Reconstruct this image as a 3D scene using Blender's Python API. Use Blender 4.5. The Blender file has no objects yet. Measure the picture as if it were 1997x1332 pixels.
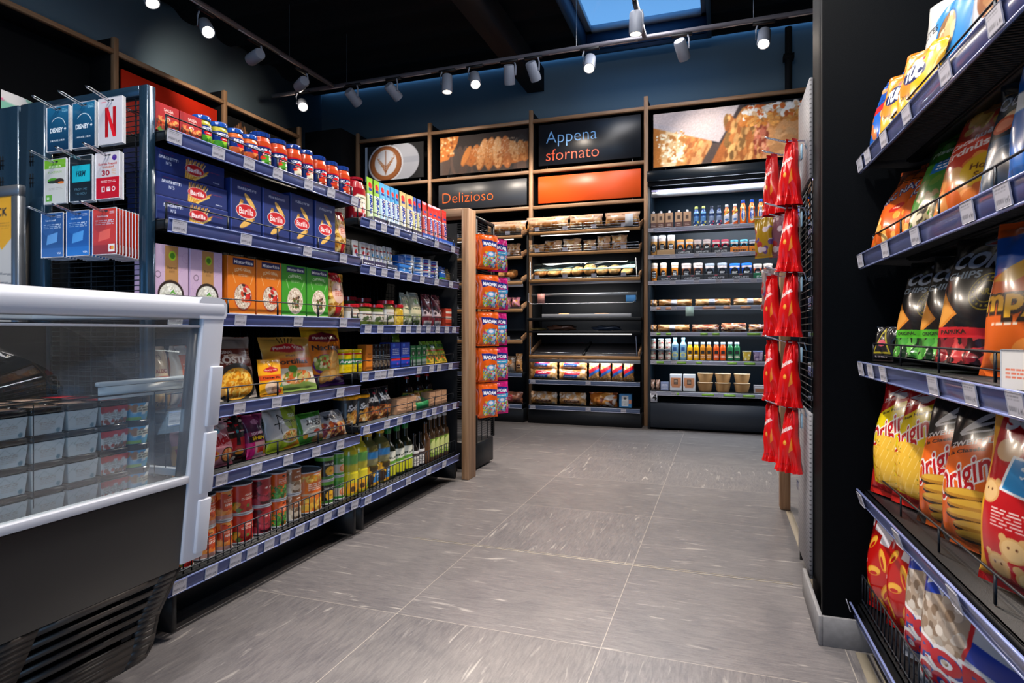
import bpy, math, random
import numpy as np
from mathutils import Vector, Matrix

SC = bpy.context.scene
COL = SC.collection
PI = math.pi
rnd = random.Random(7)

# ------------------------------------------------------------------ camera
CAM_H, FPX, HOR, YAW = 0.95, 1195.0, 648.0, math.radians(19.0)
CA, SA = math.cos(YAW), math.sin(YAW)
cam = bpy.data.cameras.new('camera')
cam.sensor_width = 36.0
cam.lens = FPX / 1997.0 * 36.0
cam.shift_y = (HOR - 666.0) / 1997.0
cam.clip_start = 0.05
cam_o = bpy.data.objects.new('camera', cam)
COL.objects.link(cam_o)
cam_o.location = (0, 0, CAM_H)
cam_o.rotation_euler = (PI / 2, 0, YAW)
SC.camera = cam_o

# ------------------------------------------------------------------ view + world
vs = SC.view_settings
vs.view_transform = 'Standard'
vs.look = 'None'
vs.gamma = 1.0
vs.exposure = 0.3
vs.use_curve_mapping = False
w = bpy.data.worlds.new('dusk_sky')
SC.world = w
w.use_nodes = True
w.node_tree.nodes['Background'].inputs[0].default_value = (0.17, 0.43, 0.86, 1)
w.node_tree.nodes['Background'].inputs[1].default_value = 0.85


def lamp(kind, name, loc, power, color=(1, 1, 1), aim=None, size=0.1, angle=80, blend=0.7, sy=None):
    l = bpy.data.lights.new(name, kind)
    l.energy = power
    l.color = color
    if kind == 'SPOT':
        l.spot_size = math.radians(angle)
        l.spot_blend = blend
        l.shadow_soft_size = size
    elif kind == 'AREA':
        l.shape = 'RECTANGLE'
        l.size = size
        l.size_y = sy or size
    o = bpy.data.objects.new(name, l)
    COL.objects.link(o)
    o.location = loc
    if aim is not None:
        d = Vector(aim) - Vector(loc)
        o.rotation_euler = d.to_track_quat('-Z', 'Y').to_euler()
    return o


# added area fills without fixtures, above the viewer and along the aisle
lamp('AREA', 'ceiling_fill_light', (-0.6, -0.6, 3.9), 105, (1.0, 0.95, 0.9), (-0.6, 0.7, 0), 2.2, sy=1.2)
lamp('AREA', 'aisle_fill_light', (-0.65, 3.7, 3.9), 58, (1.0, 0.96, 0.95), (-0.65, 3.4, 0), 0.5, sy=4.2)
lamp('AREA', 'shop_window_light', (2.6, -3.4, 1.8), 60, (0.45, 0.7, 1.0), (-0.5, 1.2, 1.0), 2.6, sy=2.2)


# ------------------------------------------------------------------ pixel rays onto real planes (planning helpers)
def ratio(px):
    u = (px - 998.5) / FPX
    return (u * CA - SA) / (CA + u * SA)


def on_x(px, X):
    return X / ratio(px)


def on_y(px, Y):
    return Y * ratio(px)


def zat(py, X, Y):
    return CAM_H + (HOR - py) / FPX * (-X * SA + Y * CA)


# ------------------------------------------------------------------ materials
MATS = {}


def lin(c):
    c = np.asarray(c, dtype=float)
    return np.where(c <= 0.04045, c / 12.92, ((c + 0.055) / 1.055) ** 2.4)


def hx(s):
    s = s.lstrip('#')
    return tuple(int(s[i:i + 2], 16) / 255 for i in (0, 2, 4))


def mat(name, col=(0.5, 0.5, 0.5), rough=0.5, metal=0.0, coat=0.0, emit=0.0, attr=False, bump=0.0, bscale=200, spec=0.5, noise=0.0, alpha=1.0, trans=0.0, ior=1.45):
    if name in MATS:
        return MATS[name]
    m = bpy.data.materials.new(name)
    m.use_nodes = True
    nt = m.node_tree
    b = nt.nodes['Principled BSDF']
    if isinstance(col, str):
        col = hx(col)
    c = tuple(lin(col)) + (1,)
    b.inputs['Base Color'].default_value = c
    b.inputs['Roughness'].default_value = rough
    b.inputs['Metallic'].default_value = metal
    b.inputs['Coat Weight'].default_value = coat
    b.inputs['Coat Roughness'].default_value = 0.12
    b.inputs['Specular IOR Level'].default_value = spec
    b.inputs['Alpha'].default_value = alpha
    b.inputs['Transmission Weight'].default_value = trans
    b.inputs['IOR'].default_value = ior
    if attr:
        a = nt.nodes.new('ShaderNodeAttribute')
        a.attribute_name = 'Col'
        nt.links.new(a.outputs['Color'], b.inputs['Base Color'])
    if emit:
        b.inputs['Emission Color'].default_value = c
        b.inputs['Emission Strength'].default_value = emit
    if bump or noise:
        tc = nt.nodes.new('ShaderNodeTexCoord')
        n = nt.nodes.new('ShaderNodeTexNoise')
        n.inputs['Scale'].default_value = bscale
        n.inputs['Detail'].default_value = 3
        nt.links.new(tc.outputs['Object'], n.inputs['Vector'])
        if bump:
            bp = nt.nodes.new('ShaderNodeBump')
            bp.inputs['Strength'].default_value = bump
            bp.inputs['Distance'].default_value = 0.002
            nt.links.new(n.outputs['Fac'], bp.inputs['Height'])
            nt.links.new(bp.outputs['Normal'], b.inputs['Normal'])
        if noise:
            r = nt.nodes.new('ShaderNodeMix')
            r.data_type = 'RGBA'
            r.inputs['A'].default_value = tuple(x * (1 - noise) for x in c[:3]) + (1,)
            r.inputs['B'].default_value = tuple(min(1, x * (1 + noise)) for x in c[:3]) + (1,)
            nt.links.new(n.outputs['Fac'], r.inputs['Factor'])
            nt.links.new(r.outputs['Result'], b.inputs['Base Color'])
    MATS[name] = m
    return m


def glassy(name, tint=(1, 1, 1), ior=1.45, rough=0.0, base=0.0):
    """thin pane: fresnel mix of clear and mirror"""
    if name in MATS:
        return MATS[name]
    m = bpy.data.materials.new(name)
    m.use_nodes = True
    nt = m.node_tree
    nt.nodes.clear()
    o = nt.nodes.new('ShaderNodeOutputMaterial')
    mx = nt.nodes.new('ShaderNodeMixShader')
    t = nt.nodes.new('ShaderNodeBsdfTransparent')
    t.inputs[0].default_value = tuple(tint) + (1,)
    g = nt.nodes.new('ShaderNodeBsdfGlossy')
    g.inputs['Roughness'].default_value = rough
    lw = nt.nodes.new('ShaderNodeLayerWeight')
    lw.inputs['Blend'].default_value = 0.5
    pw = nt.nodes.new('ShaderNodeMath')
    pw.operation = 'POWER'
    pw.inputs[1].default_value = 5.0
    ad = nt.nodes.new('ShaderNodeMath')
    ad.operation = 'MULTIPLY_ADD'
    ad.inputs[1].default_value = 0.17
    ad.inputs[2].default_value = 0.015 + base
    nt.links.new(lw.outputs['Facing'], pw.inputs[0])
    nt.links.new(pw.outputs[0], ad.inputs[0])
    nt.links.new(ad.outputs[0], mx.inputs[0])
    nt.links.new(t.outputs[0], mx.inputs[1])
    nt.links.new(g.outputs[0], mx.inputs[2])
    nt.links.new(mx.outputs[0], o.inputs[0])
    MATS[name] = m
    return m


def wood(name='oak', ca='#b08a68', cb='#8d6848', axis=2):
    if name in MATS:
        return MATS[name]
    m = bpy.data.materials.new(name)
    m.use_nodes = True
    nt = m.node_tree
    b = nt.nodes['Principled BSDF']
    b.inputs['Roughness'].default_value = 0.5
    tc = nt.nodes.new('ShaderNodeTexCoord')
    mp = nt.nodes.new('ShaderNodeMapping')
    sc = [26, 26, 26]
    sc[axis] = 1.2
    mp.inputs['Scale'].default_value = sc
    n = nt.nodes.new('ShaderNodeTexNoise')
    n.inputs['Scale'].default_value = 2.0
    n.inputs['Detail'].default_value = 6
    n.inputs['Distortion'].default_value = 0.5
    r = nt.nodes.new('ShaderNodeValToRGB')
    r.color_ramp.elements[0].position = 0.32
    r.color_ramp.elements[1].position = 0.68
    r.color_ramp.elements[0].color = tuple(lin(hx(cb))) + (1,)
    r.color_ramp.elements[1].color = tuple(lin(hx(ca))) + (1,)
    nt.links.new(tc.outputs['Object'], mp.inputs['Vector'])
    nt.links.new(mp.outputs['Vector'], n.inputs['Vector'])
    nt.links.new(n.outputs['Fac'], r.inputs['Fac'])
    nt.links.new(r.outputs['Color'], b.inputs['Base Color'])
    MATS[name] = m
    return m


M_BOX = mat('printed_carton', attr=True, rough=0.42)
M_FILM = mat('printed_film', attr=True, rough=0.26, coat=0.35)
M_GLOSS = mat('printed_gloss', attr=True, rough=0.16, coat=0.3)
M_MATTE = mat('printed_matte', attr=True, rough=0.8)
M_BREAD = mat('bread_crust', attr=True, rough=0.7, bump=0.6, bscale=160)
M_BLACK = mat('black_powder_coat', '#101317', 0.42, spec=.35, bump=0.25, bscale=700)
M_BLACKM = mat('matt_black_board', '#0b0d10', 0.7, spec=.25)
M_WIRE = mat('dark_wire', '#1d232b', 0.35, metal=0.4)
M_CHROME = mat('chrome', '#c8ccd0', 0.18, metal=1.0)
M_ALU = mat('brushed_aluminium', '#a9adb3', 0.35, metal=0.9)
M_RAIL = mat('blue_label_rail', '#46507e', 0.24, coat=0.5)
M_RAILW = mat('clear_rail_lip', '#7f8cc0', 0.2, coat=0.5)
M_RAILG = mat('pale_label_rail', '#9aa0b4', 0.28)
M_WHITE = mat('white_plastic', '#c9ccd6', 0.32)
M_GREYW = mat('light_grey_metal', '#8f9299', 0.45)
M_OAK = wood('oak_upright', axis=2)
M_OAKX = wood('oak_rail_across', axis=0)
M_OAKY = wood('oak_rail_along', axis=1)
M_LAMP = mat('lamp_glow', (1.0, 0.93, 0.82), emit=14.0)
M_LED = mat('led_strip', (1.0, 0.97, 0.95), emit=1.6)
M_LEDF = mat('led_strip_fridge', (.75, .72, .9), emit=.7)


# ------------------------------------------------------------------ mesh builder
class MB:
    def __init__(s):
        s.v, s.c, s.f, s.m, s.n = [], [], [], [], 0

    def add(s, V, F, C=(0.5, 0.5, 0.5), mi=0):
        V = np.asarray(V, dtype=float).reshape(-1, 3)
        C = np.asarray(C, dtype=float)
        if C.ndim == 1:
            C = np.tile(C, (len(V), 1))
        s.v.append(V)
        s.c.append(C.reshape(-1, 3))
        F = [tuple(i + s.n for i in f) for f in F] if not isinstance(F, np.ndarray) else F + s.n
        s.f.append(F)
        s.m.append(np.full(len(F), mi, dtype=np.int32))
        s.n += len(V)
        return s

    def grid(s, P, C=(0.5, 0.5, 0.5), close=False, flip=False, mi=0):
        P = np.asarray(P, dtype=float)
        m, n = P.shape[:2]
        C = np.asarray(C, dtype=float)
        if C.ndim == 1:
            C = np.tile(C, (m, n, 1))
        i, j = np.meshgrid(np.arange(m - 1), np.arange(n if close else n - 1), indexing='ij')
        j2 = (j + 1) % n
        F = np.stack([i * n + j, i * n + j2, (i + 1) * n + j2, (i + 1) * n + j], -1).reshape(-1, 4)
        if flip:
            F = F[:, ::-1]
        return s.add(P.reshape(-1, 3), np.ascontiguousarray(F), C.reshape(-1, 3), mi)

    def box(s, c, d, C=(0.5, 0.5, 0.5), R=None, b=0.0, mi=0):
        x, y, z = d[0] / 2, d[1] / 2, d[2] / 2
        if b <= 0:
            V = [(i * x, j * y, k * z) for i in (-1, 1) for j in (-1, 1) for k in (-1, 1)]
            F = [(0, 1, 3, 2), (4, 6, 7, 5), (0, 4, 5, 1), (2, 3, 7, 6), (0, 2, 6, 4), (1, 5, 7, 3)]
        else:
            b = min(b, x * .9, y * .9, z * .9)
            V, F, idx = [], [], {}
            for i in (-1, 1):
                for j in (-1, 1):
                    for k in (-1, 1):
                        for a in range(3):
                            p = [i * (x - b), j * (y - b), k * (z - b)]
                            p[a] = (i * x, j * y, k * z)[a]
                            idx[(i, j, k, a)] = len(V)
                            V.append(tuple(p))
            for sg in (-1, 1):
                F.append([idx[(sg, -1, -1, 0)], idx[(sg, 1, -1, 0)], idx[(sg, 1, 1, 0)], idx[(sg, -1, 1, 0)]][::sg])
                F.append([idx[(-1, sg, -1, 1)], idx[(-1, sg, 1, 1)], idx[(1, sg, 1, 1)], idx[(1, sg, -1, 1)]][::sg])
                F.append([idx[(-1, -1, sg, 2)], idx[(1, -1, sg, 2)], idx[(1, 1, sg, 2)], idx[(-1, 1, sg, 2)]][::sg])
                for t in (-1, 1):
                    F.append([idx[(sg, t, -1, 0)], idx[(sg, t, -1, 1)], idx[(sg, t, 1, 1)], idx[(sg, t, 1, 0)]][::sg * t])
                    F.append([idx[(sg, -1, t, 0)], idx[(sg, 1, t, 0)], idx[(sg, 1, t, 2)], idx[(sg, -1, t, 2)]][::sg * t])
                    F.append([idx[(-1, sg, t, 1)], idx[(-1, sg, t, 2)], idx[(1, sg, t, 2)], idx[(1, sg, t, 1)]][::sg * t])
                    for u in (-1, 1):
                        F.append([idx[(sg, t, u, 0)], idx[(sg, t, u, 1)], idx[(sg, t, u, 2)]][::sg * t * u])
        V = np.array(V, dtype=float)
        if R is not None:
            V = V @ np.array(R.to_3x3()).T
        return s.add(V + np.array(c), F, C, mi)

    def tube(s, pts, r, C=(0.5, 0.5, 0.5), n=8, close=False, mi=0):
        P = [Vector(p) for p in pts]
        rings = []
        up = Vector((0, 0, 1))
        for i, p in enumerate(P):
            if close:
                t = P[(i + 1) % len(P)] - P[i - 1]
            else:
                t = P[min(i + 1, len(P) - 1)] - P[max(i - 1, 0)]
            t.normalize()
            a = t.cross(up)
            if a.length < 0.05:
                a = t.cross(Vector((1, 0, 0)))
            a.normalize()
            b = t.cross(a)
            rr = r[i] if isinstance(r, (list, tuple)) else r
            rings.append([tuple(p + (a * math.cos(k * 2 * PI / n) + b * math.sin(k * 2 * PI / n)) * rr) for k in range(n)])
        if close:
            rings.append(rings[0])
        s.grid(np.array(rings), C, close=True, mi=mi)
        if not close:
            for ring, fl in ((rings[0], 1), (rings[-1], -1)):
                s.add(ring, [tuple(range(n))[::fl]], C, mi)
        return s

    def lathe(s, prof, C=(0.5, 0.5, 0.5), n=24, c=(0, 0, 0), sq=1.0, mi=0, cols=None, cap=True):
        th = np.linspace(0, 2 * PI, n, endpoint=False) - PI / 2
        P = np.array([[(c[0] + r * math.cos(a), c[1] + r * math.sin(a) * sq, c[2] + z) for a in th] for r, z in prof])
        CC = C
        if cols is not None:
            CC = np.repeat(np.array(cols)[:, None, :], n, 1)
        s.grid(P, CC, close=True, mi=mi)
        if cap:
            for k, fl in ((0, -1), (-1, 1)):
                if prof[k][0] > 1e-5:
                    s.add(P[k], [tuple(range(n))[::fl]], CC if cols is None else cols[k], mi)
        return s

    def sphere(s, c, r, C=(0.5, 0.5, 0.5), n=16, m=10, e=1.0, mi=0, bumpy=0.0, seed=0):
        r = np.array(r if np.ndim(r) else (r, r, r))
        ph = np.linspace(-PI / 2 + 1e-3, PI / 2 - 1e-3, m)[:, None]
        th = np.linspace(0, 2 * PI, n, endpoint=False)[None, :]
        f = lambda a: np.sign(a) * np.abs(a) ** e
        k = 1.0
        if bumpy:
            k = 1 + bumpy * (np.sin(th * 3 + seed) * np.cos(ph * 4 + seed) + 0.6 * np.sin(th * 5 + 2 * seed + ph * 3))
        P = np.stack([c[0] + k * r[0] * f(np.cos(ph)) * f(np.cos(th)), c[1] + k * r[1] * f(np.cos(ph)) * f(np.sin(th)), c[2] + k * r[2] * f(np.sin(ph)) * np.ones_like(th)], -1)
        return s.grid(P, C, close=True, mi=mi)

    def xf(s, M):
        A = np.array(M.to_3x3())
        t = np.array(M.to_translation())
        s.v = [v @ A.T + t for v in s.v]
        return s

    def build(s, name, mats, parent=None, smooth=False, autosm=None, loc=None, rot=None):
        me = bpy.data.meshes.new(name)
        V = np.concatenate(s.v)
        Cc = np.concatenate(s.c)
        starts, loops, k = [], [], 0
        for F in s.f:
            if isinstance(F, np.ndarray):
                loops.append(F.reshape(-1))
                starts.append(k + np.arange(len(F)) * F.shape[1])
                k += F.size
            else:
                for f in F:
                    loops.append(np.array(f))
                    starts.append(np.array([k]))
                    k += len(f)
        L = np.concatenate(loops).astype(np.int32)
        S = np.concatenate(starts).astype(np.int32)
        me.vertices.add(len(V))
        me.vertices.foreach_set('co', V.astype(np.float32).ravel())
        me.loops.add(len(L))
        me.loops.foreach_set('vertex_index', L)
        me.polygons.add(len(S))
        me.polygons.foreach_set('loop_start', S)
        me.polygons.foreach_set('material_index', np.concatenate(s.m))
        ml = mats if isinstance(mats, (list, tuple)) else [mats]
        for m in ml:
            me.materials.append(m)
        at = me.color_attributes.new('Col', 'FLOAT_COLOR', 'POINT')
        rgba = np.ones((len(V), 4), dtype=np.float32)
        rgba[:, :3] = lin(np.clip(Cc, 0, 1))
        at.data.foreach_set('color', rgba.ravel())
        if smooth:
            me.polygons.foreach_set('use_smooth', np.ones(len(S), dtype=bool))
        me.update(calc_edges=True)
        me.validate()
        if smooth and autosm:
            me.set_sharp_from_angle(angle=math.radians(autosm))
        o = bpy.data.objects.new(name, me)
        COL.objects.link(o)
        if parent is not None:
            o.parent = parent
        if loc is not None:
            o.location = loc
        if rot is not None:
            o.rotation_euler = rot
        return o


def tag(o, label, cat, group=None, kind=None):
    o['label'] = label
    if cat:
        o['category'] = cat
    if group:
        o['group'] = group
    if kind:
        o['kind'] = kind
    return o


def empty(name, loc=(0, 0, 0), rz=0.0, parent=None):
    o = bpy.data.objects.new(name, None)
    o.empty_display_size = 0.05
    COL.objects.link(o)
    o.location = loc
    o.rotation_euler = (0, 0, rz)
    if parent is not None:
        o.parent = parent
    return o


def copy_tree(o, parent=None):
    c = o.copy()
    COL.objects.link(c)
    c.parent = parent
    for ch in o.children:
        copy_tree(ch, c)
    return c


PROTO = {}


def put(key, maker, loc, rz, label, cat, group=None, tilt=None, scale=None):
    if key in PROTO:
        o = copy_tree(PROTO[key])
        for k in ('group',):
            if k in o:
                del o[k]
    else:
        o = maker()
        PROTO[key] = o
    o.location = loc
    o.rotation_mode = 'XYZ'
    if tilt is not None:
        R = Matrix.Rotation(rz, 4, 'Z') @ Matrix.Rotation(tilt[0], 4, 'X') @ Matrix.Rotation(tilt[1], 4, 'Y')
        o.rotation_euler = R.to_euler()
    else:
        o.rotation_euler = (0, 0, rz)
    tag(o, label, cat, group)
    return o


# ------------------------------------------------------------------ lettering
_TXT = {}


def glyphs(s, bold=0.0):
    k = (s, bold)
    if k not in _TXT:
        c = bpy.data.curves.new('lettering', 'FONT')
        c.body = s
        c.resolution_u = 3
        c.offset = bold
        o = bpy.data.objects.new('lettering', c)
        COL.objects.link(o)
        me = bpy.data.meshes.new_from_object(o.evaluated_get(bpy.context.evaluated_depsgraph_get()))
        V = np.array([v.co[:2] for v in me.vertices]).reshape(-1, 2)
        F = [tuple(p.vertices) for p in me.polygons]
        bpy.data.objects.remove(o)
        bpy.data.curves.remove(c)
        bpy.data.meshes.remove(me)
        _TXT[k] = (V, F)
    return _TXT[k]


def text_mesh(mb, s, x, z, h, col, y=0.0, w=None, bold=0.0, mi=0, align='L'):
    """upright lettering in the XZ plane facing -Y; h = cap height"""
    V, F = glyphs(s, bold)
    k = h / 0.69
    kx = k if w is None else w / (V[:, 0].max() - V[:, 0].min())
    ox = V[:, 0].min() if align == 'L' else (V[:, 0].max() + V[:, 0].min()) / 2
    P = np.stack([x + (V[:, 0] - ox) * kx, np.full(len(V), y), z + V[:, 1] * k], -1)
    mb.add(P, F, col, mi)


# ------------------------------------------------------------------ painted print surfaces
class Art:
    """a flat print, coordinates x,y in 0..1 (y up); painted into a colour grid"""

    def __init__(s, w, h, n, bg=(1, 1, 1), nmax=300):
        s.w, s.h = w, h
        s.nx = max(4, int(n))
        s.ny = max(4, min(nmax, int(round(n * h / w))))
        s.W, s.H = s.nx * 2, s.ny * 2
        s.im = np.zeros((s.H, s.W, 3))
        s.im[:] = hx(bg) if isinstance(bg, str) else bg
        s.X, s.Y = np.meshgrid((np.arange(s.W) + .5) / s.W, (np.arange(s.H) + .5) / s.H)
        s.a = h / w

    def _c(s, c):
        return np.array(hx(c) if isinstance(c, str) else c)

    def fill(s, m, c, al=1.0):
        s.im[m] = s.im[m] * (1 - al) + s._c(c) * al
        return s

    def rect(s, x0, y0, x1, y1, c, al=1.0):
        return s.fill((s.X >= x0) & (s.X <= x1) & (s.Y >= y0) & (s.Y <= y1), c, al)

    def grad(s, x0, y0, x1, y1, ca, cb):
        m = (s.X >= x0) & (s.X <= x1) & (s.Y >= y0) & (s.Y <= y1)
        t = ((s.Y[m] - y0) / (y1 - y0))[:, None]
        s.im[m] = s._c(ca) * (1 - t) + s._c(cb) * t
        return s

    def ell(s, cx, cy, rx, ry, c, rot=0.0, al=1.0):
        dx, dy = s.X - cx, (s.Y - cy) * s.a
        ca, sa = math.cos(rot), math.sin(rot)
        u, v = dx * ca + dy * sa, -dx * sa + dy * ca
        return s.fill((u / rx) ** 2 + (v / ry) ** 2 <= 1, c, al)

    def ring(s, cx, cy, r, t, c):
        d = np.hypot(s.X - cx, (s.Y - cy) * s.a)
        return s.fill(abs(d - r) <= t / 2, c)

    def poly(s, pts, c, al=1.0):
        m = np.zeros(s.X.shape, bool)
        n = len(pts)
        j = n - 1
        for i in range(n):
            xi, yi = pts[i]
            xj, yj = pts[j]
            if yi != yj:
                m ^= ((yi > s.Y) != (yj > s.Y)) & (s.X < (xj - xi) * (s.Y - yi) / (yj - yi) + xi)
            j = i
        return s.fill(m, c, al)

    def line(s, x0, y0, x1, y1, t, c):
        dx, dy = x1 - x0, (y1 - y0) * s.a
        L = math.hypot(dx, dy) + 1e-9
        px, py = s.X - x0, (s.Y - y0) * s.a
        q = (px * dx + py * dy) / L
        d = abs(-px * dy + py * dx) / L
        return s.fill((q >= 0) & (q <= L) & (d <= t / 2), c)

    def text(s, t, cx, cy, h, c, w=None, bold=0.03, rot=0.0, sh=0.0, arc=0.0):
        """centre at cx,cy ; h cap height in y units"""
        V, F = glyphs(t, bold)
        k = h * s.a / 0.69
        x0, x1 = V[:, 0].min(), V[:, 0].max()
        kx = k if w is None else w / (x1 - x0)
        P = np.stack([(V[:, 0] - (x0 + x1) / 2) * kx, (V[:, 1] - .345) * k], -1)
        P[:, 0] += P[:, 1] * sh
        if arc:
            P[:, 1] += arc * (1 - (2 * P[:, 0] / ((x1 - x0) * kx)) ** 2)
        ca, sa = math.cos(rot), math.sin(rot)
        P = P @ np.array([[ca, sa], [-sa, ca]])
        P[:, 0] = (P[:, 0] + cx) * s.W
        P[:, 1] = (P[:, 1] / s.a + cy) * s.H
        col = s._c(c)
        for f in F:
            for q in range(1, len(f) - 1):
                A, B, D = P[f[0]], P[f[q]], P[f[q + 1]]
                ax0, ax1 = int(max(0, min(A[0], B[0], D[0]) - .5)), int(min(s.W - 1, max(A[0], B[0], D[0]) + .5))
                ay0, ay1 = int(max(0, min(A[1], B[1], D[1]) - .5)), int(min(s.H - 1, max(A[1], B[1], D[1]) + .5))
                if ax1 < ax0 or ay1 < ay0:
                    continue
                X, Y = np.meshgrid(np.arange(ax0, ax1 + 1) + .5, np.arange(ay0, ay1 + 1) + .5)
                det = (B[0] - A[0]) * (D[1] - A[1]) - (D[0] - A[0]) * (B[1] - A[1])
                if abs(det) < 1e-9:
                    continue
                u = ((X - A[0]) * (D[1] - A[1]) - (D[0] - A[0]) * (Y - A[1])) / det
                v = ((B[0] - A[0]) * (Y - A[1]) - (X - A[0]) * (B[1] - A[1])) / det
                m = (u >= -1e-4) & (v >= -1e-4) & (u + v <= 1.0001)
                s.im[ay0:ay1 + 1, ax0:ax1 + 1][m] = col
        return s

    def small(s, x0, y0, x1, y1, c, rows=3, seed=1):
        """lines of print too small to read in the photo"""
        r = random.Random(seed)
        for i in range(rows):
            y = y1 - (i + .5) * (y1 - y0) / rows
            x = x0
            while x < x1:
                l = (x1 - x0) * r.uniform(.1, .3)
                s.rect(x, y - (y1 - y0) / rows * .2, min(x + l, x1), y + (y1 - y0) / rows * .2, c)
                x += l + (x1 - x0) * .05
        return s

    def blobs(s, x0, y0, x1, y1, cols, r, n, seed=1, asp=1.0, clip=None, rots=None):
        q = random.Random(seed)
        m0 = None
        if clip is not None:
            cx, cy, rx, ry = clip
            m0 = ((s.X - cx) / rx) ** 2 + (((s.Y - cy) * s.a) / ry) ** 2 <= 1
        for i in range(n):
            cx, cy = q.uniform(x0, x1), q.uniform(y0, y1)
            rot = q.uniform(0, PI) if rots is None else q.uniform(*rots)
            c = s._c(cols[i % len(cols)]) * q.uniform(.88, 1.1)
            dx, dy = s.X - cx, (s.Y - cy) * s.a
            ca, sa = math.cos(rot), math.sin(rot)
            u, v = dx * ca + dy * sa, -dx * sa + dy * ca
            rr = r * q.uniform(.7, 1.25)
            m = (u / (rr * asp)) ** 2 + (v / rr) ** 2 <= 1
            if m0 is not None:
                m &= m0
            s.im[m] = np.clip(c, 0, 1)
        return s

    def blur(s, k=1):
        for _ in range(k):
            p = np.pad(s.im, ((1, 1), (1, 1), (0, 0)), mode='edge')
            s.im = (p[:-2, 1:-1] + p[2:, 1:-1] + p[1:-1, :-2] + p[1:-1, 2:] + 2 * p[1:-1, 1:-1]) / 6
        return s

    def grain(s, amt=.06, k=2, seed=1, stretch=(1, 1)):
        g = np.random.RandomState(seed).randn(s.H // (k * stretch[1]) + 2, s.W // (k * stretch[0]) + 2)
        g = np.repeat(np.repeat(g, k * stretch[1], 0), k * stretch[0], 1)[:s.H, :s.W]
        s.im = np.clip(s.im * (1 + amt * g[..., None]), 0, 1)
        return s

    def cols(s):
        im = s.im[::-1]  # row 0 = top
        H, W = s.im.shape[:2]
        # vertex grid nx+1, ny+1 sampled by averaging the 2x2 canvas pixels round each vertex
        p = np.pad(s.im, ((1, 1), (1, 1), (0, 0)), mode='edge')
        b = (p[:-1, :-1] + p[1:, :-1] + p[:-1, 1:] + p[1:, 1:]) / 4
        return b[::2, ::2]  # (ny+1, nx+1, 3) row 0 = bottom

    def at(s, U, V):
        i = np.clip((np.asarray(V) * s.H).astype(int), 0, s.H - 1)
        j = np.clip((np.asarray(U) * s.W).astype(int), 0, s.W - 1)
        return s.im[i, j]


# ------------------------------------------------------------------ package bodies (front faces -Y, stands on z=0, front at y=0)
def carton(name, w, d, h, art, side, top=None, parent=None, m=None, y0=0.0, z0=0.0):
    side = hx(side) if isinstance(side, str) else side
    top = side if top is None else (hx(top) if isinstance(top, str) else top)
    e = min(0.0018, w * .05)
    C = art.cols()
    ny, nx = C.shape[:2]
    xs, zs = np.linspace(-w / 2 + e, w / 2 - e, nx), np.linspace(e, h - e, ny)
    P = np.stack([np.tile(xs, (ny, 1)), np.full((ny, nx), y0), z0 + np.tile(zs[:, None], (1, nx))], -1)
    mb = MB()
    mb.grid(P, C)
    # bevelled shell
    def ring(x, z, y):
        return [(-x, y, z0 + h / 2 - z), (x, y, z0 + h / 2 - z), (x, y, z0 + h / 2 + z), (-x, y, z0 + h / 2 + z)]
    R = [ring(w / 2 - e, h / 2 - e, y0), ring(w / 2, h / 2, y0 + e), ring(w / 2, h / 2, y0 + d - e), ring(w / 2 - e, h / 2 - e, y0 + d)]
    for k in range(3):
        for q in range(4):
            a, b = R[k], R[k + 1]
            mb.add([a[q], a[(q + 1) % 4], b[(q + 1) % 4], b[q]], [(3, 2, 1, 0)], top if q in (0, 2) else side)
    mb.add(R[3], [(3, 2, 1, 0)], side)
    # closing flap line on top
    mb.box((0, y0 + d / 2, z0 + h + .0004), (w * .96, .0012, .0008), np.array(top) * .6)
    return mb.build(name, m or M_BOX, parent)


def tin(name, r, h, art, metal=(.72, .72, .74), parent=None, n=96, span=2 * PI, m=None, rim=True, z0=0.0):
    """lathe with wrapped print"""
    mb = MB()
    th = np.linspace(-PI, PI, n, endpoint=False)
    rows = art.ny + 1
    zs = np.linspace(.006 if rim else 0, h - (.006 if rim else 0), rows)
    P = np.stack([r * np.sin(th)[None, :] * np.ones((rows, 1)), r - r * np.cos(th)[None, :] * np.ones((rows, 1)), z0 + zs[:, None] * np.ones((1, n))], -1)
    U = (th / span + .5) % 1.0
    C = art.at(np.tile(U, (rows, 1)), np.tile(np.linspace(0, .999, rows)[:, None], (1, n)))
    mb.grid(P, C, close=True)
    if rim:
        for a, b in ((0, .006), (h - .006, h)):
            mb.lathe([(r, a), (r + .0015, a + .001), (r + .0015, b - .001), (r, b)], metal, n, (0, r, z0), cap=False)
        mb.lathe([(r, h), (r - .002, h), (r - .003, h - .003), (0.0001, h - .003)], metal, n, (0, r, z0), cap=False)
    return mb.build(name, m or M_GLOSS, parent, smooth=True, autosm=50)


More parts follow.
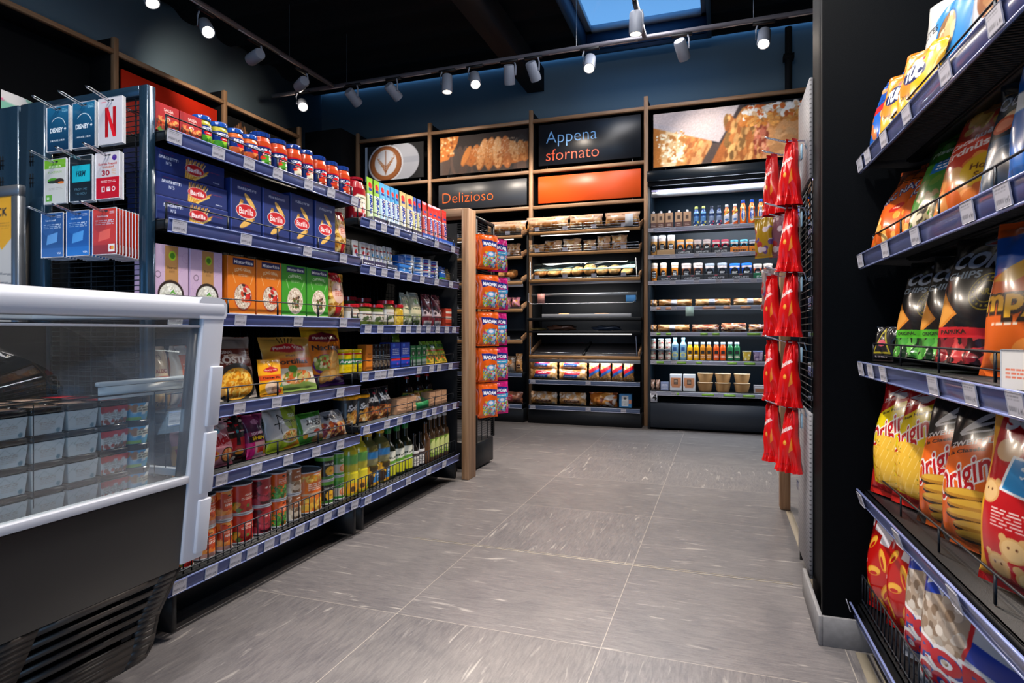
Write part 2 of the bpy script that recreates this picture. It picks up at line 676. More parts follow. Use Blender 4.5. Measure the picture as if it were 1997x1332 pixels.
def shaped(name, prof, art=None, za=0, zb=0, base=(.3, .1, .05), grow=.0006, parent=None, n=32, span=PI * 1.1, sq=1.0, m=None, colz=None, rows=40):
    """bottle/jar from a radius profile [(r,z)], with a print between za and zb"""
    if art is not None:
        n = max(n, min(72, int(art.nx * 2.2)))
    H = prof[-1][1]
    R0 = max(p[0] for p in prof)
    zs = list(np.linspace(0, H, rows))
    if art is not None:
        zs = [z for z in zs if z < za - 1e-4 or z > zb + 1e-4] + list(np.linspace(za, zb, min(art.ny, 60)))
    zs += [p[1] for p in prof]
    zs = np.array(sorted(set(np.round(zs, 5))))
    rr = np.interp(zs, [p[1] for p in prof], [p[0] for p in prof])
    th = np.linspace(-PI, PI, n, endpoint=False)
    base = np.array(hx(base) if isinstance(base, str) else base)
    C = np.tile(base, (len(zs), n, 1))
    if colz:
        for a, b, c in colz:
            C[(zs >= a - 1e-6) & (zs <= b + 1e-6)] = hx(c) if isinstance(c, str) else c
    if art is not None:
        mz = (zs >= za - 1e-6) & (zs <= zb + 1e-6)
        V = np.clip((zs[mz] - za) / (zb - za), 0, .999)
        mu = abs(th) <= span / 2
        U = (th[mu] / span + .5)
        A = art.at(np.tile(U, (len(V), 1)), np.tile(V[:, None], (1, len(U))))
        ii = np.where(mz)[0]
        jj = np.where(mu)[0]
        C[np.ix_(ii, jj)] = A
    P = np.stack([rr[:, None] * np.sin(th)[None, :], R0 * sq - rr[:, None] * np.cos(th)[None, :] * sq, zs[:, None] * np.ones((1, n))], -1)
    mb = MB()
    mb.grid(P, C, close=True)
    mb.add(P[0], [tuple(range(n))[::-1]], base)
    mb.add(P[-1], [tuple(range(n))], C[-1, 0])
    return mb.build(name, m or M_GLOSS, parent, smooth=True, autosm=55)


def lid(name, r, h, col, cy, z, parent, ridges=True, n=28, m=None, sq=1.0):
    mb = MB()
    col = np.array(hx(col) if isinstance(col, str) else col)
    pr = [(r * .97, 0), (r, .001), (r, h - .002), (r * .95, h), (.0001, h)]
    mb.lathe(pr, col, n, (0, cy, z), sq=sq, cap=False)
    if ridges:
        for k in range(0, n, 2):
            a = k * 2 * PI / n
            mb.box((math.cos(a) * r, cy + math.sin(a) * r * sq, z + h * .45), (.0016, .0016, h * .7), col * .85)
    return mb.build(name, m or M_GLOSS, parent, smooth=True, autosm=40)


def pillow(name, w, h, t, art, back=(.7, .1, .1), parent=None, seed=1, seal=.045, wr=1.0, gusset=0.0, m=None, sag=.35, pinch=0.06, lean=0.0, y0=0.0, topw=1.0):
    """a filled film bag standing upright; front print faces -Y; lean tips the top backwards"""
    C = art.cols()
    ny, nx = C.shape[:2]
    q = random.Random(seed)
    ph = [q.uniform(0, 6.28) for _ in range(12)]
    back = hx(back) if isinstance(back, str) else back

    def surf(nx, ny, sg):
        u = np.linspace(-1, 1, nx)[None, :] * np.ones((ny, 1))
        v = np.linspace(0, 1, ny)[:, None] * np.ones((1, nx))
        vv = np.clip((v - seal) / (1 - 2 * seal), 0, 1)
        vert = np.sin(PI * vv ** (1 - sag * .5)) ** .6
        if gusset:
            vert = np.where(vv < .35, np.maximum(vert, gusset * (1 - vv / .35) + vert * (vv / .35)), vert)
        hor = np.clip(1 - np.abs(u) ** 2.4, 0, 1) ** .62
        T = t / 2 * vert * hor
        edge = np.clip(T / (t * .5), 0, 1)
        # wrinkles: creases fanning from seals and corners, soft dents elsewhere
        e = 0.0
        for k in range(4):
            a = 5 + 4 * k
            e = e + np.sin(a * u + ph[k] + 2.2 * v * (k - 1.5)) * np.exp(-((1 - vv) * (5 + k))) * .5
            e = e + np.sin(a * u + ph[k + 4] + 2.0 * v * (k - 1)) * np.exp(-(vv * (7 + k))) * .4
        e = e + .5 * np.sin(3.1 * u + 4.3 * v + ph[8]) * np.sin(6.2 * v + ph[9] + 2 * u) + .35 * np.sin(9 * v + 5 * u * sg + ph[10]) * np.abs(u) ** 1.5
        T = T + .0045 * wr * e * np.clip(edge * 2.5, 0, 1) * (t / .06) ** .5
        x = u * w / 2 * (1 - pinch * np.sin(PI * vv) ** .8 * (np.abs(u) ** 3)) * (topw + (1 - topw) * (1 - v))
        x = x + .0025 * min(wr, 1.0) * np.sin(14 * v + ph[11]) * np.abs(u) ** 4 * np.sign(u)
        z = v * h
        yc = .006 * wr * np.sin(5 * u + ph[2]) * np.clip((v - .82) / .18, 0, 1)
        P = np.stack([x, y0 + t / 2 - sg * T + yc, z], -1)
        if lean:
            c, s_ = math.cos(lean), math.sin(lean)
            y, zz = P[..., 1].copy() - y0, P[..., 2].copy()
            P[..., 1] = y0 + y * c + zz * s_
            P[..., 2] = zz * c - y * s_ + abs(s_) * t * .5
        return P
    mb = MB()
    F_, B_ = surf(nx, ny, 1), surf(14, 18, -1)
    zm = min(F_[..., 2].min(), B_[..., 2].min())
    F_[..., 2] -= zm
    B_[..., 2] -= zm
    mb.grid(F_, C)
    mb.grid(B_, back, flip=True)
    return mb.build(name, m or M_FILM, parent, smooth=True)


def squeeze(name, w, h, t, art, base, parent=None, m=None):
    """toothpaste-like tube standing on its cap: round below, flat crimp on top"""
    ny, nx = art.ny + 1, max(20, art.nx)
    n = 2 * nx
    th = np.linspace(-PI, PI, n, endpoint=False)
    v = np.linspace(0, 1, ny)
    rx = w / 2 * (.78 + .22 * v)
    ry = t / 2 * np.clip(1 - v ** 1.6, .04, 1)
    ry[v > .93] = .0012
    P = np.stack([rx[:, None] * np.sin(th), t / 2 - ry[:, None] * np.cos(th), (v * h)[:, None] * np.ones((1, n))], -1)
    front = np.cos(th) > 0
    U = np.where(front, np.sin(th) / 2 + .5, .02)
    C = art.at(np.tile(np.clip(U, 0, .999), (ny, 1)), np.tile(np.clip(v, 0, .999)[:, None], (1, n)))
    base = np.array(hx(base) if isinstance(base, str) else base)
    C[:, ~front] = base
    mb = MB()
    mb.grid(P, C, close=True)
    mb.add(P[0], [tuple(range(n))[::-1]], base)
    mb.add(P[-1], [tuple(range(n))], base)
    return mb.build(name, m or M_GLOSS, parent, smooth=True, autosm=60)

# ================================================================== THE ROOM
def struct(name, mb, m, smooth=False):
    o = mb.build(name, m, smooth=smooth)
    o['kind'] = 'structure'
    return o


def floor_mat():
    m = bpy.data.materials.new('stone_tile')
    m.use_nodes = True
    nt = m.node_tree
    N = nt.nodes.new
    L = nt.links.new
    b = nt.nodes['Principled BSDF']
    tc = N('ShaderNodeTexCoord')
    sep = N('ShaderNodeSeparateXYZ')
    L(tc.outputs['Object'], sep.inputs[0])

    def math_(op, a, b_=None, c=None):
        n = N('ShaderNodeMath')
        n.operation = op
        for i, v in enumerate((a, b_, c)):
            if v is None:
                continue
            if hasattr(v, 'default_value') or hasattr(v, 'links'):
                L(v, n.inputs[i])
            else:
                n.inputs[i].default_value = v
        return n.outputs[0]
    px, py = 0.694, 0.695
    tx = math_('DIVIDE', math_('ADD', sep.outputs[0], 1.042 + px * 8), px)
    ty = math_('DIVIDE', math_('ADD', sep.outputs[1], -1.83 + py * 12), py)
    fx, fy = math_('FRACT', tx), math_('FRACT', ty)
    ix, iy = math_('FLOOR', tx), math_('FLOOR', ty)
    ex = math_('MINIMUM', fx, math_('SUBTRACT', 1.0, fx))
    ey = math_('MINIMUM', fy, math_('SUBTRACT', 1.0, fy))
    e = math_('MINIMUM', ex, ey)
    joint = math_('LESS_THAN', e, 0.0019)
    cmb = N('ShaderNodeCombineXYZ')
    L(ix, cmb.inputs[0])
    L(iy, cmb.inputs[1])
    wn = N('ShaderNodeTexWhiteNoise')
    wn.noise_dimensions = '2D'
    L(cmb.outputs[0], wn.inputs['Vector'])
    # streak direction: nearer rows run along the aisle, others across
    rowsel = math_('MAXIMUM', math_('LESS_THAN', iy, 12.0), math_('GREATER_THAN', wn.outputs['Value'], 0.8))
    off = N('ShaderNodeVectorMath')
    off.operation = 'SCALE'
    L(wn.outputs['Color'], off.inputs[0])
    off.inputs['Scale'].default_value = 30.0
    ad = N('ShaderNodeVectorMath')
    L(tc.outputs['Object'], ad.inputs[0])
    L(off.outputs[0], ad.inputs[1])

    def streak(sc, rot, scale, det, dist):
        mp = N('ShaderNodeMapping')
        mp.inputs['Scale'].default_value = sc
        mp.inputs['Rotation'].default_value = (0, 0, rot)
        L(ad.outputs[0], mp.inputs[0])
        n = N('ShaderNodeTexNoise')
        n.inputs['Scale'].default_value = scale
        n.inputs['Detail'].default_value = det
        n.inputs['Distortion'].default_value = dist
        L(mp.outputs[0], n.inputs['Vector'])
        return n.outputs['Fac']

    def mixf(f, a, b_):
        n = N('ShaderNodeMix')
        L(f, n.inputs[0])
        L(a, n.inputs[2])
        L(b_, n.inputs[3])
        return n.outputs[0]
    fine = mixf(rowsel, streak((2.2, 16, 1), 0.16, 6, 9, 1.2), streak((16, 2.2, 1), -0.16, 6, 9, 1.2))
    vein = mixf(rowsel, streak((1.3, 10, 1), 0.22, 2.3, 5, 1.8), streak((10, 1.3, 1), -0.35, 2.3, 5, 1.8))
    cloud = streak((1, 1, 1), 0, 5.0, 8, 0.8)
    grit = streak((1, 1, 1), 0, 160.0, 3, 0.0)
    r = N('ShaderNodeValToRGB')
    r.color_ramp.elements[0].position = .34
    r.color_ramp.elements[1].position = .66
    r.color_ramp.elements[0].color = tuple(lin(hx('#5d5b5f'))) + (1,)
    r.color_ramp.elements[1].color = tuple(lin(hx('#817d7d'))) + (1,)
    L(math_('ADD', math_('ADD', math_('MULTIPLY', fine, .55), math_('MULTIPLY', cloud, .28)), math_('MULTIPLY', grit, .17)), r.inputs[0])
    rv = N('ShaderNodeValToRGB')
    rv.color_ramp.elements[0].position = .625
    rv.color_ramp.elements[1].position = .74
    rv.color_ramp.elements[0].color = (0, 0, 0, 1)
    rv.color_ramp.elements[1].color = (.55, .55, .55, 1)
    L(vein, rv.inputs[0])
    mx = N('ShaderNodeMix')
    mx.data_type = 'RGBA'
    L(rv.outputs[0], mx.inputs[0])
    L(r.outputs[0], mx.inputs['A'])
    mx.inputs['B'].default_value = tuple(lin(hx('#cfc9c2'))) + (1,)
    tone = N('ShaderNodeMix')
    tone.data_type = 'RGBA'
    tone.blend_type = 'MULTIPLY'
    tone.inputs[0].default_value = 1
    L(mx.outputs['Result'], tone.inputs['A'])
    tv = N('ShaderNodeMapRange')
    L(wn.outputs['Value'], tv.inputs[0])
    tv.inputs[3].default_value = .9
    tv.inputs[4].default_value = 1.04
    L(tv.outputs[0], tone.inputs['B'])
    j = N('ShaderNodeMix')
    j.data_type = 'RGBA'
    L(joint, j.inputs[0])
    L(tone.outputs['Result'], j.inputs['A'])
    j.inputs['B'].default_value = tuple(lin(hx('#a39c95'))) + (1,)
    L(j.outputs['Result'], b.inputs['Base Color'])
    b.inputs['Roughness'].default_value = 0.36
    bp = N('ShaderNodeBump')
    bp.inputs['Strength'].default_value = .12
    bp.inputs['Distance'].default_value = .003
    L(fine, bp.inputs['Height'])
    L(bp.outputs[0], b.inputs['Normal'])
    return m


XW, YB, YF, XR, ZC = -5.0, 6.82, -4.2, 3.4, 4.02
mb = MB()
mb.box(((XW + XR) / 2, (YB + YF) / 2, -.05), (XR - XW, YB - YF, .1))
struct('floor', mb, floor_mat())
mb = MB()
mb.box((-0.55, 2.520, .0006), (1.6, .0016, .0012), (.75, .6, .4))
mb.box((-0.55, 2.537, .0006), (1.6, .0016, .0012), (.75, .6, .4))
struct('trim_1', mb, mat('brass_joint', '#c9bca8', .4, metal=.2))
mb = MB()
mb.box((.33, 2.9, .001), (.03, 1.3, .002))
mb.box((.385, 1.3, .001), (.028, 1.5, .002))
mb.box((.415, 1.3, .001), (.004, 1.5, .002))
struct('trim_2', mb, mat('beige_floor_strip', '#9a9180', .5))

M_WALL = mat('slate_blue_wall', '#7c93a0', .75)
mb = MB().box(((XW + XR) / 2, YB + .05, 2.08), (XR - XW + .2, .1, 4.16))
struct('wall_back', mb, M_WALL)
WY0, WY1, WZ = -1.5, .45, 2.1   # glazed side entrance in the left wall, behind the viewer
mb = MB().box((XW - .05, (YB + WY1) / 2, 2.08), (.1, YB - WY1, 4.16))
mb.box((XW - .05, (WY0 + YF) / 2, 2.08), (.1, WY0 - YF, 4.16))
mb.box((XW - .05, (WY0 + WY1) / 2, (WZ + 4.16) / 2), (.1, WY1 - WY0, 4.16 - WZ))
struct('wall_left', mb, M_WALL)
dr = empty('door_1', (XW - .05, (WY0 + WY1) / 2, 0))
dr['kind'] = 'structure'
mb = MB()
for yy in (-.955, 0, .955):
    mb.box((0, yy, WZ / 2), (.06, .05, WZ))
mb.box((0, 0, WZ - .03), (.06, 1.94, .06))
mb.build('door_frame', mat('door_metal', '#20262c', .4), dr)
MB().box((0, 0, WZ / 2), (.006, 1.9, WZ - .06)).build('pane', glassy('sky_glass', (.95, .98, 1)), dr)
mb = MB().box((XR + .05, (YB + YF) / 2, 2.08), (.1, YB - YF, 4.16))
struct('wall_right', mb, M_WALL)
# shopfront side behind the camera: low parapet and lintel with a wide opening to the dusk
mb = MB()
mb.box(((XW + XR) / 2, YF - .05, 3.55), (XR - XW, .1, .95))
mb.box((XW + .9, YF - .05, 1.55), (1.8, .1, 3.1))
struct('wall_front', mb, M_WALL)

# corrugated dark ceiling with the skylight opening
SKX0, SKX1, SKY0, SKY1 = -1.40, -.15, 4.3, 6.57
M_CEIL = mat('black_ceiling', '#08090b', .8)
mb = MB()
ys = np.arange(YF, YB + .01, .04)
wv = .035 * np.sign(np.sin(ys * 2 * PI / .48)) * np.abs(np.sin(ys * 2 * PI / .48)) ** .5


def sheet(x0, x1, m_):
    yy, ww = ys[m_], wv[m_]
    P = np.array([[(x0, y, ZC + z) for y, z in zip(yy, ww)], [(x1, y, ZC + z) for y, z in zip(yy, ww)]])
    mb.grid(P)
    P[..., 2] += .02
    mb.grid(P, flip=True)


sheet(XW, SKX0, np.ones(len(ys), bool))
sheet(SKX1, XR, np.ones(len(ys), bool))
sheet(SKX0, SKX1, ys < SKY0 + .02)
sheet(SKX0, SKX1, ys > SKY1 - .02)
struct('ceiling', mb, M_CEIL)
mb = MB()
zt = 4.22
M_SHAFT = mat('skylight_lining', '#27496b', .5)
mb.box((SKX0 - .02, (SKY0 + SKY1) / 2, (ZC + zt) / 2), (.04, SKY1 - SKY0 + .08, zt - ZC + .1))
mb.box((SKX1 + .02, (SKY0 + SKY1) / 2, (ZC + zt) / 2), (.04, SKY1 - SKY0 + .08, zt - ZC + .1))
mb.box(((SKX0 + SKX1) / 2, SKY0 - .02, (ZC + zt) / 2), (SKX1 - SKX0, .04, zt - ZC + .1))
mb.box(((SKX0 + SKX1) / 2, SKY1 + .02, (ZC + zt) / 2), (SKX1 - SKX0, .04, zt - ZC + .1))
struct('trim_3', mb, M_SHAFT)
sk = empty('window_1', ((SKX0 + SKX1) / 2, (SKY0 + SKY1) / 2, zt))
sk['kind'] = 'structure'
mb = MB()
wx, wy = SKX1 - SKX0, SKY1 - SKY0
for s in (-1, 1):
    mb.box((s * (wx / 2 - .03), 0, 0), (.06, wy, .06))
    mb.box((0, s * (wy / 2 - .03), 0), (wx, .06, .06))
mb.build('window_frame', mat('skylight_frame', '#9fb4c8', .4), sk)
MB().box((0, 0, .01), (wx - .1, wy - .1, .008)).build('pane', glassy('sky_glass', (.95, .98, 1)), sk)
mb = MB()
mb.box((-2.05, 3.6, 3.86), (.2, 6.4, .26))
struct('trim_4', mb, M_CEIL)
mb = MB()
mb.box((1.45, 3.6, 3.86), (.2, 6.4, .26))
mb.tube([(.62, 6.7, 2.9), (.62, 6.7, 4.0)], .035, n=10)
mb.box((.62, 6.7, 3.7), (.1, .1, .05))
struct('trim_5', mb, M_CEIL)

# ---- column and partition on the right
CX0, CY = .286, 2.07
mb = MB()
mb.box((CX0 + .6, CY + .015, 1.96), (1.2, .03, 3.75), b=.002)
mb.box((CX0 + .6, CY + .2, 2.0), (1.16, .34, 4.0))
struct('wall_column', mb, mat('black_cladding', '#06090d', .6, spec=.06, bump=.3, bscale=900))
mb = MB()
mb.box((CX0 + .16, CY - .004, .045), (.32, .012, .09), b=.001)
mb.box((CX0 + .482, CY - .004, .045), (.318, .012, .09), b=.001)
mb.box((CX0 - .006, CY + .19, .045), (.012, .4, .09), b=.001)
struct('baseboard_right', mb, mat('stone_skirting', '#77777a', .6, noise=.25, bscale=60))

# ---- oak display framing on the back and left walls
zt_, zb1, zb2 = 3.23, 2.683, 2.295
fr = empty('oak_display_frame', (-1.9, 6.33, 0))
tag(fr, 'oak lattice frame of posts and shelves dividing the back wall above the bread and fridge', 'display frame')


def fpart(o, name, c, d, m, root, b=.002):
    r = Vector(root.location)
    return MB().box((c[0] - r.x, c[1] - r.y, c[2] - r.z), d, b=b).build(name, m, root)


FY, FD = 6.33, .44
for x, z1 in ((-.74, 3.35), (-1.965, 3.35), (-3.182, 3.35), (-4.14, 3.33), (.98, 3.35)):
    fpart(fr, 'post', (x, FY + .02, z1 / 2), (.042, .04, z1), M_OAK, fr)
    fpart(fr, 'divider', (x, FY + .04 + FD / 2, z1 / 2 + .3), (.03, FD - .04, z1 - .62), M_BLACKM, fr)
for x0, x1, zs in ((-.72, .96, (zt_,)), (-1.944, -.761, (zt_, zb1, zb2)), (-3.161, -1.986, (zt_, zb1, zb2)), (-4.12, -3.203, (zt_, zb1))):
    for z in zs:
        fpart(fr, 'beam', ((x0 + x1) / 2, FY + .02, z), (x1 - x0, .04, .036), M_OAKX, fr)
        fpart(fr, 'board', ((x0 + x1) / 2, FY + .04 + FD / 2, z), (x1 - x0, FD - .04, .02), M_BLACKM, fr)
fpart(fr, 'back_board', (-1.6, YB - .03, 1.7), (5.3, .04, 3.1), M_BLACKM, fr)

LX = -4.67
fl = empty('oak_display_frame', (LX, 4.0, 0))
tag(fl, 'oak lattice frame along the left wall behind the grocery shelves', 'display frame')
for y in (2.51, 3.67, 4.83, 5.97):
    fpart(fl, 'post', (LX - .02, y, 1.675), (.04, .042, 3.35), M_OAK, fl)
    fpart(fl, 'divider', (LX - .17, y, 1.9), (.26, .03, 2.9), M_BLACKM, fl)
for y0, y1 in ((1.4, 2.49), (2.53, 3.65), (3.69, 4.81), (4.85, 5.95)):
    for z in (3.23, 2.3):
        fpart(fl, 'beam', (LX - .02, (y0 + y1) / 2, z), (.04, y1 - y0, .036), M_OAKY, fl)
        fpart(fl, 'board', (LX - .17, (y0 + y1) / 2, z), (.26, y1 - y0, .02), M_BLACKM, fl)
fpart(fl, 'back_board', (XW + .03, 3.9, 1.7), (.04, 5.2, 3.1), M_BLACKM, fl)
fpart(fl, 'corner_board', (LX + .25, 6.3, 1.66), (.5, .5, 3.3), M_BLACKM, fl)

M_PANEL = mat('dark_sign_panel', '#1b1f26', .32)


def sign(name, x0, x1, z0, z1, m, label, cat, art=None, ori='y', pl=6.36, lettering=()):
    """a flat board hung in the frame"""
    if ori == 'y':
        o = empty(name, ((x0 + x1) / 2, pl, z0))
    else:
        o = empty(name, (pl, (x0 + x1) / 2, z0), PI / 2)
    tag(o, label, cat)
    w_, h_ = x1 - x0, z1 - z0
    if art is not None:
        carton('panel', w_, .02, h_, art, '#15171b', parent=o, m=m)
    else:
        MB().box((0, .01, h_ / 2), (w_, .02, h_), b=.002).build('panel', m, o)
    for s in (-1, 1):
        MB().tube([(s * w_ * .42, .03, 0), (s * w_ * .42, .03, -.034)], .003).build('clip', M_CHROME, o)
    for (t, x, z, h, c, lw) in lettering:
        q = MB()
        text_mesh(q, t, x, z, h, (1, 1, 1), y=-.0015, w=lw, bold=-.011)
        q.build('lettering', c, o)
    return o


M_TB = mat('sky_blue_lettering', '#7db8f2', .5)
M_TO = mat('orange_red_lettering', '#d8502c', .5)
M_TO2 = mat('orange_lettering', '#f2702a', .5)
sign('wall_sign', -1.885, -.795, 2.745, 3.185, M_PANEL, 'black sign reading Appena sfornato over the orange panel on the back wall', 'sign',
     lettering=(('Appena', on_y(1065, 6.36) + 1.34, .235, .128, M_TB, on_y(1164, 6.36) - on_y(1065, 6.36)), ('sfornato', on_y(1065, 6.36) + 1.34, .048, .122, M_TO, on_y(1168, 6.36) - on_y(1065, 6.36))))
sign('wall_sign', -1.89, -.795, 2.34, 2.628, mat('orange_panel', '#e0551c', .38), 'plain bright orange panel above the central bread shelves', 'sign')
sign('wall_sign', -3.08, -2.02, 2.34, 2.63, mat('grey_sign_panel', '#3b3e44', .35), 'dark grey sign reading Delizioso below the croissant picture', 'sign',
     lettering=(('Delizioso', on_y(863, 6.36) + 2.55, .078, .118, M_TO2, on_y(962, 6.36) - on_y(863, 6.36)),))
sign('wall_sign', 3.74, 4.75, 2.38, 3.13, mat('red_panel', '#c8260c', .45), 'large plain red panel in the left wall frame above the gift card rack', 'sign', ori='x', pl=LX - .03)


# pictures ----------------------------------------------------------
def art_croissant():
    A = Art(1.12, .42, 150, '#2b2220')
    A.rect(0, 0, 1, .5, '#3a3433')
    A.blobs(0, 0, 1, .45, ['#4a3f3a', '#35302e', '#524038'], .05, 40, 3, asp=3, rots=(1.4, 1.7))
    A.poly([(0, .35), (.1, .4), (.2, .8), (.22, 1), (0, 1)], '#b5692a')
    A.blobs(0, .5, .17, 1, ['#d99a55', '#8e4a18', '#e9c497', '#b5692a'], .012, 60, 5)
    # one long croissant: tapered horns left and right, swollen ridged middle
    A.poly([(.26, .30), (.28, .44), (.40, .50), (.48, .70), (.60, .80), (.76, .80), (.88, .66), (1, .68), (1, .22), (.80, .14), (.56, .14), (.42, .22), (.36, .16)], '#b06a34')
    for x, r_, w_, c in ((.31, -.5, .05, '#c47a3a'), (.40, -.35, .06, '#b8692e'), (.49, -.25, .07, '#d0925a'), (.58, -.12, .075, '#c07a40'), (.67, 0, .08, '#d8a06a'), (.76, .1, .075, '#b87040'), (.85, .25, .07, '#cf9560'), (.94, .3, .06, '#c08048')):
        h_ = .16 if .42 < x < .8 else .11
        A.ell(x, .46 - .03 * abs(x - .65), w_ * .8, h_, '#a05f30', rot=r_).ell(x - .008, .47 - .03 * abs(x - .65), w_ * .66, h_ * .95, c, rot=r_)
    A.blobs(.28, .36, 1, .82, ['#e8cfae', '#dcb88c', '#eed8bc'], .004, 520, 8, clip=(.68, .56, .32, .11))
    A.blobs(.3, .15, 1, .5, ['#a8602c', '#c98a52'], .01, 120, 9, clip=(.66, .34, .32, .09))
    return A.blur(3).grain(.05, 1)


def art_latte():
    A = Art(.86, .46, 120, '#0d0f14')
    A.ell(.62, .5, .31, .29, '#a9adb8').rect(0, 0, .04, 1, '#a9b9cc')
    A.rect(.62, .45, .93, .62, '#8d93a2', .5)
    A.ell(.36, .48, .3, .29, '#c9ced8').ell(.36, .48, .275, .265, '#7a4320').ell(.36, .48, .255, .245, '#93582c')
    A.ell(.36, .5, .19, .2, '#c8ccd6')
    for k, (dx, ln) in enumerate(((.04, .16), (.08, .13), (.12, .1), (.15, .07))):
        for s in (-1, 1):
            A.line(.36, .2 + k * .06, .36 + s * dx, .34 + k * .1, .012, '#93582c')
            A.line(.36 + s * dx, .34 + k * .1, .36 + s * dx * .9, .44 + k * .1, .01, '#a5693a')
    A.line(.36, .15, .36, .85, .014, '#7a4320')
    return A.blur(2)


def art_sandwich():
    A = Art(1.62, .62, 240, '#141922')
    # left roll wrapped in white paper
    A.poly([(0, 0), (.20, 0), (.36, .36), (.34, .58), (0, .78)], '#c58a4c')
    A.poly([(.22, 0), (.30, 0), (.37, .30), (.36, .5), (.28, .3)], '#d29862').poly([(.06, 0), (.14, 0), (.2, .5), (.08, .7)], '#e4cba4').poly([(0, 0), (.05, 0), (.04, .7), (0, .75)], '#b5702c')
    A.blobs(.06, .05, .2, .6, ['#f2e6d0', '#d8b888', '#b87a3c'], .014, 60, 4, asp=1.6).blobs(.2, .05, .33, .5, ['#b06a38', '#dca66c'], .010, 50, 5, asp=2.5, rots=(1, 1.4))
    A.poly([(.30, 0), (.44, 0), (.42, .36), (.37, .36)], '#4c403e')
    A.poly([(0, .74), (.26, .50), (.41, .36), (.55, 1), (0, 1)], '#bfb6bc')
    for k in range(12):
        A.line(0, .84 + k * .02, .34 + .01 * k, .58 + k * .04, .004, '#d0bdb8')
    A.poly([(.41, .36), (.43, .40), (.56, 1), (.53, 1)], '#3a3236')
    # right roll, cheese crust on top
    A.poly([(.36, 0), (.45, .5), (.55, .95), (.78, .97), (1, .74), (1, 0)], '#bd7f44')
    A.poly([(.36, 0), (.45, .5), (.52, .8), (.55, .7), (.46, .3), (.42, 0)], '#a8602c').poly([(.46, 0), (.52, .5), (.60, .9), (.68, .86), (.62, .4), (.60, 0)], '#cc9254').poly([(.60, 0), (.62, .5), (.69, .7), (.70, .3), (.66, 0)], '#a45a34')
    A.poly([(.66, 0), (.70, .4), (.78, .66), (1, .60), (1, 0)], '#d09a68')
    A.blobs(.45, .05, .66, .8, ['#9a5a2a', '#dba868', '#7c5a30', '#b8743c'], .012, 130, 9, asp=2.6, rots=(1.1, 1.6)).blobs(.7, .05, 1, .5, ['#d8a878', '#c48e5c'], .02, 60, 4, asp=1.6).blobs(.62, .1, .70, .62, ['#c8705a', '#8a3c28', '#d89a7a'], .008, 60, 6, asp=2.4, rots=(1.2, 1.7))
    A.blur(5)
    A.blobs(.56, .74, .98, .95, ['#e9e2da', '#f6f2ec', '#d8b48c', '#c8642a', '#ffffff'], .012, 150, 2, asp=1.6).blobs(.55, .6, .9, .8, ['#b8702c', '#d89a50'], .010, 50, 7, asp=1.8)
    A.blobs(.02, .1, .2, .66, ['#f4ead8', '#c08a50'], .006, 70, 3)
    return A.blur(1).grain(.05, 2)


def art_bread(seed=2):
    A = Art(1.0, .7, 110, '#0c0a09')
    for k in range(12):
        x = .05 + k * .055
        A.ell(x, .5 + .03 * (k % 3), .022, .3, ['#8a5a34', '#a8744a', '#6e4426'][k % 3], rot=.1 * (k % 5 - 2))
    A.blobs(.05, .3, .6, .85, ['#c49a70', '#7d4d2a', '#a8744a'], .012, 120, seed, asp=2.5, rots=(1.2, 1.9))
    A.blobs(.62, .2, .95, .6, ['#b88a3c', '#8a6428', '#d9b060'], .02, 80, seed + 1)
    return A


sign('picture_panel', -3.06, -2.0, 2.74, 3.17, M_MATTE, 'picture of sugared croissants on the back wall above Delizioso', 'picture', art=art_croissant())
sign('picture_panel', -4.05, -3.27, 2.745, 3.16, M_MATTE, 'picture of a latte cup with leaf pattern on the back wall', 'picture', art=art_latte())
sign('picture_panel', on_y(1274, 6.36), .88, 2.62, 3.165, M_MATTE, 'wide picture of toasted sandwiches above the fridge', 'picture', art=art_sandwich())
sign('picture_panel', 4.9, 5.9, 2.45, 3.13, M_MATTE, 'dark picture of bread sticks high on the left wall', 'picture', art=art_bread(), ori='x', pl=LX - .03)

# ================================================================== TRACKS AND SPOTLIGHTS
M_TRACK = mat('grey_track', '#77747c', .4, metal=.2)
M_SPOTB = mat('spot_housing', '#8d93a0', .4)
M_DARKB = mat('track_adapter', '#121316', .5)
ZT = 3.5


def track(label, p0, p1, drops):
    o = empty('lighting_track', p0)
    tag(o, label, 'track', 'ceiling lighting tracks')
    a, b = Vector(p0), Vector(p1)
    d = b - a
    L_ = d.length
    R = d.to_track_quat('X', 'Z').to_matrix().to_4x4()
    q = MB().box((L_ / 2, 0, 0), (L_, .035, .032)).xf(R)
    q.build('rail', M_TRACK, o)
    for k in range(int(L_ / .5)):
        MB().box((.25 + k * .5, 0, -.018), (.3, .012, .006)).xf(R).build('contact_strip', mat('pale_contact_strip', '#b9a9a4', .4), o)
    for t in drops:
        p = a + d * t - a
        MB().tube([tuple(p), (p.x, p.y, ZC - ZT + .0)], .0022, n=5).build('suspension_wire', M_ALU, o)


track('long grey track crossing the shop in front of the back wall', (-4.6, 5.42, ZT), (3.2, 5.36, ZT), (.12, .43, .62, .9))
track('grey track running back over the grocery shelves on the left', (-3.88, -3.0, ZT), (-3.82, 5.40, ZT), (.3, .6, .92))
track('grey track running below the skylight', (-.64, -3.0, ZT), (-.64, 5.36, ZT), (.3, .6, .9))


def spot_maker(on):
    def mk():
        o = empty('track_spotlight')
        MB().box((0, 0, 0), (.16, .03, .02), b=.003).build('adapter', M_DARKB, o)
        MB().box((0, .05, -.06), (.014, .006, .12), b=.002).build('bracket', M_SPOTB, o)
        return o
    return mk


SPOTS = []


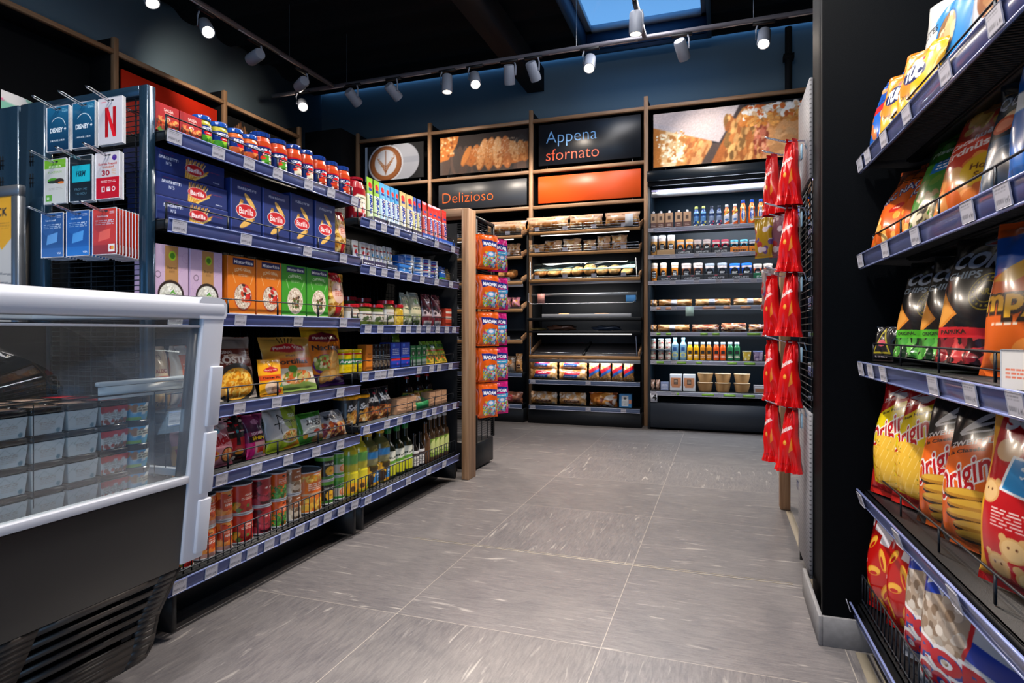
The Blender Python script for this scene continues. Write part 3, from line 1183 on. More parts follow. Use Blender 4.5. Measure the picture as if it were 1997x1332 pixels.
def spotlight(x, y, aim, on, label, power=0, dy=.0, along='x', tone=(1, .86, .72), ang=75):
    o = empty('track_spotlight', (x, y, ZT - .026), 0 if along == 'x' else PI / 2)
    tag(o, label, 'spotlight', 'spotlights on the ceiling tracks')
    MB().box((0, 0, 0), (.17, .032, .022), b=.003).build('adapter', M_DARKB, o)
    d = Vector(aim) - Vector((x, y, ZT - .13))
    if along != 'x':
        d = Matrix.Rotation(-PI / 2, 3, 'Z') @ d
    d.normalize()
    R = d.to_track_quat('-Z', 'Y').to_matrix().to_4x4()
    M = Matrix.Translation((0, 0, -.125)) @ R
    side = R.to_3x3() @ Vector((1, 0, 0))
    MB().tube([(side.x * .05, side.y * .05, -.012), (side.x * .062, side.y * .062, -.05), (side.x * .06, side.y * .06, -.13)], .007, n=8).build('bracket', M_SPOTB, o)
    q = MB()
    q.lathe([(.001, .085), (.043, .085), (.05, .075), (.052, -.07), (.050, -.085), (.044, -.085), (.040, -.06), (.001, -.058)], n=28, cap=False)
    q.xf(M)
    h = q.build('housing', M_SPOTB, o, smooth=True, autosm=35)
    q = MB()
    q.lathe([(.036, -.0625), (.0335, -.066), (.001, -.066)], n=24, cap=False)
    q.xf(M)
    q.build('lens', M_LAMP if on else mat('unlit_lens', '#3b3d42', .2), h, smooth=True)
    if power:
        l = lamp('SPOT', 'spot_beam', (x, y, ZT - .15), power, tone, aim, size=.045, angle=ang, blend=.8)
        v = (Vector(aim) - Vector((x, y, ZT - .15))).normalized()
        l.location = Vector((x, y, ZT - .15)) + v * .12
    return o


def tx(px, Y):  # x on the cross track
    return on_y(px, Y)


YT = 5.39
SP = 150
spotlight(tx(590, YT), YT, (-1.4, 2.4, .7), True, 'lit spotlight glaring at the far left end of the cross track', SP)
spotlight(tx(689, YT), YT, (-3.3, 6.8, 2.5), False, 'grey spotlight tilted toward the latte picture', 34)
spotlight(tx(767, YT), YT, (-2.6, 6.8, 2.4), False, 'grey spotlight tilted toward the croissant picture', 40)
spotlight(tx(872, YT), YT, (-2.45, 5.2, 0), True, 'upright spotlight pointing straight down above the dark grey sign', 110)
spotlight(tx(926, YT), YT, (-1.0, 3.2, 0.2), True, 'lit spotlight facing the aisle over the dark grey sign', SP)
spotlight(tx(993, YT), YT, (-2.2, 6.8, 1.1), False, 'grey spotlight tilted left just before the sky blue lettering', 80)
spotlight(tx(1040, YT), YT, (-1.3, 6.8, 1.7), False, 'grey spotlight on the cross track above the blue and red lettering', 80)
spotlight(tx(1150, YT), YT, (-.9, 3.0, 0), True, 'lit spotlight facing the aisle under the skylight edge', SP)
spotlight(tx(1330, YT), YT, (.1, 6.8, 2.2), False, 'grey spotlight on the cross track aimed at the fridge', 52)
spotlight(tx(1490, YT), YT, (.0, 3.4, .3), True, 'lit spotlight glaring on the cross track near the black column', SP)
for px, yy, aim, on, lab, pw in (
        (292, 3.16, (-2.6, 3.0, .8), True, 'spotlight cut off by the top edge on the track along the left shelves', 60),
        (402, 3.9, (-1.5, 2.4, .8), True, 'lit round-bodied spotlight on the track along the left shelves', SP),
        (498, 4.42, (-4.9, 4.7, 3.3), False, 'unlit spotlight between the lit one and the track corner on the left', 22),
        (588, 5.0, (-4.9, 5.6, 3.3), False, 'small grey spotlight tucked below the corner of the two tracks', 14)):
    spotlight(-3.85, on_x(px, -3.85), aim, on, lab, pw, along='y')
spotlight(-.64, on_x(1240, -.64), (-.7, 4.9, 0), True, 'spotlight hanging in front of the skylight, lens down', 150, along='y')
spotlight(-.64, on_x(1213, -.64), (-1.5, 2.5, .8), True, 'spotlight cut off by the picture top in front of the skylight', SP, along='y')
# further spotlights of the same two tracks, above and behind the camera
for (x, y, aim, pw, lab) in ((-.64, 2.6, (-1.7, 1.8, .9), 75, 'spotlight overhead on the middle track aimed at the rice and pasta'), (-.64, 2.0, (.5, 1.5, .8), 190, 'spotlight overhead on the middle track aimed at the crisps'),
                             (-.64, 1.2, (.5, 1.3, .4), 150, 'spotlight overhead on the middle track aimed at the popcorn'), (-.64, .9, (-1.6, 1.7, .9), 75, 'spotlight overhead on the middle track aimed at the freezer'),
                             (-.64, -.2, (-1.7, 1.2, 1.0), 75, 'spotlight behind the viewer on the middle track'), (-.64, 3.2, (-1.6, 3.0, .9), 90, 'spotlight overhead on the middle track aimed at the sauces')):
    spotlight(x, y, aim, True, lab, pw, along='y', tone=(1, .93, .86))

# ================================================================== SHELVING
def ticket_art(k):
    A = Art(.052, .037, 20, '#b2b2be')
    A.small(.06, .66, .8, .92, '#6d6f7a', 2, k)
    A.small(.06, .12, .55, .4, '#3d3f49', 2, k + 3)
    A.text(['1.95', '3.40', '2.80', '4.90'][k % 4], .77, .24, .2, '#33353f', bold=.01)
    return A


_TK = {}


def ticket(parent, x, z, k=0, y=0.0, tilt=0.12, s=1.0):
    key = k % 4
    if key not in _TK:
        o = carton('price_ticket', .052, .001, .037, ticket_art(key), '#b2b2be', parent=parent, m=M_BOX)
        _TK[key] = o
    else:
        o = _TK[key].copy()
        COL.objects.link(o)
        o.parent = parent
    o.location = (x, y, z)
    o.rotation_euler = (tilt, 0, 0)
    o.scale = (s, 1, s)
    return o


def shelf(parent, L_, D, z, tickets=(), fence=None, rail=M_RAIL, lip=M_RAILW, under='plain', tilt=.12, x0=0.0, rail_h=.04, yo=0.0):
    """shelf board whose price rail face is at y=yo, running x0..x0+L_, top of board at z"""
    o = empty('shelf', (x0, yo, z), parent=parent)
    q = MB()
    q.box((L_ / 2, .012 + D / 2, -.004), (L_ - .004, D, .004))
    q.box((L_ / 2, .014, -.018), (L_ - .004, .004, .032))
    q.box((L_ / 2, D * .33, -.014), (L_ - .01, .03, .018))
    if under == 'wires':
        for k in range(int(L_ / .0115)):
            q.box((.006 + k * .0115, D / 2 + .02, -.010), (.004, D - .03, .006))
        for yy in (.12, .25, .37):
            q.box((L_ / 2, yy, -.017), (L_, .006, .006))
    for xx in (.006, L_ - .006):
        q.add([(xx - .002, .02, -.004), (xx - .002, D, -.004), (xx - .002, D, -.06), (xx - .002, .02, -.03), (xx + .002, .02, -.004), (xx + .002, D, -.004), (xx + .002, D, -.06), (xx + .002, .02, -.03)],
              [(0, 1, 2, 3), (7, 6, 5, 4), (0, 3, 7, 4), (3, 2, 6, 7)])
    q.build('board', M_BLACK, o)
    c_, s_ = math.cos(tilt), math.sin(tilt)
    q = MB()
    zc = -.022
    R = Matrix.Rotation(tilt, 4, 'X')
    q.box((L_ / 2, 0, 0), (L_, .003, rail_h), R=R, b=.001)
    r2 = MB()
    for s in (-1, 1):
        r2.box((L_ / 2, -s * s_ * rail_h / 2 - .002, s * c_ * rail_h / 2), (L_, .006, .0045), b=.001)
    q.xf(Matrix.Translation((0, 0, zc)))
    r2.xf(Matrix.Translation((0, 0, zc)))
    q.build('price_rail', rail, o)
    r2.build('rail_lip', lip, o)
    for i, tx_ in enumerate(tickets):
        ticket(o, tx_ - x0, zc - .0175, i, y=-.0035 + .0, tilt=tilt)
    if fence == 'low' or fence == 'high':
        h = .052
        q = MB()
        q.tube([(.02, .03, 0), (.02, .03, h)], .0022, n=6)
        q.tube([(.02, .03, h), (L_ - .02, .03, h)], .0024, n=6)
        nn = max(2, round(L_ / .27))
        for k in range(nn + 1):
            xx = .02 + (L_ - .04) * k / nn
            q.box((xx, .03, h / 2), (.007, .003, h))
        if fence == 'high':
            q.tube([(.02, .03, h * .4), (L_ - .02, .03, h * .4)], .0016, n=6)
        q.build('wire_fence', M_WIRE, o)
    elif fence == 'grid':
        h = .085
        q = MB()
        for zz in (h, .012):
            q.tube([(.01, .022, zz), (L_ - .01, .022, zz)], .0024, n=6)
        nn = int(L_ / .033)
        for k in range(nn + 1):
            xx = .01 + (L_ - .02) * k / nn
            q.box((xx, .022, h / 2), (.0028, .0028, h))
        q.build('wire_fence', M_WIRE, o)
    return o


GX = -1.60  # rail face plane of the left shelving
T1 = dict(t1=1.572, t2=1.300, t3=1.014, t4=.706, t5=.476, t6=.182)
T2 = dict(t1=1.490, t2=1.268, t3=.987, t4=.761, t5=.509, t6=.174)


def bay(label, y0, y1, Z, tickets, back_extra=0):
    L_ = y1 - y0
    o = empty('shelving_bay', (GX, y0, 0), PI / 2)
    tag(o, label, 'shelving', 'grocery shelving bays')
    for xx in (.012, L_ - .012):
        q = MB()
        q.box((xx, .44, .85), (.03, .05, 1.70), b=.002)
        for k in range(34):
            q.box((xx, .4135, .12 + k * .045), (.005, .003, .02), (.1, .1, .1))
        q.build('upright', M_BLACK, o)
    q = MB().box((L_ / 2, .455, .86), (L_ - .05, .006, 1.62))
    q.build('back_panel', M_BLACKM, o)
    q = MB()
    for k in range(26):
        q.tube([(.03 + k * (L_ - .06) / 25, .446, .2), (.03 + k * (L_ - .06) / 25, .446, 1.68)], .0013, n=4)
    for k in range(60):
        q.tube([(.03, .444, .2 + k * .025), (L_ - .03, .444, .2 + k * .025)], .0013, n=4)
    q.build('wire_back', M_WIRE, o)
    q = MB().box((L_ / 2, .30, .06), (L_, .30, .12), b=.002)
    for xx in (.03, L_ - .03):
        q.box((xx, .09, .085), (.02, .16, .13))
    q.build('plinth', M_BLACK, o)
    for k, f in (('t1', 'low'), ('t2', 'low'), ('t3', 'low'), ('t4', 'low'), ('t5', 'low'), ('t6', 'grid')):
        tk = [on_x(p, GX) - y0 for p in tickets[k]]
        shelf(o, L_, .42, Z[k], tk, f)
    return o


YJ = on_x(702, GX)
bay('black grocery shelving bay with pasta, rice and tins, next to the gift card rack', 1.425, YJ, T1, dict(
    t1=(338, 424, 484, 540, 600, 644, 690), t2=(348, 478, 598, 668), t3=(340, 467, 580, 668), t4=(340, 465, 538, 592, 662),
    t5=(360, 430, 498, 560, 615, 662), t6=(348, 410, 457, 490, 523, 554, 583, 610, 637, 664, 690)))
bay('black grocery shelving bay with sauces, spices and oils, next to the oak end frame', YJ + .006, 3.60, T2, dict(
    t1=(725, 747, 773, 807, 850, 882), t2=(725, 748, 773, 797, 822, 850, 878), t3=(716, 740, 775, 795, 815, 834, 852, 870, 884),
    t4=(711, 735, 746, 760, 816, 840, 855, 877), t5=(713, 753, 778, 804, 826, 845, 866, 885), t6=(716, 757, 795, 835, 865)))

# oak end frame of the left run
o = empty('end_frame', (-2.07, 3.69, 0))
tag(o, 'oak arch standing at the far end of the left grocery shelving', 'frame')
for x in (-1.569, -2.57):
    fpart(o, 'post', (x, 3.69, .875), (.05, .12, 1.75), M_OAK, o)
fpart(o, 'top_beam', (-2.07, 3.69, 1.725), (.95, .12, .05), M_OAKX, o)
fpart(o, 'end_panel', (-2.07, 3.62, .85), (.9, .008, 1.6), M_BLACKM, o)

# ---- freestanding candy rack beyond the arch
o = empty('candy_rack', (-1.9, 4.06, 0))
tag(o, 'black wire rack with hanging sweets just beyond the oak arch', 'rack')
fpart(o, 'base', (-1.78, 4.06, .1), (.36, .32, .17), M_BLACK, o)
fpart(o, 'feet', (-1.78, 4.06, .01), (.3, .26, .02), M_BLACKM, o, b=0)
q = MB()
rx, ry = -1.9, 4.06
for k in range(95):
    z = .2 + k * .016
    q.tube([(-1.60 - rx, 3.90 - ry, z), (-1.60 - rx, 4.22 - ry, z)], .0014, n=4)
    q.tube([(-1.60 - rx, 3.90 - ry, z), (-2.0 - rx, 3.90 - ry, z)], .0014, n=4)
for y in (3.90, 4.0, 4.11, 4.22):
    q.tube([(-1.602 - rx, y - ry, .19), (-1.602 - rx, y - ry, 1.73)], .003, n=5)
q.build('wire_panel', M_WIRE, o)
q = MB()
for y in (3.895, 4.225):
    q.box((-1.605 - rx, y - ry, .96), (.022, .022, 1.54))
q.box((-1.605 - rx, 0, 1.735), (.022, .35, .022))
q.build('frame_tube', M_BLACK, o)
fpart(o, 'back_panel', (-1.99, 4.06, .95), (.01, .33, 1.5), M_BLACKM, o)

# ---- gift card rack closing the near end
M_BLUEBLK = mat('gloss_blue_black_steel', '#223b50', .22, metal=.45, coat=.6)
o = empty('card_rack', (-2.05, 1.405, 0))
tag(o, 'dark steel end rack with wire grid holding the gift cards', 'rack')
ox, oy = -2.05, 1.405
q = MB()
q.box((-1.660 - ox, 0, .95), (.034, .03, 1.50), b=.002)
q.box((-1.8785 - ox, 0, 1.685), (.402, .03, .032), b=.002)
q.build('frame_tube', M_BLUEBLK, o)
q = MB()
for k in range(86):
    z = .32 + k * .0158
    q.tube([(-2.09 - ox, 0, z), (-1.675 - ox, 0, z)], .0016, n=5)
for x in (-1.71, -1.80, -1.90, -2.0):
    q.tube([(x - ox, .003, .3), (x - ox, .003, 1.67)], .0028, n=5)
q.build('wire_grid', M_WIRE, o)
for i, (x0, x1) in enumerate(((-2.19, -2.075), (-2.355, -2.2))):
    q = MB()
    q.box(((x0 + x1) / 2 - ox, -.01, .9), (x1 - x0, .03, 1.60), b=.004)
    q.build('steel_panel', M_BLUEBLK, o)
    q = MB()
    for zz in (1.515, 1.445):
        for dx in (-.006, .006):
            q.box(((x0 + x1) / 2 - ox + dx, -.0256, zz), (.003, .001, .045))
        for dz in (-.008, .008):
            q.box(((x0 + x1) / 2 - ox, -.0256, zz + dz), (.022, .001, .003))
    q.build('slot', M_BLACKM, o)
q = MB()
for k in range(50):
    q.tube([(-2.62 - ox, 0, .4 + k * .025), (-2.375 - ox, 0, .4 + k * .025)], .002, n=5)
q.tube([(-2.37 - ox, -.004, .3), (-2.37 - ox, -.004, 1.62)], .008, n=6)
q.build('side_grid', M_WIRE, o)
CARD_HOOKS = []
for r_, z in enumerate((1.622, 1.462, 1.298)):
    for x in (-1.92, -1.81, -1.70):
        xx = x - r_ * .012
        q = MB()
        for s in (-1, 1):
            q.tube([(xx - ox + s * .006, 0, z), (xx - ox + s * .006, -.07, z + .001), (xx - ox + s * .006, -.155, z + .022)], .0018, n=6)
        q.tube([(xx - ox - .006, -.155, z + .022), (xx - ox, -.163, z + .024), (xx - ox + .006, -.155, z + .022)], .0018, n=6)
        q.build('hook', M_CHROME, o)
        CARD_HOOKS.append((xx, z))

# ================================================================== FREEZER
FRL = 1.45
fz = empty('ice_cream_freezer', (-1.6, .6, 0))
tag(fz, 'white and black glass-sided ice cream freezer standing at the near end of the shelving', 'freezer')
fo = Vector((-1.6, .6, 0))
PT, PB = (-1.262, 1.0), (-1.338, .3425)  # slanted front profile


def fx_at(z):
    return PT[0] + (PT[1] - z) * (PB[0] - PT[0]) / (PT[1] - PB[1])


def slab(y0, y1, z0, z1, out=0.0, th=.02, C=(.5, .5, .5), nx=1):
    """block lying on the slanted front plane, proud by out"""
    V = []
    for y in (y0, y1):
        for z in (z0, z1):
            for d in (out, out - th):
                V.append((fx_at(z) + d - fo.x, y - fo.y, z))
    return V, [(0, 1, 3, 2), (4, 6, 7, 5), (0, 4, 5, 1), (2, 3, 7, 6), (0, 2, 6, 4), (1, 5, 7, 3)]


def addslab(q, *a, **k):
    V, F = slab(*a, **k)
    q.add(V, F)


def bev(o, w_=.004, s=2):
    md = o.modifiers.new('edge', 'BEVEL')
    md.width = w_
    md.segments = s
    md.limit_method = 'ANGLE'
    return o


YE, YN, XB = 1.30, -.15, -1.96
# top rim: cross-section swept around front, end and back
q = MB()
prof = [(0.0, .985), (.006, 1.0), (.006, 1.022), (-.004, 1.036), (-.022, 1.041), (-.075, 1.041), (-.085, 1.03), (-.085, .985)]


def rimbar(p0, p1, nrm):
    d = Vector(nrm)
    P = []
    for p in (p0, p1):
        P.append([(p[0] + d.x * a - fo.x, p[1] + d.y * a - fo.y, z) for a, z in prof])
    P = np.array(P)
    q.grid(P, close=True, flip=False)
    for k, fl in ((0, 1), (1, -1)):
        q.add(P[k], [tuple(range(len(prof)))[::fl]])


ch = .055
A_, B_, C_, D_ = (PT[0], YN), (PT[0], YE - ch), (PT[0] - ch * .6, YE), (XB, YE)
rimbar((PT[0], YN, 0), (PT[0], YE - .005, 0), (1, 0, 0))
rimbar((PT[0] + .004, YE, 0), (XB, YE, 0), (0, 1, 0))
rimbar((XB, YE, 0), (XB, YN, 0), (-1, 0, 0))
bev(q.build('top_rim', M_WHITE, fz), .006, 3)
# end strips with raised grips
q = MB()
addslab(q, 1.2275, YE, .3425, 1.0, out=.004, th=.05)
q2 = MB()
for z0, z1 in ((.70, .86), (.52, .685), (.36, .505)):
    addslab(q2, 1.264, YE + .004, z0, z1, out=.012, th=.02)
bev(q.build('corner_frame', M_WHITE, fz), .006, 3)
bev(q2.build('raised_grip', M_WHITE, fz), .004, 3)
q = MB()
addslab(q, YN, 1.2275, .558, .578, out=.006, th=.03)
addslab(q, YN, 1.2275, .962, .968, out=.0, th=.01)
q.box((-1.65 - fo.x, YE - .012 - fo.y, .568), (.6, .02, .02))
bev(q.build('glass_rail', M_WHITE, fz), .003, 2)
G = glassy('cabinet_glass', (.95, .98, .98), 1.5, 0.0, .035)
q = MB()
V, F = slab(YN, 1.2275, .575, .985, out=-.004, th=.004)
q.add(V, F)
q.build('front_glass', G, fz)
MB().box((-1.65 - fo.x, YE - .008 - fo.y, .78), (.58, .004, .40)).build('end_glass', G, fz)
MB().box((-1.65 - fo.x, .58 - fo.y, 1.028), (.56, 1.36, .004)).build('sliding_lid', G, fz)
q = MB()
addslab(q, 1.206, 1.2275, .575, .985, out=-.008, th=.012)
q.build('glass_seal', mat('dark_seal', '#20262e', .4), fz)
MB().box((XB - fo.x + .02, .58 - fo.y, .67), (.02, 1.42, .62)).build('back_wall', M_BLACKM, fz)
# lower body
q = MB()
addslab(q, YN, 1.2275, .335, .558, out=.0, th=.02)
M_FZB = mat('freezer_black_panel', '#17181a', .33)
bev(q.build('lower_panel', M_FZB, fz), .004, 2)
q = MB()
q.box((-1.66 - fo.x, .58 - fo.y, .44), (.56, 1.42, .22))
q.build('tank', mat('tank_dark', '#26282c', .5), fz)
# grille with slots, curved under
gp = [(fx_at(.33) - .012, .33), (-1.425, .20), (-1.447, .12), (-1.468, .075), (-1.50, .05), (-1.54, .042)]
q = MB()
Y0g, Y1g = YN, 1.245
rows = 9


def gpoint(t):
    xs = np.interp(t, [0, .45, .72, .86, .95, 1], [p[0] for p in gp])
    zs = np.interp(t, [0, .45, .72, .86, .95, 1], [p[1] for p in gp])
    return xs, zs


slots = [(.07, .12), (.18, .235), (.295, .35), (.41, .465), (.525, .58)]
ysl = [(Y1g - .065 - .38 * k - .29, Y1g - .065 - .38 * k) for k in range(4)]
tb = sorted({0, 1, .64, .72, .8, .88, .95} | {t for s in slots for t in s})
yb = sorted({Y0g, Y1g} | {y for s in ysl for y in s if Y0g < y < Y1g})
for i in range(len(tb) - 1):
    for j in range(len(yb) - 1):
        tm, ym = (tb[i] + tb[i + 1]) / 2, (yb[j] + yb[j + 1]) / 2
        if any(a < tm < b for a, b in slots) and any(a < ym < b for a, b in ysl):
            continue
        (xa, za), (xb, zb) = gpoint(tb[i]), gpoint(tb[i + 1])
        V = [(xa - fo.x, yb[j] - fo.y, za), (xa - fo.x, yb[j + 1] - fo.y, za), (xb - fo.x, yb[j + 1] - fo.y, zb), (xb - fo.x, yb[j] - fo.y, zb)]
        W = [(v[0] - .014, v[1], v[2] - .004) for v in V]
        q.add(V + W, [(0, 3, 2, 1), (4, 5, 6, 7), (0, 1, 5, 4), (1, 2, 6, 5), (2, 3, 7, 6), (3, 0, 4, 7)])
P = [gpoint(t) for t in np.linspace(0, 1, 12)]
E = [(x - fo.x, Y1g - fo.y, z) for x, z in P] + [(-1.60 - fo.x, Y1g - fo.y, .05), (-1.62 - fo.x, Y1g - fo.y, .33)]
E2 = [(x, y - .012, z) for x, y, z in E]
nE = len(E)
q.add(E + E2, [tuple(range(nE)), tuple(range(2 * nE - 1, nE - 1, -1))] + [(i, nE + i, nE + (i + 1) % nE, (i + 1) % nE) for i in range(nE)])
q.build('vent_grille', mat('grille_brown_black', '#2b2725', .4), fz)
MB().box((-1.72 - fo.x, .55 - fo.y, .2), (.42, 1.3, .22)).build('motor_housing', M_BLACKM, fz)
q = MB()
for y in (1.12, .1):
    q.lathe([(.05, -.018), (.055, -.012), (.055, .012), (.05, .018)], n=24)
    q.v[-1], q.v[-2], q.v[-3] = [np.stack([v[:, 0] - 1.60 - fo.x, v[:, 2] + y - fo.y, v[:, 1] + .056], -1) for v in (q.v[-1], q.v[-2], q.v[-3])]
q.build('caster', M_BLACKM, fz, smooth=True, autosm=40)
q = MB().box((-1.375 - fo.x, 1.155 - fo.y, .828), (.014, .25, .011), b=.003)
q.box((-1.375 - fo.x, 1.155 - fo.y, .806), (.003, .24, .03))
q.build('ticket_holder', mat('clear_white_plastic', '#c3cbd2', .3), fz)
q = MB()
for k in range(5):
    y = .02 + k * .29
    q.tube([(-1.37 - fo.x, y - fo.y, .58), (-1.37 - fo.x, y - fo.y, .80 + .0 * k)], .0013, n=4)
q.tube([(-1.37 - fo.x, 0 - fo.y, .80), (-1.37 - fo.x, 1.27 - fo.y, .80)], .002, n=5)
for y in (1.275,):
    for k in range(8):
        q.tube([(-1.37 - .07 * k - fo.x, y - fo.y, .58), (-1.37 - .07 * k - fo.x, y - fo.y, .82)], .0015, n=4)
q.build('wire_basket', M_WIRE, fz)

# ---- poster stand behind the freezer
o = empty('poster_stand', (-2.4, 1.33, 0))
tag(o, 'silver framed poster with yellow top behind the freezer at the picture edge', 'poster')
px1 = -1.563 * 1.33 - .015
q = MB()
for c, d in (((px1 - .022, 1.33, .98), (.034, .025, .806)), ((px1 - .558, 1.33, .98), (.034, .025, .806)), ((px1 - .29, 1.33, 1.40), (.57, .025, .034)), ((px1 - .29, 1.33, .56), (.57, .025, .034))):
    q.box((c[0] + 2.4, c[1] - 1.33, c[2]), d, b=.003)
q.build('poster_frame', M_ALU, o)
A = Art(.51, .81, 150, '#cfcbc6')
A.poly([(0, 1), (1, 1), (1, .84), (.9, .79), (.8, .85), (.6, .78), (.4, .85), (.2, .8), (0, .86)], '#e8a818')
A.text('CK', .9, .94, .03, '#20222a')
A.small(.86, .87, .97, .9, '#b9831a', 3, 2)
for k in range(5):
    A.line(.8, .70 - k * .035, .99, .69 - k * .035, .006, '#5a5a60')
for k in range(5):
    A.ell(.78, .60, .11 - .017 * k, .24 - .04 * k, ['#e0782a', '#cfcbc6', '#e8a050', '#cfcbc6', '#e8b060'][k])
A.ell(.86, .40, .17, .12, '#eda020').ell(.86, .44, .1, .06, '#e0701a')
carton('poster', .51, .006, .81, A, '#cfcbc6', parent=o, m=M_BOX).location = (px1 - .29 + 2.4, -.008, .575)
MB().box((px1 - .29 + 2.4, 0, .28), (.03, .03, .56)).build('stem', M_ALU, o)
MB().box((px1 - .29 + 2.4, 0.02, .012), (.4, .1, .024), b=.006).build('foot', M_ALU, o)

# ---- wavy cardboard topper
q = MB()
A = Art(.3, .12, 60, '#7fb59a')
A.ell(.0, 1.0, .35, .12, '#e8407a').ell(.18, .9, .2, .1, '#d8d0c8').ell(.9, .2, .35, .2, '#e8407a').ell(.55, .1, .35, .15, '#7fb59a').ell(.35, .75, .5, .07, '#d8d0c8', rot=-.3)
C = A.cols()
ny, nx = C.shape[:2]
xs = np.linspace(0, 1, nx)
top = .115 * (1 - xs) + .01
P = np.array([[(-2.43 + .28 * x, 1.47 + .02 * math.sin(6 * x), 1.69 + v * t) for x, t in zip(xs, top)] for v in np.linspace(0, 1, ny)])
q.grid(P, C)
P2 = P.copy()
P2[..., 1] += .004
q.grid(P2, (.8, .8, .78), flip=True)
tag(q.build('cardboard_topper', M_BOX), 'pink and green patterned cardboard flag above the dark steel panels', 'display card')

# ================================================================== RIGHT SHELF
RA = math.radians(1.65)
RP = Vector((.3825, 2.045))
RD = Vector((math.sin(RA), -math.cos(RA)))     # towards the viewer
RN = Vector((math.cos(RA), math.sin(RA)))      # into the shelf
RROT = -PI / 2 + RA
RZ = dict(r1=1.461, r2=1.179, r3=.865, r4=.489, r5=.152)


def on_r(px, inset=0.0):
    """distance along the right shelf (0 = far end) of the point seen at px, inset behind the rail face"""
    r = ratio(px)
    P0 = RP + RN * inset
    return (r * P0.y - P0.x) / (RD.x - r * RD.y)


def rpos(s, inset=0.0):
    p = RP + RD * s + RN * inset
    return p.x, p.y


rs = empty('shelving_bay', (RP.x, RP.y, 0), RROT)
tag(rs, 'black snack shelving unit on the right against the black column', 'shelving')
RL = 1.6
M_BACKR = M_BLACKM
MB().box((RL / 2, .47, .9), (RL, .01, 1.8)).build('back_panel', M_BACKR, rs)
MB().box((RL / 2, .25, .055), (RL, .38, .11)).build('plinth', M_BLACK, rs)
for k, f, tk in (('r1', 'low', (1681, 1696, 1728, 1773, 1850, 1948)), ('r2', 'low', (1682, 1731, 1790, 1894, 1964)), ('r3', 'high', (1683, 1702, 1727, 1826, 1900, 1990)),
                 ('r4', 'low', (1685, 1758, 1872, 2060)), ('r5', 'grid', (1670, 1800, 2000))):
    off = -.018 if k == 'r5' else 0.0
    shelf(rs, RL, .42, RZ[k], [on_r(p) for p in tk], f, under='wires' if k in ('r1', 'r2') else 'plain', yo=off, tilt=.3 if k in ('r4', 'r5') else .15)
# sign card and bolts on shelf three
q = MB().box((0, 0, .035), (.05, .001, .07), (.95, .94, .92))
o = q.build('sign_card', M_BOX)
sx = on_r(1962)
o.location = (*rpos(sx, .012), RZ['r3'] - .012)
o.rotation_euler = (0, 0, RROT + .35)
q = MB()
for i, t in enumerate(('Coop Card', 'punkten', 'sparen')):
    pass
A = Art(.05, .07, 40, '#dedad6')
A.small(.15, .35, .85, .62, '#e0603a', 3, 5)
c = carton('print', .05, .0006, .07, A, '#dedad6', parent=o)
c.location = (0, -.0012, 0)
tag(o, 'small white card with orange print clipped on the third right shelf', 'card')

# ================================================================== PEG PANEL + RIGHT ARCH
M_PERF = mat('perforated_grey', '#77777c', .5)
nt = M_PERF.node_tree
tc = nt.nodes.new('ShaderNodeTexCoord')
vo = nt.nodes.new('ShaderNodeTexVoronoi')
vo.inputs['Scale'].default_value = 60
vo.inputs['Randomness'].default_value = 0
rr = nt.nodes.new('ShaderNodeValToRGB')
rr.color_ramp.elements[0].position = .3
rr.color_ramp.elements[1].position = .36
rr.color_ramp.elements[0].color = (.01, .01, .012, 1)
rr.color_ramp.elements[1].color = tuple(lin(hx('#85858b'))) + (1,)
nt.links.new(tc.outputs['Object'], vo.inputs['Vector'])
nt.links.new(vo.outputs['Distance'], rr.inputs[0])
nt.links.new(rr.outputs[0], nt.nodes['Principled BSDF'].inputs['Base Color'])
o = empty('peg_rack', (.33, 2.57, 0))
tag(o, 'perforated grey rack with chrome hooks between the black column and the oak post', 'rack')
for z0, z1 in ((.07, .66), (1.5, 1.86)):
    fpart(o, 'perforated_panel', (.298, 2.585, (z0 + z1) / 2), (.012, .34, z1 - z0), M_PERF, o)
q = MB()
for k in range(34):
    q.box((0 - .03, .015, .68 + k * .025), (.004, .34, .003))
for y in (-.15, 0, .15):
    q.box((-.028, .015 + y, 1.08), (.004, .005, .86))
q.build('wire_grid', M_WIRE, o)
fpart(o, 'upright', (.312, 2.755, .95), (.03, .014, 1.86), M_BLACK, o)
HOOKS = []
for i, z in enumerate((1.660, 1.412, 1.172, .912, .668)):
    for j, y in enumerate((2.5, 2.68)):
        q = MB()
        for s in (-1, 1):
            q.tube([(.292 - .33, y - 2.57 + s * .006, z - .03), (.285 - .33, y - 2.57 + s * .006, z), (.22 - .33, y - 2.57 + s * .006, z + .002), (.155 - .33, y - 2.57 + s * .006, z + .024)], .0022, n=6)
        q.tube([(.155 - .33, y - 2.57 - .006, z + .024), (.15 - .33, y - 2.57, z + .026), (.155 - .33, y - 2.57 + .006, z + .024)], .0022, n=6)
        q.build('hook', M_CHROME, o)
        q = MB().box((.274 - .33, y - 2.57 - .01, z - .045), (.006, .03, .055), b=.002)
        q.build('ticket_clip', mat('pale_blue_clip', '#8fb4cc', .35), o)
        HOOKS.append((y, z))
o = empty('shelving_bay', (.36, 3.0, 0))
tag(o, 'dark shelving run seen edge-on behind the red hanging bags', 'shelving')
fpart(o, 'back_panel', (.72, 3.16, .88), (.02, .76, 1.7), M_BLACKM, o)
for z in (.16, .47, .78, 1.09, 1.4):
    fpart(o, 'shelf', (.54, 3.16, z), (.34, .76, .02), M_BLACK, o)
    fpart(o, 'price_rail', (.368, 3.16, z - .005), (.004, .76, .04), M_RAIL, o, b=.001)
o = empty('end_frame', (.6, 3.62, 0))
tag(o, 'oak end frame on the right with the red bags hanging before it', 'frame')
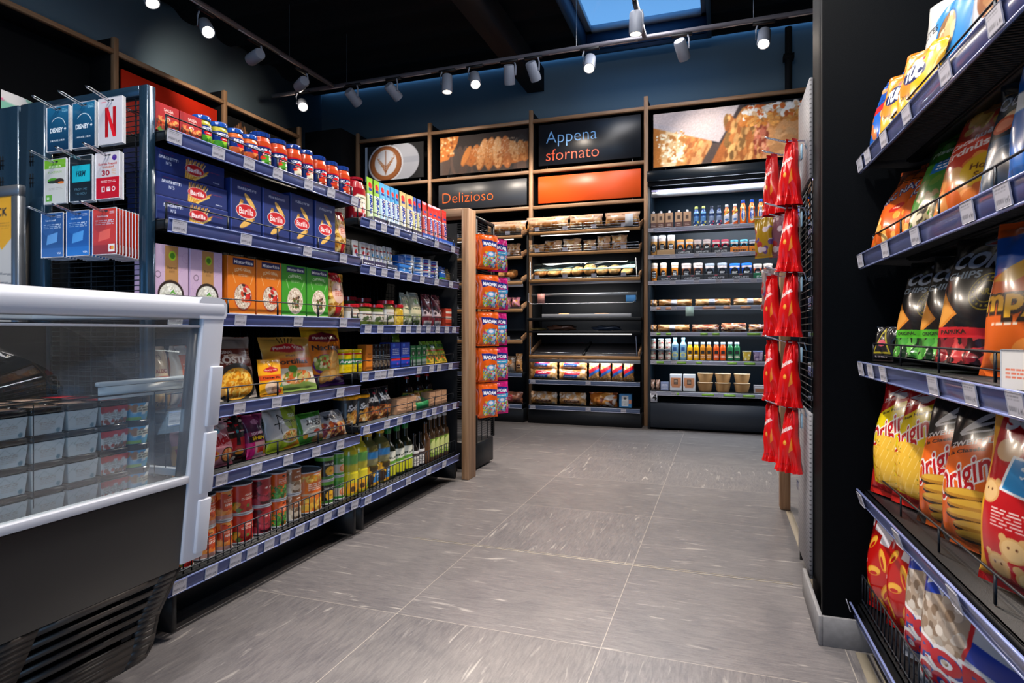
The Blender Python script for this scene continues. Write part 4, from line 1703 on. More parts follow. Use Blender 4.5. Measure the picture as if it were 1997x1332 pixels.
for x in (.3155, 1.2):
    fpart(o, 'post', (x, 3.615, .875), (.05, .09, 1.75), M_OAK, o)
fpart(o, 'top_beam', (.757, 3.615, 1.725), (.83, .09, .05), M_OAKX, o)

# ================================================================== BAKERY UNITS
M_OAKE = wood('oak_shelf_edge', '#b98d5c', '#966a40', axis=0)
BZ = (1.985, 1.765, 1.487)


def bakery(label, x0, x1, lit=True, left=False):
    W_ = x1 - x0
    o = empty('bread_unit', (x0, 6.13, 0))
    tag(o, label, 'bread display', 'bread display units')
    fp = lambda n, c, d, m, b=.002: MB().box(c, d, b=b).build(n, m, o)
    fp('side_panel', (-.004, .32, 1.0), (.02, .3, 2.0), M_BLACKM)
    fp('side_panel', (W_ + .002, .32, 1.0), (.02, .3, 2.0), M_BLACKM)
    fp('back_panel', (W_ / 2, .5, 1.1), (W_, .02, 2.0), mat('charcoal_back', '#22252a', .5))
    fp('base', (W_ / 2, .18, .07), (W_ + .024, .34, .14), M_BLACK)
    # three tilted oak trays with chrome fences
    for i, z in enumerate(BZ if not left else (1.965, 1.745, 1.475, 1.185, .85)):
        t = empty('tray', (0, .03, z), parent=o)
        q = MB().box((W_ / 2, .2, 0), (W_, .42, .012), b=.002)
        q.build('bed', mat('tray_black', '#15161a', .4), t)
        MB().box((W_ / 2, -.012, 0), (W_, .018, .032), b=.002).build('edge', M_OAKE, t)
        for xx in (.008, W_ - .008):
            MB().box((xx, .2, .03), (.014, .42, .05), b=.002).build('side_rail', M_OAKY, t)
        t.rotation_euler = (math.radians(16), 0, 0)
        q = MB()
        n_ = 3 if i < 2 else 1
        for k in range(n_):
            zz = .03 + k * .028
            for a, b in ((.01, W_ / 2 - .01), (W_ / 2 + .01, W_ - .01)):
                q.tube([(a, -.018, zz), (b, -.018, zz)], .0028, n=6)
        for xx in (.012, W_ / 2 - .01, W_ / 2 + .01, W_ - .012):
            q.tube([(xx, -.018, 0), (xx, -.018, .03 + (n_ - 1) * .028)], .0028, n=6)
        q.build('wire_fence', M_CHROME, t)
        for k in range(4):
            ticket(t, W_ * (.08 + .26 * k), .028, k, y=-.022, tilt=0)
        if i == 0:
            MB().box((W_ / 2, .02, -.03), (W_ * .8, .012, .008)).build('light_bar', M_LED, t)
        if i == 2:
            MB().box((W_ / 2, .0, -.03), (W_, .006, .03), b=.001).build('rail', M_ALU, t)
    if left:
        for z in (.72, .36):
            pass
    else:
        # tilting glass flap and arms
        q = MB().box((W_ / 2, .03, 1.63), (W_ - .1, .004, .07))
        q.build('glass_flap', glassy('flap_glass', (.8, .95, .95), 1.5, .02, .05), o)
        for xx in (.02, W_ - .03):
            for z in (1.58, .80):
                MB().tube([(xx, .0, z - .08), (xx - .012, .02, z + .11)], .006, n=8).build('arm', M_CHROME, o)
        q = MB()
        pts = [(.0, 0, 1.36), (.0, 0, 1.27), (.03, 0, 1.245), (W_ - .07, 0, 1.245), (W_ - .03, 0, 1.28), (W_ - .03, 0, 1.36)]
        q.tube(pts, .004, n=6)
        q.box((W_ / 2, 0, 1.335), (W_ - .06, .004, .03))
        q.build('tilt_cover', M_ALU, o)
        MB().box((W_ - .09, .001, 1.30), (.1, .003, .09), b=.01).build('blue_corner', mat('blue_sheet', '#4f94d4', .4), o)
        fp('cutting_tray', (W_ / 2 + .03, .0, 1.12), (W_ * .8, .02, .035), M_GREYW)
        fp('counter', (W_ / 2, .16, 1.085), (W_ + .02, .36, .03), M_BLACK)
        fp('bag_shelf', (W_ / 2, .18, .955), (W_, .34, .02), M_BLACK)
        MB().box((W_ / 2, .04, .93), (W_ * .85, .015, .01)).build('light_bar', M_LED, o)
        MB().box((W_ / 2, .028, 1.592), (W_ - .12, .005, .008)).build('glass_edge', mat('teal_glass_edge', '#5f9a98', .3), o)
        MB().box((W_ * .12, -.012, 1.30), (.075, .002, .10)).build('info_card', mat('pink_card', '#c88a80', .5), o)
        MB().box((W_ * .91, -.03, 2.06), (.075, .002, .12)).build('info_card', mat('white_card', '#c0c4cc', .5), o)
        for z in (1.70, 1.42, .64):
            lamp('AREA', 'bread_led_light', (x0 + W_ / 2, 6.17, z + .02), 2.6, (1, .95, .88), (x0 + W_ / 2, 6.3, z - .5), W_ * .85, sy=.03)
        t = empty('tray', (0, .03, .70), parent=o)
        MB().box((W_ / 2, .2, 0), (W_, .42, .01)).build('bed', mat('tray_grey', '#4c4b50', .35), t)
        MB().box((W_ / 2, -.012, -.002), (W_, .018, .03), b=.002).build('edge', M_OAKE, t)
        MB().box((W_ / 2, .2, .016), (.02, .4, .03)).build('divider', M_BLACK, t)
        q = MB()
        for a, b in ((.03, W_ / 2 - .02), (W_ / 2 + .02, W_ - .03)):
            q.tube([(a, -.01, .012), (a, -.01, .045), (b, -.01, .045), (b, -.01, .012)], .003, n=6)
        q.build('wire_fence', M_CHROME, t)
        for xx in (.012, W_ - .012):
            MB().box((xx, .2, .03), (.014, .42, .05), b=.002).build('side_rail', M_OAKY, t)
        t.rotation_euler = (math.radians(18), 0, 0)
        MB().box((W_ / 2, .02, .655), (W_, .006, .035), b=.001).build('rail', M_ALU, o)
    for z in ((.455, .19) if not left else (.52, .19)):
        shelf(o, W_, .34, z, (W_ * .04, W_ * .55) + ((W_ * .86,) if z < .3 else ()), rail=mat('steel_blue_rail', '#5a6886', .3), lip=M_RAILG, yo=.0)
    return o


bakery('black bread display with oak trays in the centre of the back wall', -1.925, -.775)
bakery('black bread display with oak trays half hidden behind the sweets rack', -3.14, -2.0, left=True)

# ================================================================== WALL FRIDGE
FX0, FX1 = -.70, .93
W_ = FX1 - FX0
fg = empty('open_fridge', (FX0, 6.13, 0))
tag(fg, 'tall open black fridge with drinks and sandwiches at the right of the back wall', 'fridge')
fp = lambda n, c, d, m, b=.002: MB().box(c, d, b=b).build(n, m, fg)
M_FRB = mat('fridge_navy_black', '#0f1a24', .35, coat=.2)
fp('side_panel', (.012, .31, 1.25), (.024, .62, 2.5), M_FRB)
fp('side_panel', (W_ - .012, .31, 1.25), (.024, .62, 2.5), M_FRB)
fp('back_panel', (W_ / 2, .55, 1.25), (W_, .04, 2.4), mat('fridge_back', '#0a1a26', .5))
fp('base', (W_ / 2, .20, .14), (W_ - .05, .40, .24), mat('fridge_base', '#212832', .4))
fp('kick_plate', (W_ / 2, .25, .03), (W_ - .08, .4, .06), M_BLACKM)
fp('canopy', (W_ / 2, .20, 2.47), (W_, .5, .10), M_FRB)
fp('canopy_front', (W_ / 2, .0, 2.42), (W_, .03, .08), M_BLACK)
fp('blind_box', (W_ * .55, -.02, 2.485), (W_ * .55, .02, .04), M_GREYW)
fp('blind', (W_ / 2, .03, 2.30), (W_ - .06, .03, .05), M_ALU)
MB().box((W_ / 2, .05, 2.345), (W_ * .96, .02, .012)).build('light_bar', M_LEDF, fg)
lamp('AREA', 'fridge_led_light', (FX0 + W_ / 2, 6.16, 2.33), 28, (.85, .92, 1), (FX0 + W_ / 2, 6.3, .6), W_ * .9, sy=.05)
FZ = (1.972, 1.708, 1.455, 1.205, .955, .678, .375)
for i, z in enumerate(FZ):
    s_ = shelf(fg, W_ - .05, .40, z, (.06, .25) if i > 2 else (.03, .24, .46, .66, .82, .97), None, rail=M_RAILG, lip=mat('pale_lip', '#b9bcca', .3), x0=.025, yo=.0, rail_h=.036)
    if i >= 4 or i == 3:
        r_ = random.Random(i)
        x = .03
        while x < W_ - .2:
            l = r_.uniform(.05, .13)
            c = (.85, .45, .35) if (i == 3) else (.55, .78, .3)
            if r_.random() < .75:
                MB().box((x + l / 2, -.003, -.022), (l, .002, .022), hx('#d8a080') if i == 3 else hx('#86b84a')).build('coloured_strip', M_BOX, s_)
            x += l + r_.uniform(.02, .1)
for z in FZ[:6]:
    MB().box((W_ / 2, .05, z - .032), (W_ * .92, .012, .006)).build('light_bar', M_LEDF, fg)
    lamp('AREA', 'shelf_led_light', (FX0 + W_ / 2, 6.165, z - .04), 3.6, (.88, .94, 1), (FX0 + W_ / 2, 6.26, z - .5), W_ * .9, sy=.03)
o = MB().box((0, 0, 0), (.075, .002, .09)).build('info_card', mat('pale_green_card', '#a8c4bc', .5), fg)
o.location = (on_y(1345, 6.12) - FX0, -.012, 1.15)
q = MB()
text_mesh(q, '4', .045, .285, .055, (.1, .1, .1), y=-.004, bold=.04)
o4 = MB().box((.06, -.001, .31), (.065, .003, .085)).build('number_plate', M_WHITE, fg)
q.build('numeral', M_BLACKM, o4)

# ================================================================== PRODUCTS
NAVY, NAVY2 = '#1c2f6e', '#16255a'


def ordn(i, n, left='leftmost', right='rightmost'):
    if n == 2:
        return ('left', 'right')[i] + ' of the two'
    w_ = ['', 'second', 'third', 'fourth', 'fifth', 'sixth', 'seventh', 'eighth', 'ninth', 'tenth']
    if i == 0:
        return 'leftmost of the row'
    if i == n - 1:
        return 'rightmost of the row'
    if i < n / 2:
        return w_[i] + ' from left'
    return w_[n - 1 - i + (0 if False else 0)] + ' from right' if n - 1 - i > 0 else 'rightmost of the row'


def ordr(i, n):
    if n == 2:
        return ordn(i, n)
    w_ = ['', 'second', 'third', 'fourth', 'fifth', 'sixth', 'seventh', 'eighth', 'ninth', 'tenth', 'eleventh']
    if i == 0:
        return 'leftmost of the row'
    if i == n - 1:
        return 'rightmost of the row'
    if i <= (n - 1) / 2:
        return w_[i + 0] .replace('', '') and {1: 'second', 2: 'third', 3: 'fourth', 4: 'fifth', 5: 'sixth', 6: 'seventh'}[i] + ' from left'
    return {1: 'second', 2: 'third', 3: 'fourth', 4: 'fifth', 5: 'sixth', 6: 'seventh'}[n - 1 - i] + ' from right'


class LeftFace:
    X = GX - .045
    rot = PI / 2

    def pos(s, px, ins=0.0):
        X = s.X - ins
        return (X, on_x(px, X))

    def along(s, px):
        return on_x(px, s.X)

    def zt(s, px, py):
        return zat(py, s.X, on_x(px, s.X))


class BackFace:
    def __init__(s, Y):
        s.Y = Y
    rot = 0.0

    def pos(s, px, ins=0.0):
        return (on_y(px, s.Y + ins), s.Y + ins)

    def along(s, px):
        return on_y(px, s.Y)

    def zt(s, px, py):
        return zat(py, on_y(px, s.Y), s.Y)


class RightFace:
    rot = RROT
    ins = .05

    def pos(s, px, ins=0.0):
        return rpos(on_r(px, s.ins + ins), s.ins + ins)

    def along(s, px):
        return on_r(px, s.ins)

    def zt(s, px, py):
        x, y = s.pos(px)
        return zat(py, x, y)


LF, RF = LeftFace(), RightFace()
BF = BackFace(6.19)


def stock(face, z, spans, ytop, key, maker, name, cat, core, group=None, rz=0.0, ins=0.0, tilt=None, wk=.97, labels=None, same=False, h=None, ords=None):
    """a run of equal products; spans = (left px, right px) of each on the shelf front"""
    w_ = sum(abs(face.along(b) - face.along(a)) for a, b in spans) / len(spans) * wk
    if h is None:
        a, b = spans[0]
        h = face.zt((a + b) / 2, ytop) - z
    out = []
    for i, (a, b) in enumerate(spans):
        m = (face.along(a) + face.along(b)) / 2
        # position from the middle of the span measured in the plane
        if isinstance(face, LeftFace):
            p = (face.X - ins, m)
        elif isinstance(face, BackFace):
            p = (m, face.Y + ins)
        else:
            p = rpos(m, face.ins + ins)
        if labels:
            lb = labels[i]
        elif len(spans) == 1 or same:
            lb = core
        else:
            lb = core + ', ' + (ords or ordr)(i, len(spans))
        jit = rnd.uniform(-.05, .05) if name.endswith(('bag', 'pouch', 'packet', 'pack', 'tube', 'jar', 'bottle', 'tin')) else rnd.uniform(-.008, .008)
        o = put(key, lambda: maker(w_, h), (p[0], p[1], z), face.rot + rz + jit, lb, cat, group if (group and (len(spans) > 1 or same)) else group, tilt=tilt)
        out.append(o)
    return out


# ---- art ----------------------------------------------------------
def barilla(A, x, y, s, tilt=0.0):
    A.ell(x, y, .30 * s, .155 * s, '#f0e8e4').ell(x, y, .285 * s, .14 * s, '#c8141e')
    A.text('Barilla', x, y, .13 * s / A.a, '#f6f2f0', w=.42 * s, bold=.02, rot=tilt)


def art_salsa(w, h):
    A = Art(w, h, 60, '#b51620')
    A.rect(0, 0, .16, 1, '#a3101c').text('SALSA', .55, .82, .1, '#f4e6dc', w=.42)
    A.small(.38, .68, .75, .73, '#f0cfc4', 1)
    A.ell(.5, .5, .12, .07, '#e9dcd2').rect(0, .08, 1, .42, '#5b2a1c').blobs(.1, .2, .95, .5, ['#d94a1e', '#f2b25c', '#c22a18', '#e8874a'], .06, 40, 2)
    A.blobs(.05, .0, .95, .2, ['#8c2a18', '#c2502a', '#4a7a2a'], .06, 30, 4)
    return A


def art_pesto(lower):
    def f(w, h):
        A = Art(w, h, 56, lower)
        A.rect(0, .52, 1, 1, '#16307a').text('PESTO', .5, .82, .17, '#eef0f6', w=.5)
        A.ell(.5, .62, .14, .08, '#c8141e').small(.42, .6, .58, .64, '#ffffff', 1)
        A.ell(.3, .25, .16, .16, {'#9ccc3c': '#3f8a2a'}.get(lower, '#b5502a'), rot=.5).ell(.66, .22, .17, .14, {'#9ccc3c': '#62a832'}.get(lower, '#7a2a1a'), rot=-.4)
        A.rect(0, 0, .12, .52, '#dfe3e8')
        return A
    return f


def art_sauce(t, acc):
    def f(w, h):
        A = Art(w, h, 60, '#16265e')
        A.rect(0, .93, 1, 1, '#b8121c').rect(0, 0, 1, .07, '#b8121c').text(t, .5, .78, .13, '#eceef6', w=.6)
        A.ell(.5, .56, .17, .11, '#c8141e').text('Barilla', .5, .56, .08, '#ffffff', w=.26)
        A.ell(.5, .26, .2, .13, acc).blobs(.32, .12, .7, .38, [acc, '#e8e2d6', '#c83a22'], .04, 12, 3)
        return A
    return f


def art_spag(w, h):
    A = Art(w, h, 120, NAVY)
    A.rect(0, .0, 1, .05, NAVY2).rect(0, .95, 1, 1, '#223886')
    A.text('SPAGHETTI', .21, .66, .13, '#dfe6f4', w=.25).text('N°5', .21, .44, .13, '#dfe6f4', w=.07).small(.1, .82, .28, .86, '#a02440', 1)
    for k in range(15):
        x = .47 + .018 * k
        A.line(.43 + .01 * k, .02, x - .02 + .006 * (k % 3), .9 + .05 * math.sin(k * 2.1), .012, ['#f0bc4a', '#d8942a', '#f6d27a'][k % 3])
    A.line(.55, .02, .74, .45, .02, '#f4c860').line(.5, .02, .76, .58, .018, '#d8942a')
    A.ell(.56, .48, .135, .068, '#f0e8e4').ell(.56, .48, .13, .063, '#c8141e').text('Barilla', .56, .47, .2, '#ffffff', w=.2)
    A.small(.76, .58, .93, .64, '#7a2a50', 1, 3).small(.83, .12, .93, .2, '#c9d2e8', 1, 8)
    return A


def tubep(A, x, y, l, t, rot, c='#f0c468', d='#c8923a'):
    A.ell(x, y, l, t, d, rot=rot).ell(x - .004, y + .004, l * .97, t * .8, c, rot=rot)
    for k in (-.35, 0, .35):
        A.line(x - l * .8 * math.cos(rot) - t * k * math.sin(rot), y + (-l * .8 * math.sin(rot) + t * k * math.cos(rot)) / A.a, x + l * .8 * math.cos(rot) - t * k * math.sin(rot), y + (l * .8 * math.sin(rot) + t * k * math.cos(rot)) / A.a, t * .12, d)
    A.ell(x + l * .9 * math.cos(rot), y + l * .9 * math.sin(rot) / A.a, t * .5, t * .8, '#9a6a24', rot=rot)


def art_penne(t):
    def f(w, h):
        A = Art(w, h, 90, NAVY)
        A.text(t, .52, .87, .045, '#d8def0', w=.62).small(.35, .93, .65, .95, '#8a2a4a', 1)
        tubep(A, .62, .66, .25, .07, -.75)
        tubep(A, .3, .5, .2, .07, 1.3)
        tubep(A, .52, .25, .28, .075, .55)
        barilla(A, .5, .46, 1.15)
        A.rect(0, 0, .03, 1, '#2b45a0').small(.35, .09, .66, .11, '#8a2a4a', 1).small(.48, .03, .6, .05, '#d8def0', 1)
        return A
    return f


def art_pasta_bag(w, h):
    A = Art(w, h, 44, '#d9a443')
    A.blobs(0, 0, 1, 1, ['#eec068', '#b87c28', '#f4d48a', '#8f5c1c', '#d9a443'], .06, 260, 5, asp=2.2)
    A.rect(.25, .8, .8, 1, '#c2141e').rect(.38, .05, .72, .28, '#c2141e')
    A.ell(.55, .56, .33, .32, '#e6b4a4').ell(.55, .56, .31, .3, '#e9c1ae').small(.35, .48, .75, .64, '#b8402c', 4, 2)
    return A


def art_basmati(w, h):
    A = Art(w, h, 84, '#c9aecb')
    for k in range(7):
        A.ring(.05 + .15 * k, .3 + .09 * k, .12 + .03 * (k % 3), .008, '#b898c0')
        A.ring(.9 - .1 * k, .2 + .12 * k, .1, .007, '#d6c0d8')
    A.rect(.36, .30, .72, 1, '#b5854e').ell(.56, .85, .1, .115, '#a2c82c').ell(.56, .85, .07, .07, '#3f7d1e', rot=.8)
    A.text('Basmati', .55, .67, .04, '#33251c', w=.26, bold=.0).small(.47, .59, .63, .63, '#6a4a2c', 3, 2)
    A.ell(.52, .26, .36, .33, '#2e221f').ell(.52, .25, .31, .28, '#d9d9cd')
    A.blobs(.2, 0, .85, .5, ['#e8e8dd', '#f6f6ee', '#c3c4b4', '#d9d9cd'], .022, 420, 3, asp=2.2, clip=(.52, .25, .31, .28))
    A.ell(.55, .3, .07, .02, '#4f9a32', rot=.8).ell(.6, .29, .06, .02, '#5fae3c', rot=-.5).ring(.17, .55, .07, .012, '#3c2c3c')
    return A


def art_mrice(c, c2, t, food):
    def f(w, h):
        A = Art(w, h, 80, c)
        A.rect(.18, .86, .95, .975, '#1b1f5c').text('MisterRice', .565, .915, .055, '#f2f0ea', w=.68, bold=.03)
        A.text(t, .55, .76, .055, c2, w=.6, arc=.05).small(.38, .66, .74, .71, c2, 2, 4)
        for s in (-1, 1):
            for k in range(6):
                A.ell(.55 + s * (.28 + .02 * k), .55 + .03 * k, .03, .012, c2, rot=s * (1 + .2 * k), al=.6)
        A.ell(.55, .30, .33, .37, '#b5402a' if food == 'veg' else '#e8dccb').ell(.55, .31, .31, .34, '#dcc9b4')
        A.blobs(.2, .02, .9, .62, ['#eadcca', '#cbb49c', '#f4eadd', '#b59a80'], .017, 420, 7, asp=2, clip=(.55, .31, .31, .34))
        if food == 'veg':
            A.blobs(.5, .25, .82, .6, ['#c81e1a', '#e04a24', '#3a2a24', '#d8302a'], .05, 16, 5, asp=1.5, clip=(.55, .31, .31, .34))
        else:
            A.blobs(.42, .18, .7, .4, ['#6a4a34', '#4f6a2c', '#3a2c24', '#8a5a3c'], .035, 22, 5, asp=1.4)
        A.rect(0, 0, 1, .02, c2)
        return A
    return f


def art_tortilla(w, h):
    A = Art(w, h, 110, '#e08a1e')
    A.grad(0, .8, 1, 1, '#d9a040', '#b58a3a').rect(0, .42, 1, .6, '#e2701c').grad(0, .6, 1, .8, '#d98a24', '#e8b04a')
    A.poly([(.15, .74), (.2, .82), (.5, .88), (.8, .82), (.85, .74), (.5, .70)], '#c01c22').text('Pancho Villa', .5, .78, .05, '#f6e6d0', w=.58, arc=.02)
    for k in range(5):
        A.line(.38 + k * .05, .88, .36 + k * .07, .98, .018, '#38261c')
    A.text('WRAPS', .5, .645, .03, '#3a241c', w=.2).text('Tortillas', .5, .535, .085, '#33201a', w=.7, bold=.03)
    A.rect(0, 0, 1, .42, '#dfd6c3').poly([(0, 0), (1, 0), (1, .1), (.7, .17), (.3, .12), (0, .2)], '#7f9a4a')
    A.blobs(.25, .08, .95, .4, ['#c8642c', '#6f8a34', '#e09a5a', '#a83c22', '#d9c07a'], .035, 80, 4, asp=1.6, rots=(.3, .9), clip=(.58, .25, .3, .1))
    A.ell(.5, .4, .09, .05, '#4f8a34').poly([(0, .12), (.12, .38), (.04, .42), (0, .42)], '#3f6a5a')
    return A


def art_nachips(w, h):
    A = Art(w, h, 90, '#e27a1c')
    A.grad(0, .8, 1, 1, '#e8b42c', '#d8a01c').poly([(.1, .76), (.15, .86), (.5, .92), (.85, .86), (.9, .76), (.5, .73)], '#7c1a2a').text('Pancho Villa', .5, .81, .045, '#f2dcc0', w=.6)
    A.text('Nachips', .5, .645, .085, '#2c1c20', w=.74, sh=.1)
    A.poly([(0, 0), (1, 0), (1, .12), (0, .22)], '#4a2260').ell(.82, .55, .12, .06, '#5a2a7a')
    A.ell(.4, .36, .3, .17, '#5c2a78').ell(.4, .38, .27, .14, '#9ab04a').blobs(.15, .3, .66, .48, ['#c9d07a', '#6a8a34', '#e8e0b0', '#c04a2a'], .03, 70, 3)
    for x, y in ((.6, .3), (.75, .25), (.55, .18), (.38, .16), (.8, .42), (.62, .48)):
        A.ell(x, y, .14, .11, '#e8a04a', rot=.4).ell(x, y, .11, .08, '#f2bb6a', rot=.4)
    return A


def art_rosti(w, h):
    A = Art(w, h, 110, '#d8c8b8')
    A.rect(0, .72, 1, 1, '#8f857c').rect(0, .5, 1, .8, '#6c2a1c').text('ORIGINAL', .3, .745, .045, '#efe4d8', w=.42).text('RÖSTI', .42, .62, .1, '#f2ebe2', w=.62, bold=.05)
    A.small(.72, .6, .93, .76, '#e0d2c4', 4, 3).small(.3, .535, .6, .56, '#e6dccf', 1)
    A.ell(.52, .25, .46, .34, '#3b3a38').ell(.52, .24, .38, .27, '#e3a02c').blobs(.1, 0, .95, .46, ['#f0bc4a', '#d88f20', '#f6cf6c', '#c87a18'], .022, 340, 6, asp=2.6, clip=(.52, .24, .36, .25))
    A.ell(.12, .12, .12, .08, '#c89a5a').ell(.1, .3, .08, .06, '#dca868')
    return A


def art_mix(w, h):
    A = Art(w, h, 70, '#e6a41c')
    A.rect(0, .9, 1, 1, '#d89a20').poly([(.2, .72), (.5, .8), (.8, .72), (.8, .66), (.5, .62), (.2, .66)], '#b81c22').text('Pancho Villa', .5, .70, .035, '#f6e6d0', w=.5)
    A.line(.45, .8, .4, .88, .02, '#2c1c18').line(.55, .8, .6, .88, .02, '#2c1c18')
    A.rect(0, .42, 1, .56, '#d8501c').text('Chicken Mix', .5, .49, .055, '#2a1814', w=.76).ell(.5, .22, .3, .2, '#dcb89a').ell(.4, .25, .2, .12, '#e9cbb0').ell(.62, .16, .18, .1, '#c89a7a')
    A.rect(0, 0, 1, .06, '#c8841c').ell(.8, .1, .1, .05, '#c02a1c').poly([(.8, .22), (1, .36), (1, .2)], '#3f8a5a')
    return A


def art_buldak(w, h, bg='#d9909a'):
    A = Art(w, h, 90, bg)
    A.grad(0, .7, 1, 1, '#d8848f', '#d9a9b4').ell(.35, .78, .16, .08, '#7fc0d8').ell(.62, .86, .2, .07, '#e8d8d8')
    A.text('Buldak', .5, .58, .17, '#a81424', w=.86, bold=.05, rot=.18).small(.3, .44, .7, .5, '#b8303c', 2)
    A.ell(.68, .24, .26, .2, '#3a2a26').ell(.68, .24, .23, .17, '#e8823a').blobs(.45, .1, .92, .38, ['#f0a050', '#d8602a', '#f4bc6a'], .02, 120, 3, asp=4, clip=(.68, .24, .23, .17))
    A.ell(.2, .26, .16, .14, '#f09a2c').ell(.22, .3, .08, .07, '#e02a1c').ell(.14, .2, .08, .06, '#f6d040').rect(0, 0, 1, .06, '#c06a7a')
    return A


def art_shin(w, h):
    A = Art(w, h, 90, '#b5101e')
    A.grad(0, 0, 1, .3, '#2a1a18', '#b5101e')
    A.text('辛', .5, .62, .42, '#d8ccc8', bold=.09).text('辛', .5, .62, .42, '#14171a', bold=.045)
    A.ell(.5, .6, .07, .06, '#2aa0b0').ell(.55, .18, .3, .14, '#1c1c1c').ell(.55, .2, .2, .09, '#e0902a').ell(.3, .1, .1, .06, '#d8d0c0')
    return A


def art_shin2(w, h):
    A = Art(w, h, 70, '#8f2a5c')
    A.grad(0, .6, 1, 1, '#3a2040', '#a83a6a').ell(.5, .82, .2, .11, '#d090b0').text('TOOMBA', .5, .56, .06, '#efe6e6', w=.6, rot=.1)
    A.poly([(.1, .36), (.9, .4), (.9, .54), (.1, .5)], '#241a1c').text('SHIN', .5, .45, .075, '#e8c01c', w=.55).rect(.0, 0, .3, .36, '#d81c78')
    A.poly([(.3, 0), (1, 0), (1, .36), (.3, .36)], '#e0a8a8').rect(.4, .12, .8, .24, '#c82a1c').small(.42, .02, .85, .1, '#f2ece6', 2).ell(.9, .12, .12, .12, '#f0a81c')
    return A


def art_soba(w, h):
    A = Art(w, h, 110, '#c4c6c4')
    A.poly([(.5, 1), (1, 1), (1, .45), (.7, .35), (.48, .6)], '#a4bc3c').poly([(0, 0), (1, 0), (1, .14), (.4, .26), (0, .3)], '#b4c828')
    A.line(.2, .62, .62, .66, .02, '#1e2422').line(.3, .5, .34, .84, .022, '#1e2422').line(.34, .84, .5, .72, .02, '#1e2422')
    A.ring(.52, .5, .17, .016, '#2a302e').rect(.34, .52, .7, .7, '#c4c6c4', .5)
    A.text('SOO', .76, .78, .075, '#f0f0ea', w=.24, bold=.02).text('YEON', .76, .78 - .14, .05, '#2c3a1c', w=.3)
    A.ell(.66, .3, .3, .14, '#e6e2d4').ell(.66, .3, .27, .115, '#e39a4a').blobs(.4, .2, .95, .42, ['#f0b868', '#d07a30', '#7fa034', '#f6d89a'], .018, 130, 3, asp=3, clip=(.66, .3, .27, .115))
    A.poly([(.45, .02), (1, .2), (1, .06), (.7, 0)], '#e8901c')
    return A


def art_green_noodle(w, h):
    A = Art(w, h, 70, '#3f8a2c')
    A.poly([(.12, .2), (.95, .22), (.9, .86), (.1, .82)], '#d2d6cf').text('짜장', .55, .66, .17, '#1a1c1a', w=.6, sh=.3).small(.3, .42, .8, .5, '#5a605a', 2).ell(.6, .36, .14, .05, '#c8402a')
    A.ell(.7, .12, .25, .1, '#a87a44').ell(.2, .25, .08, .07, '#e0a02c')
    return A


def art_silver_noodle(w, h):
    A = Art(w, h, 60, '#4a2420')
    A.poly([(0, .5), (1, .44), (1, 1), (0, 1)], '#a7a7aa').text('볶음면', .45, .74, .14, '#23252a', w=.7, sh=.3)
    A.blobs(0, 0, 1, .5, ['#c8602c', '#e09a4a', '#8a2a2a', '#f0c07a', '#d8d0c8', '#7a3a4a'], .05, 90, 4, asp=1.8)
    return A


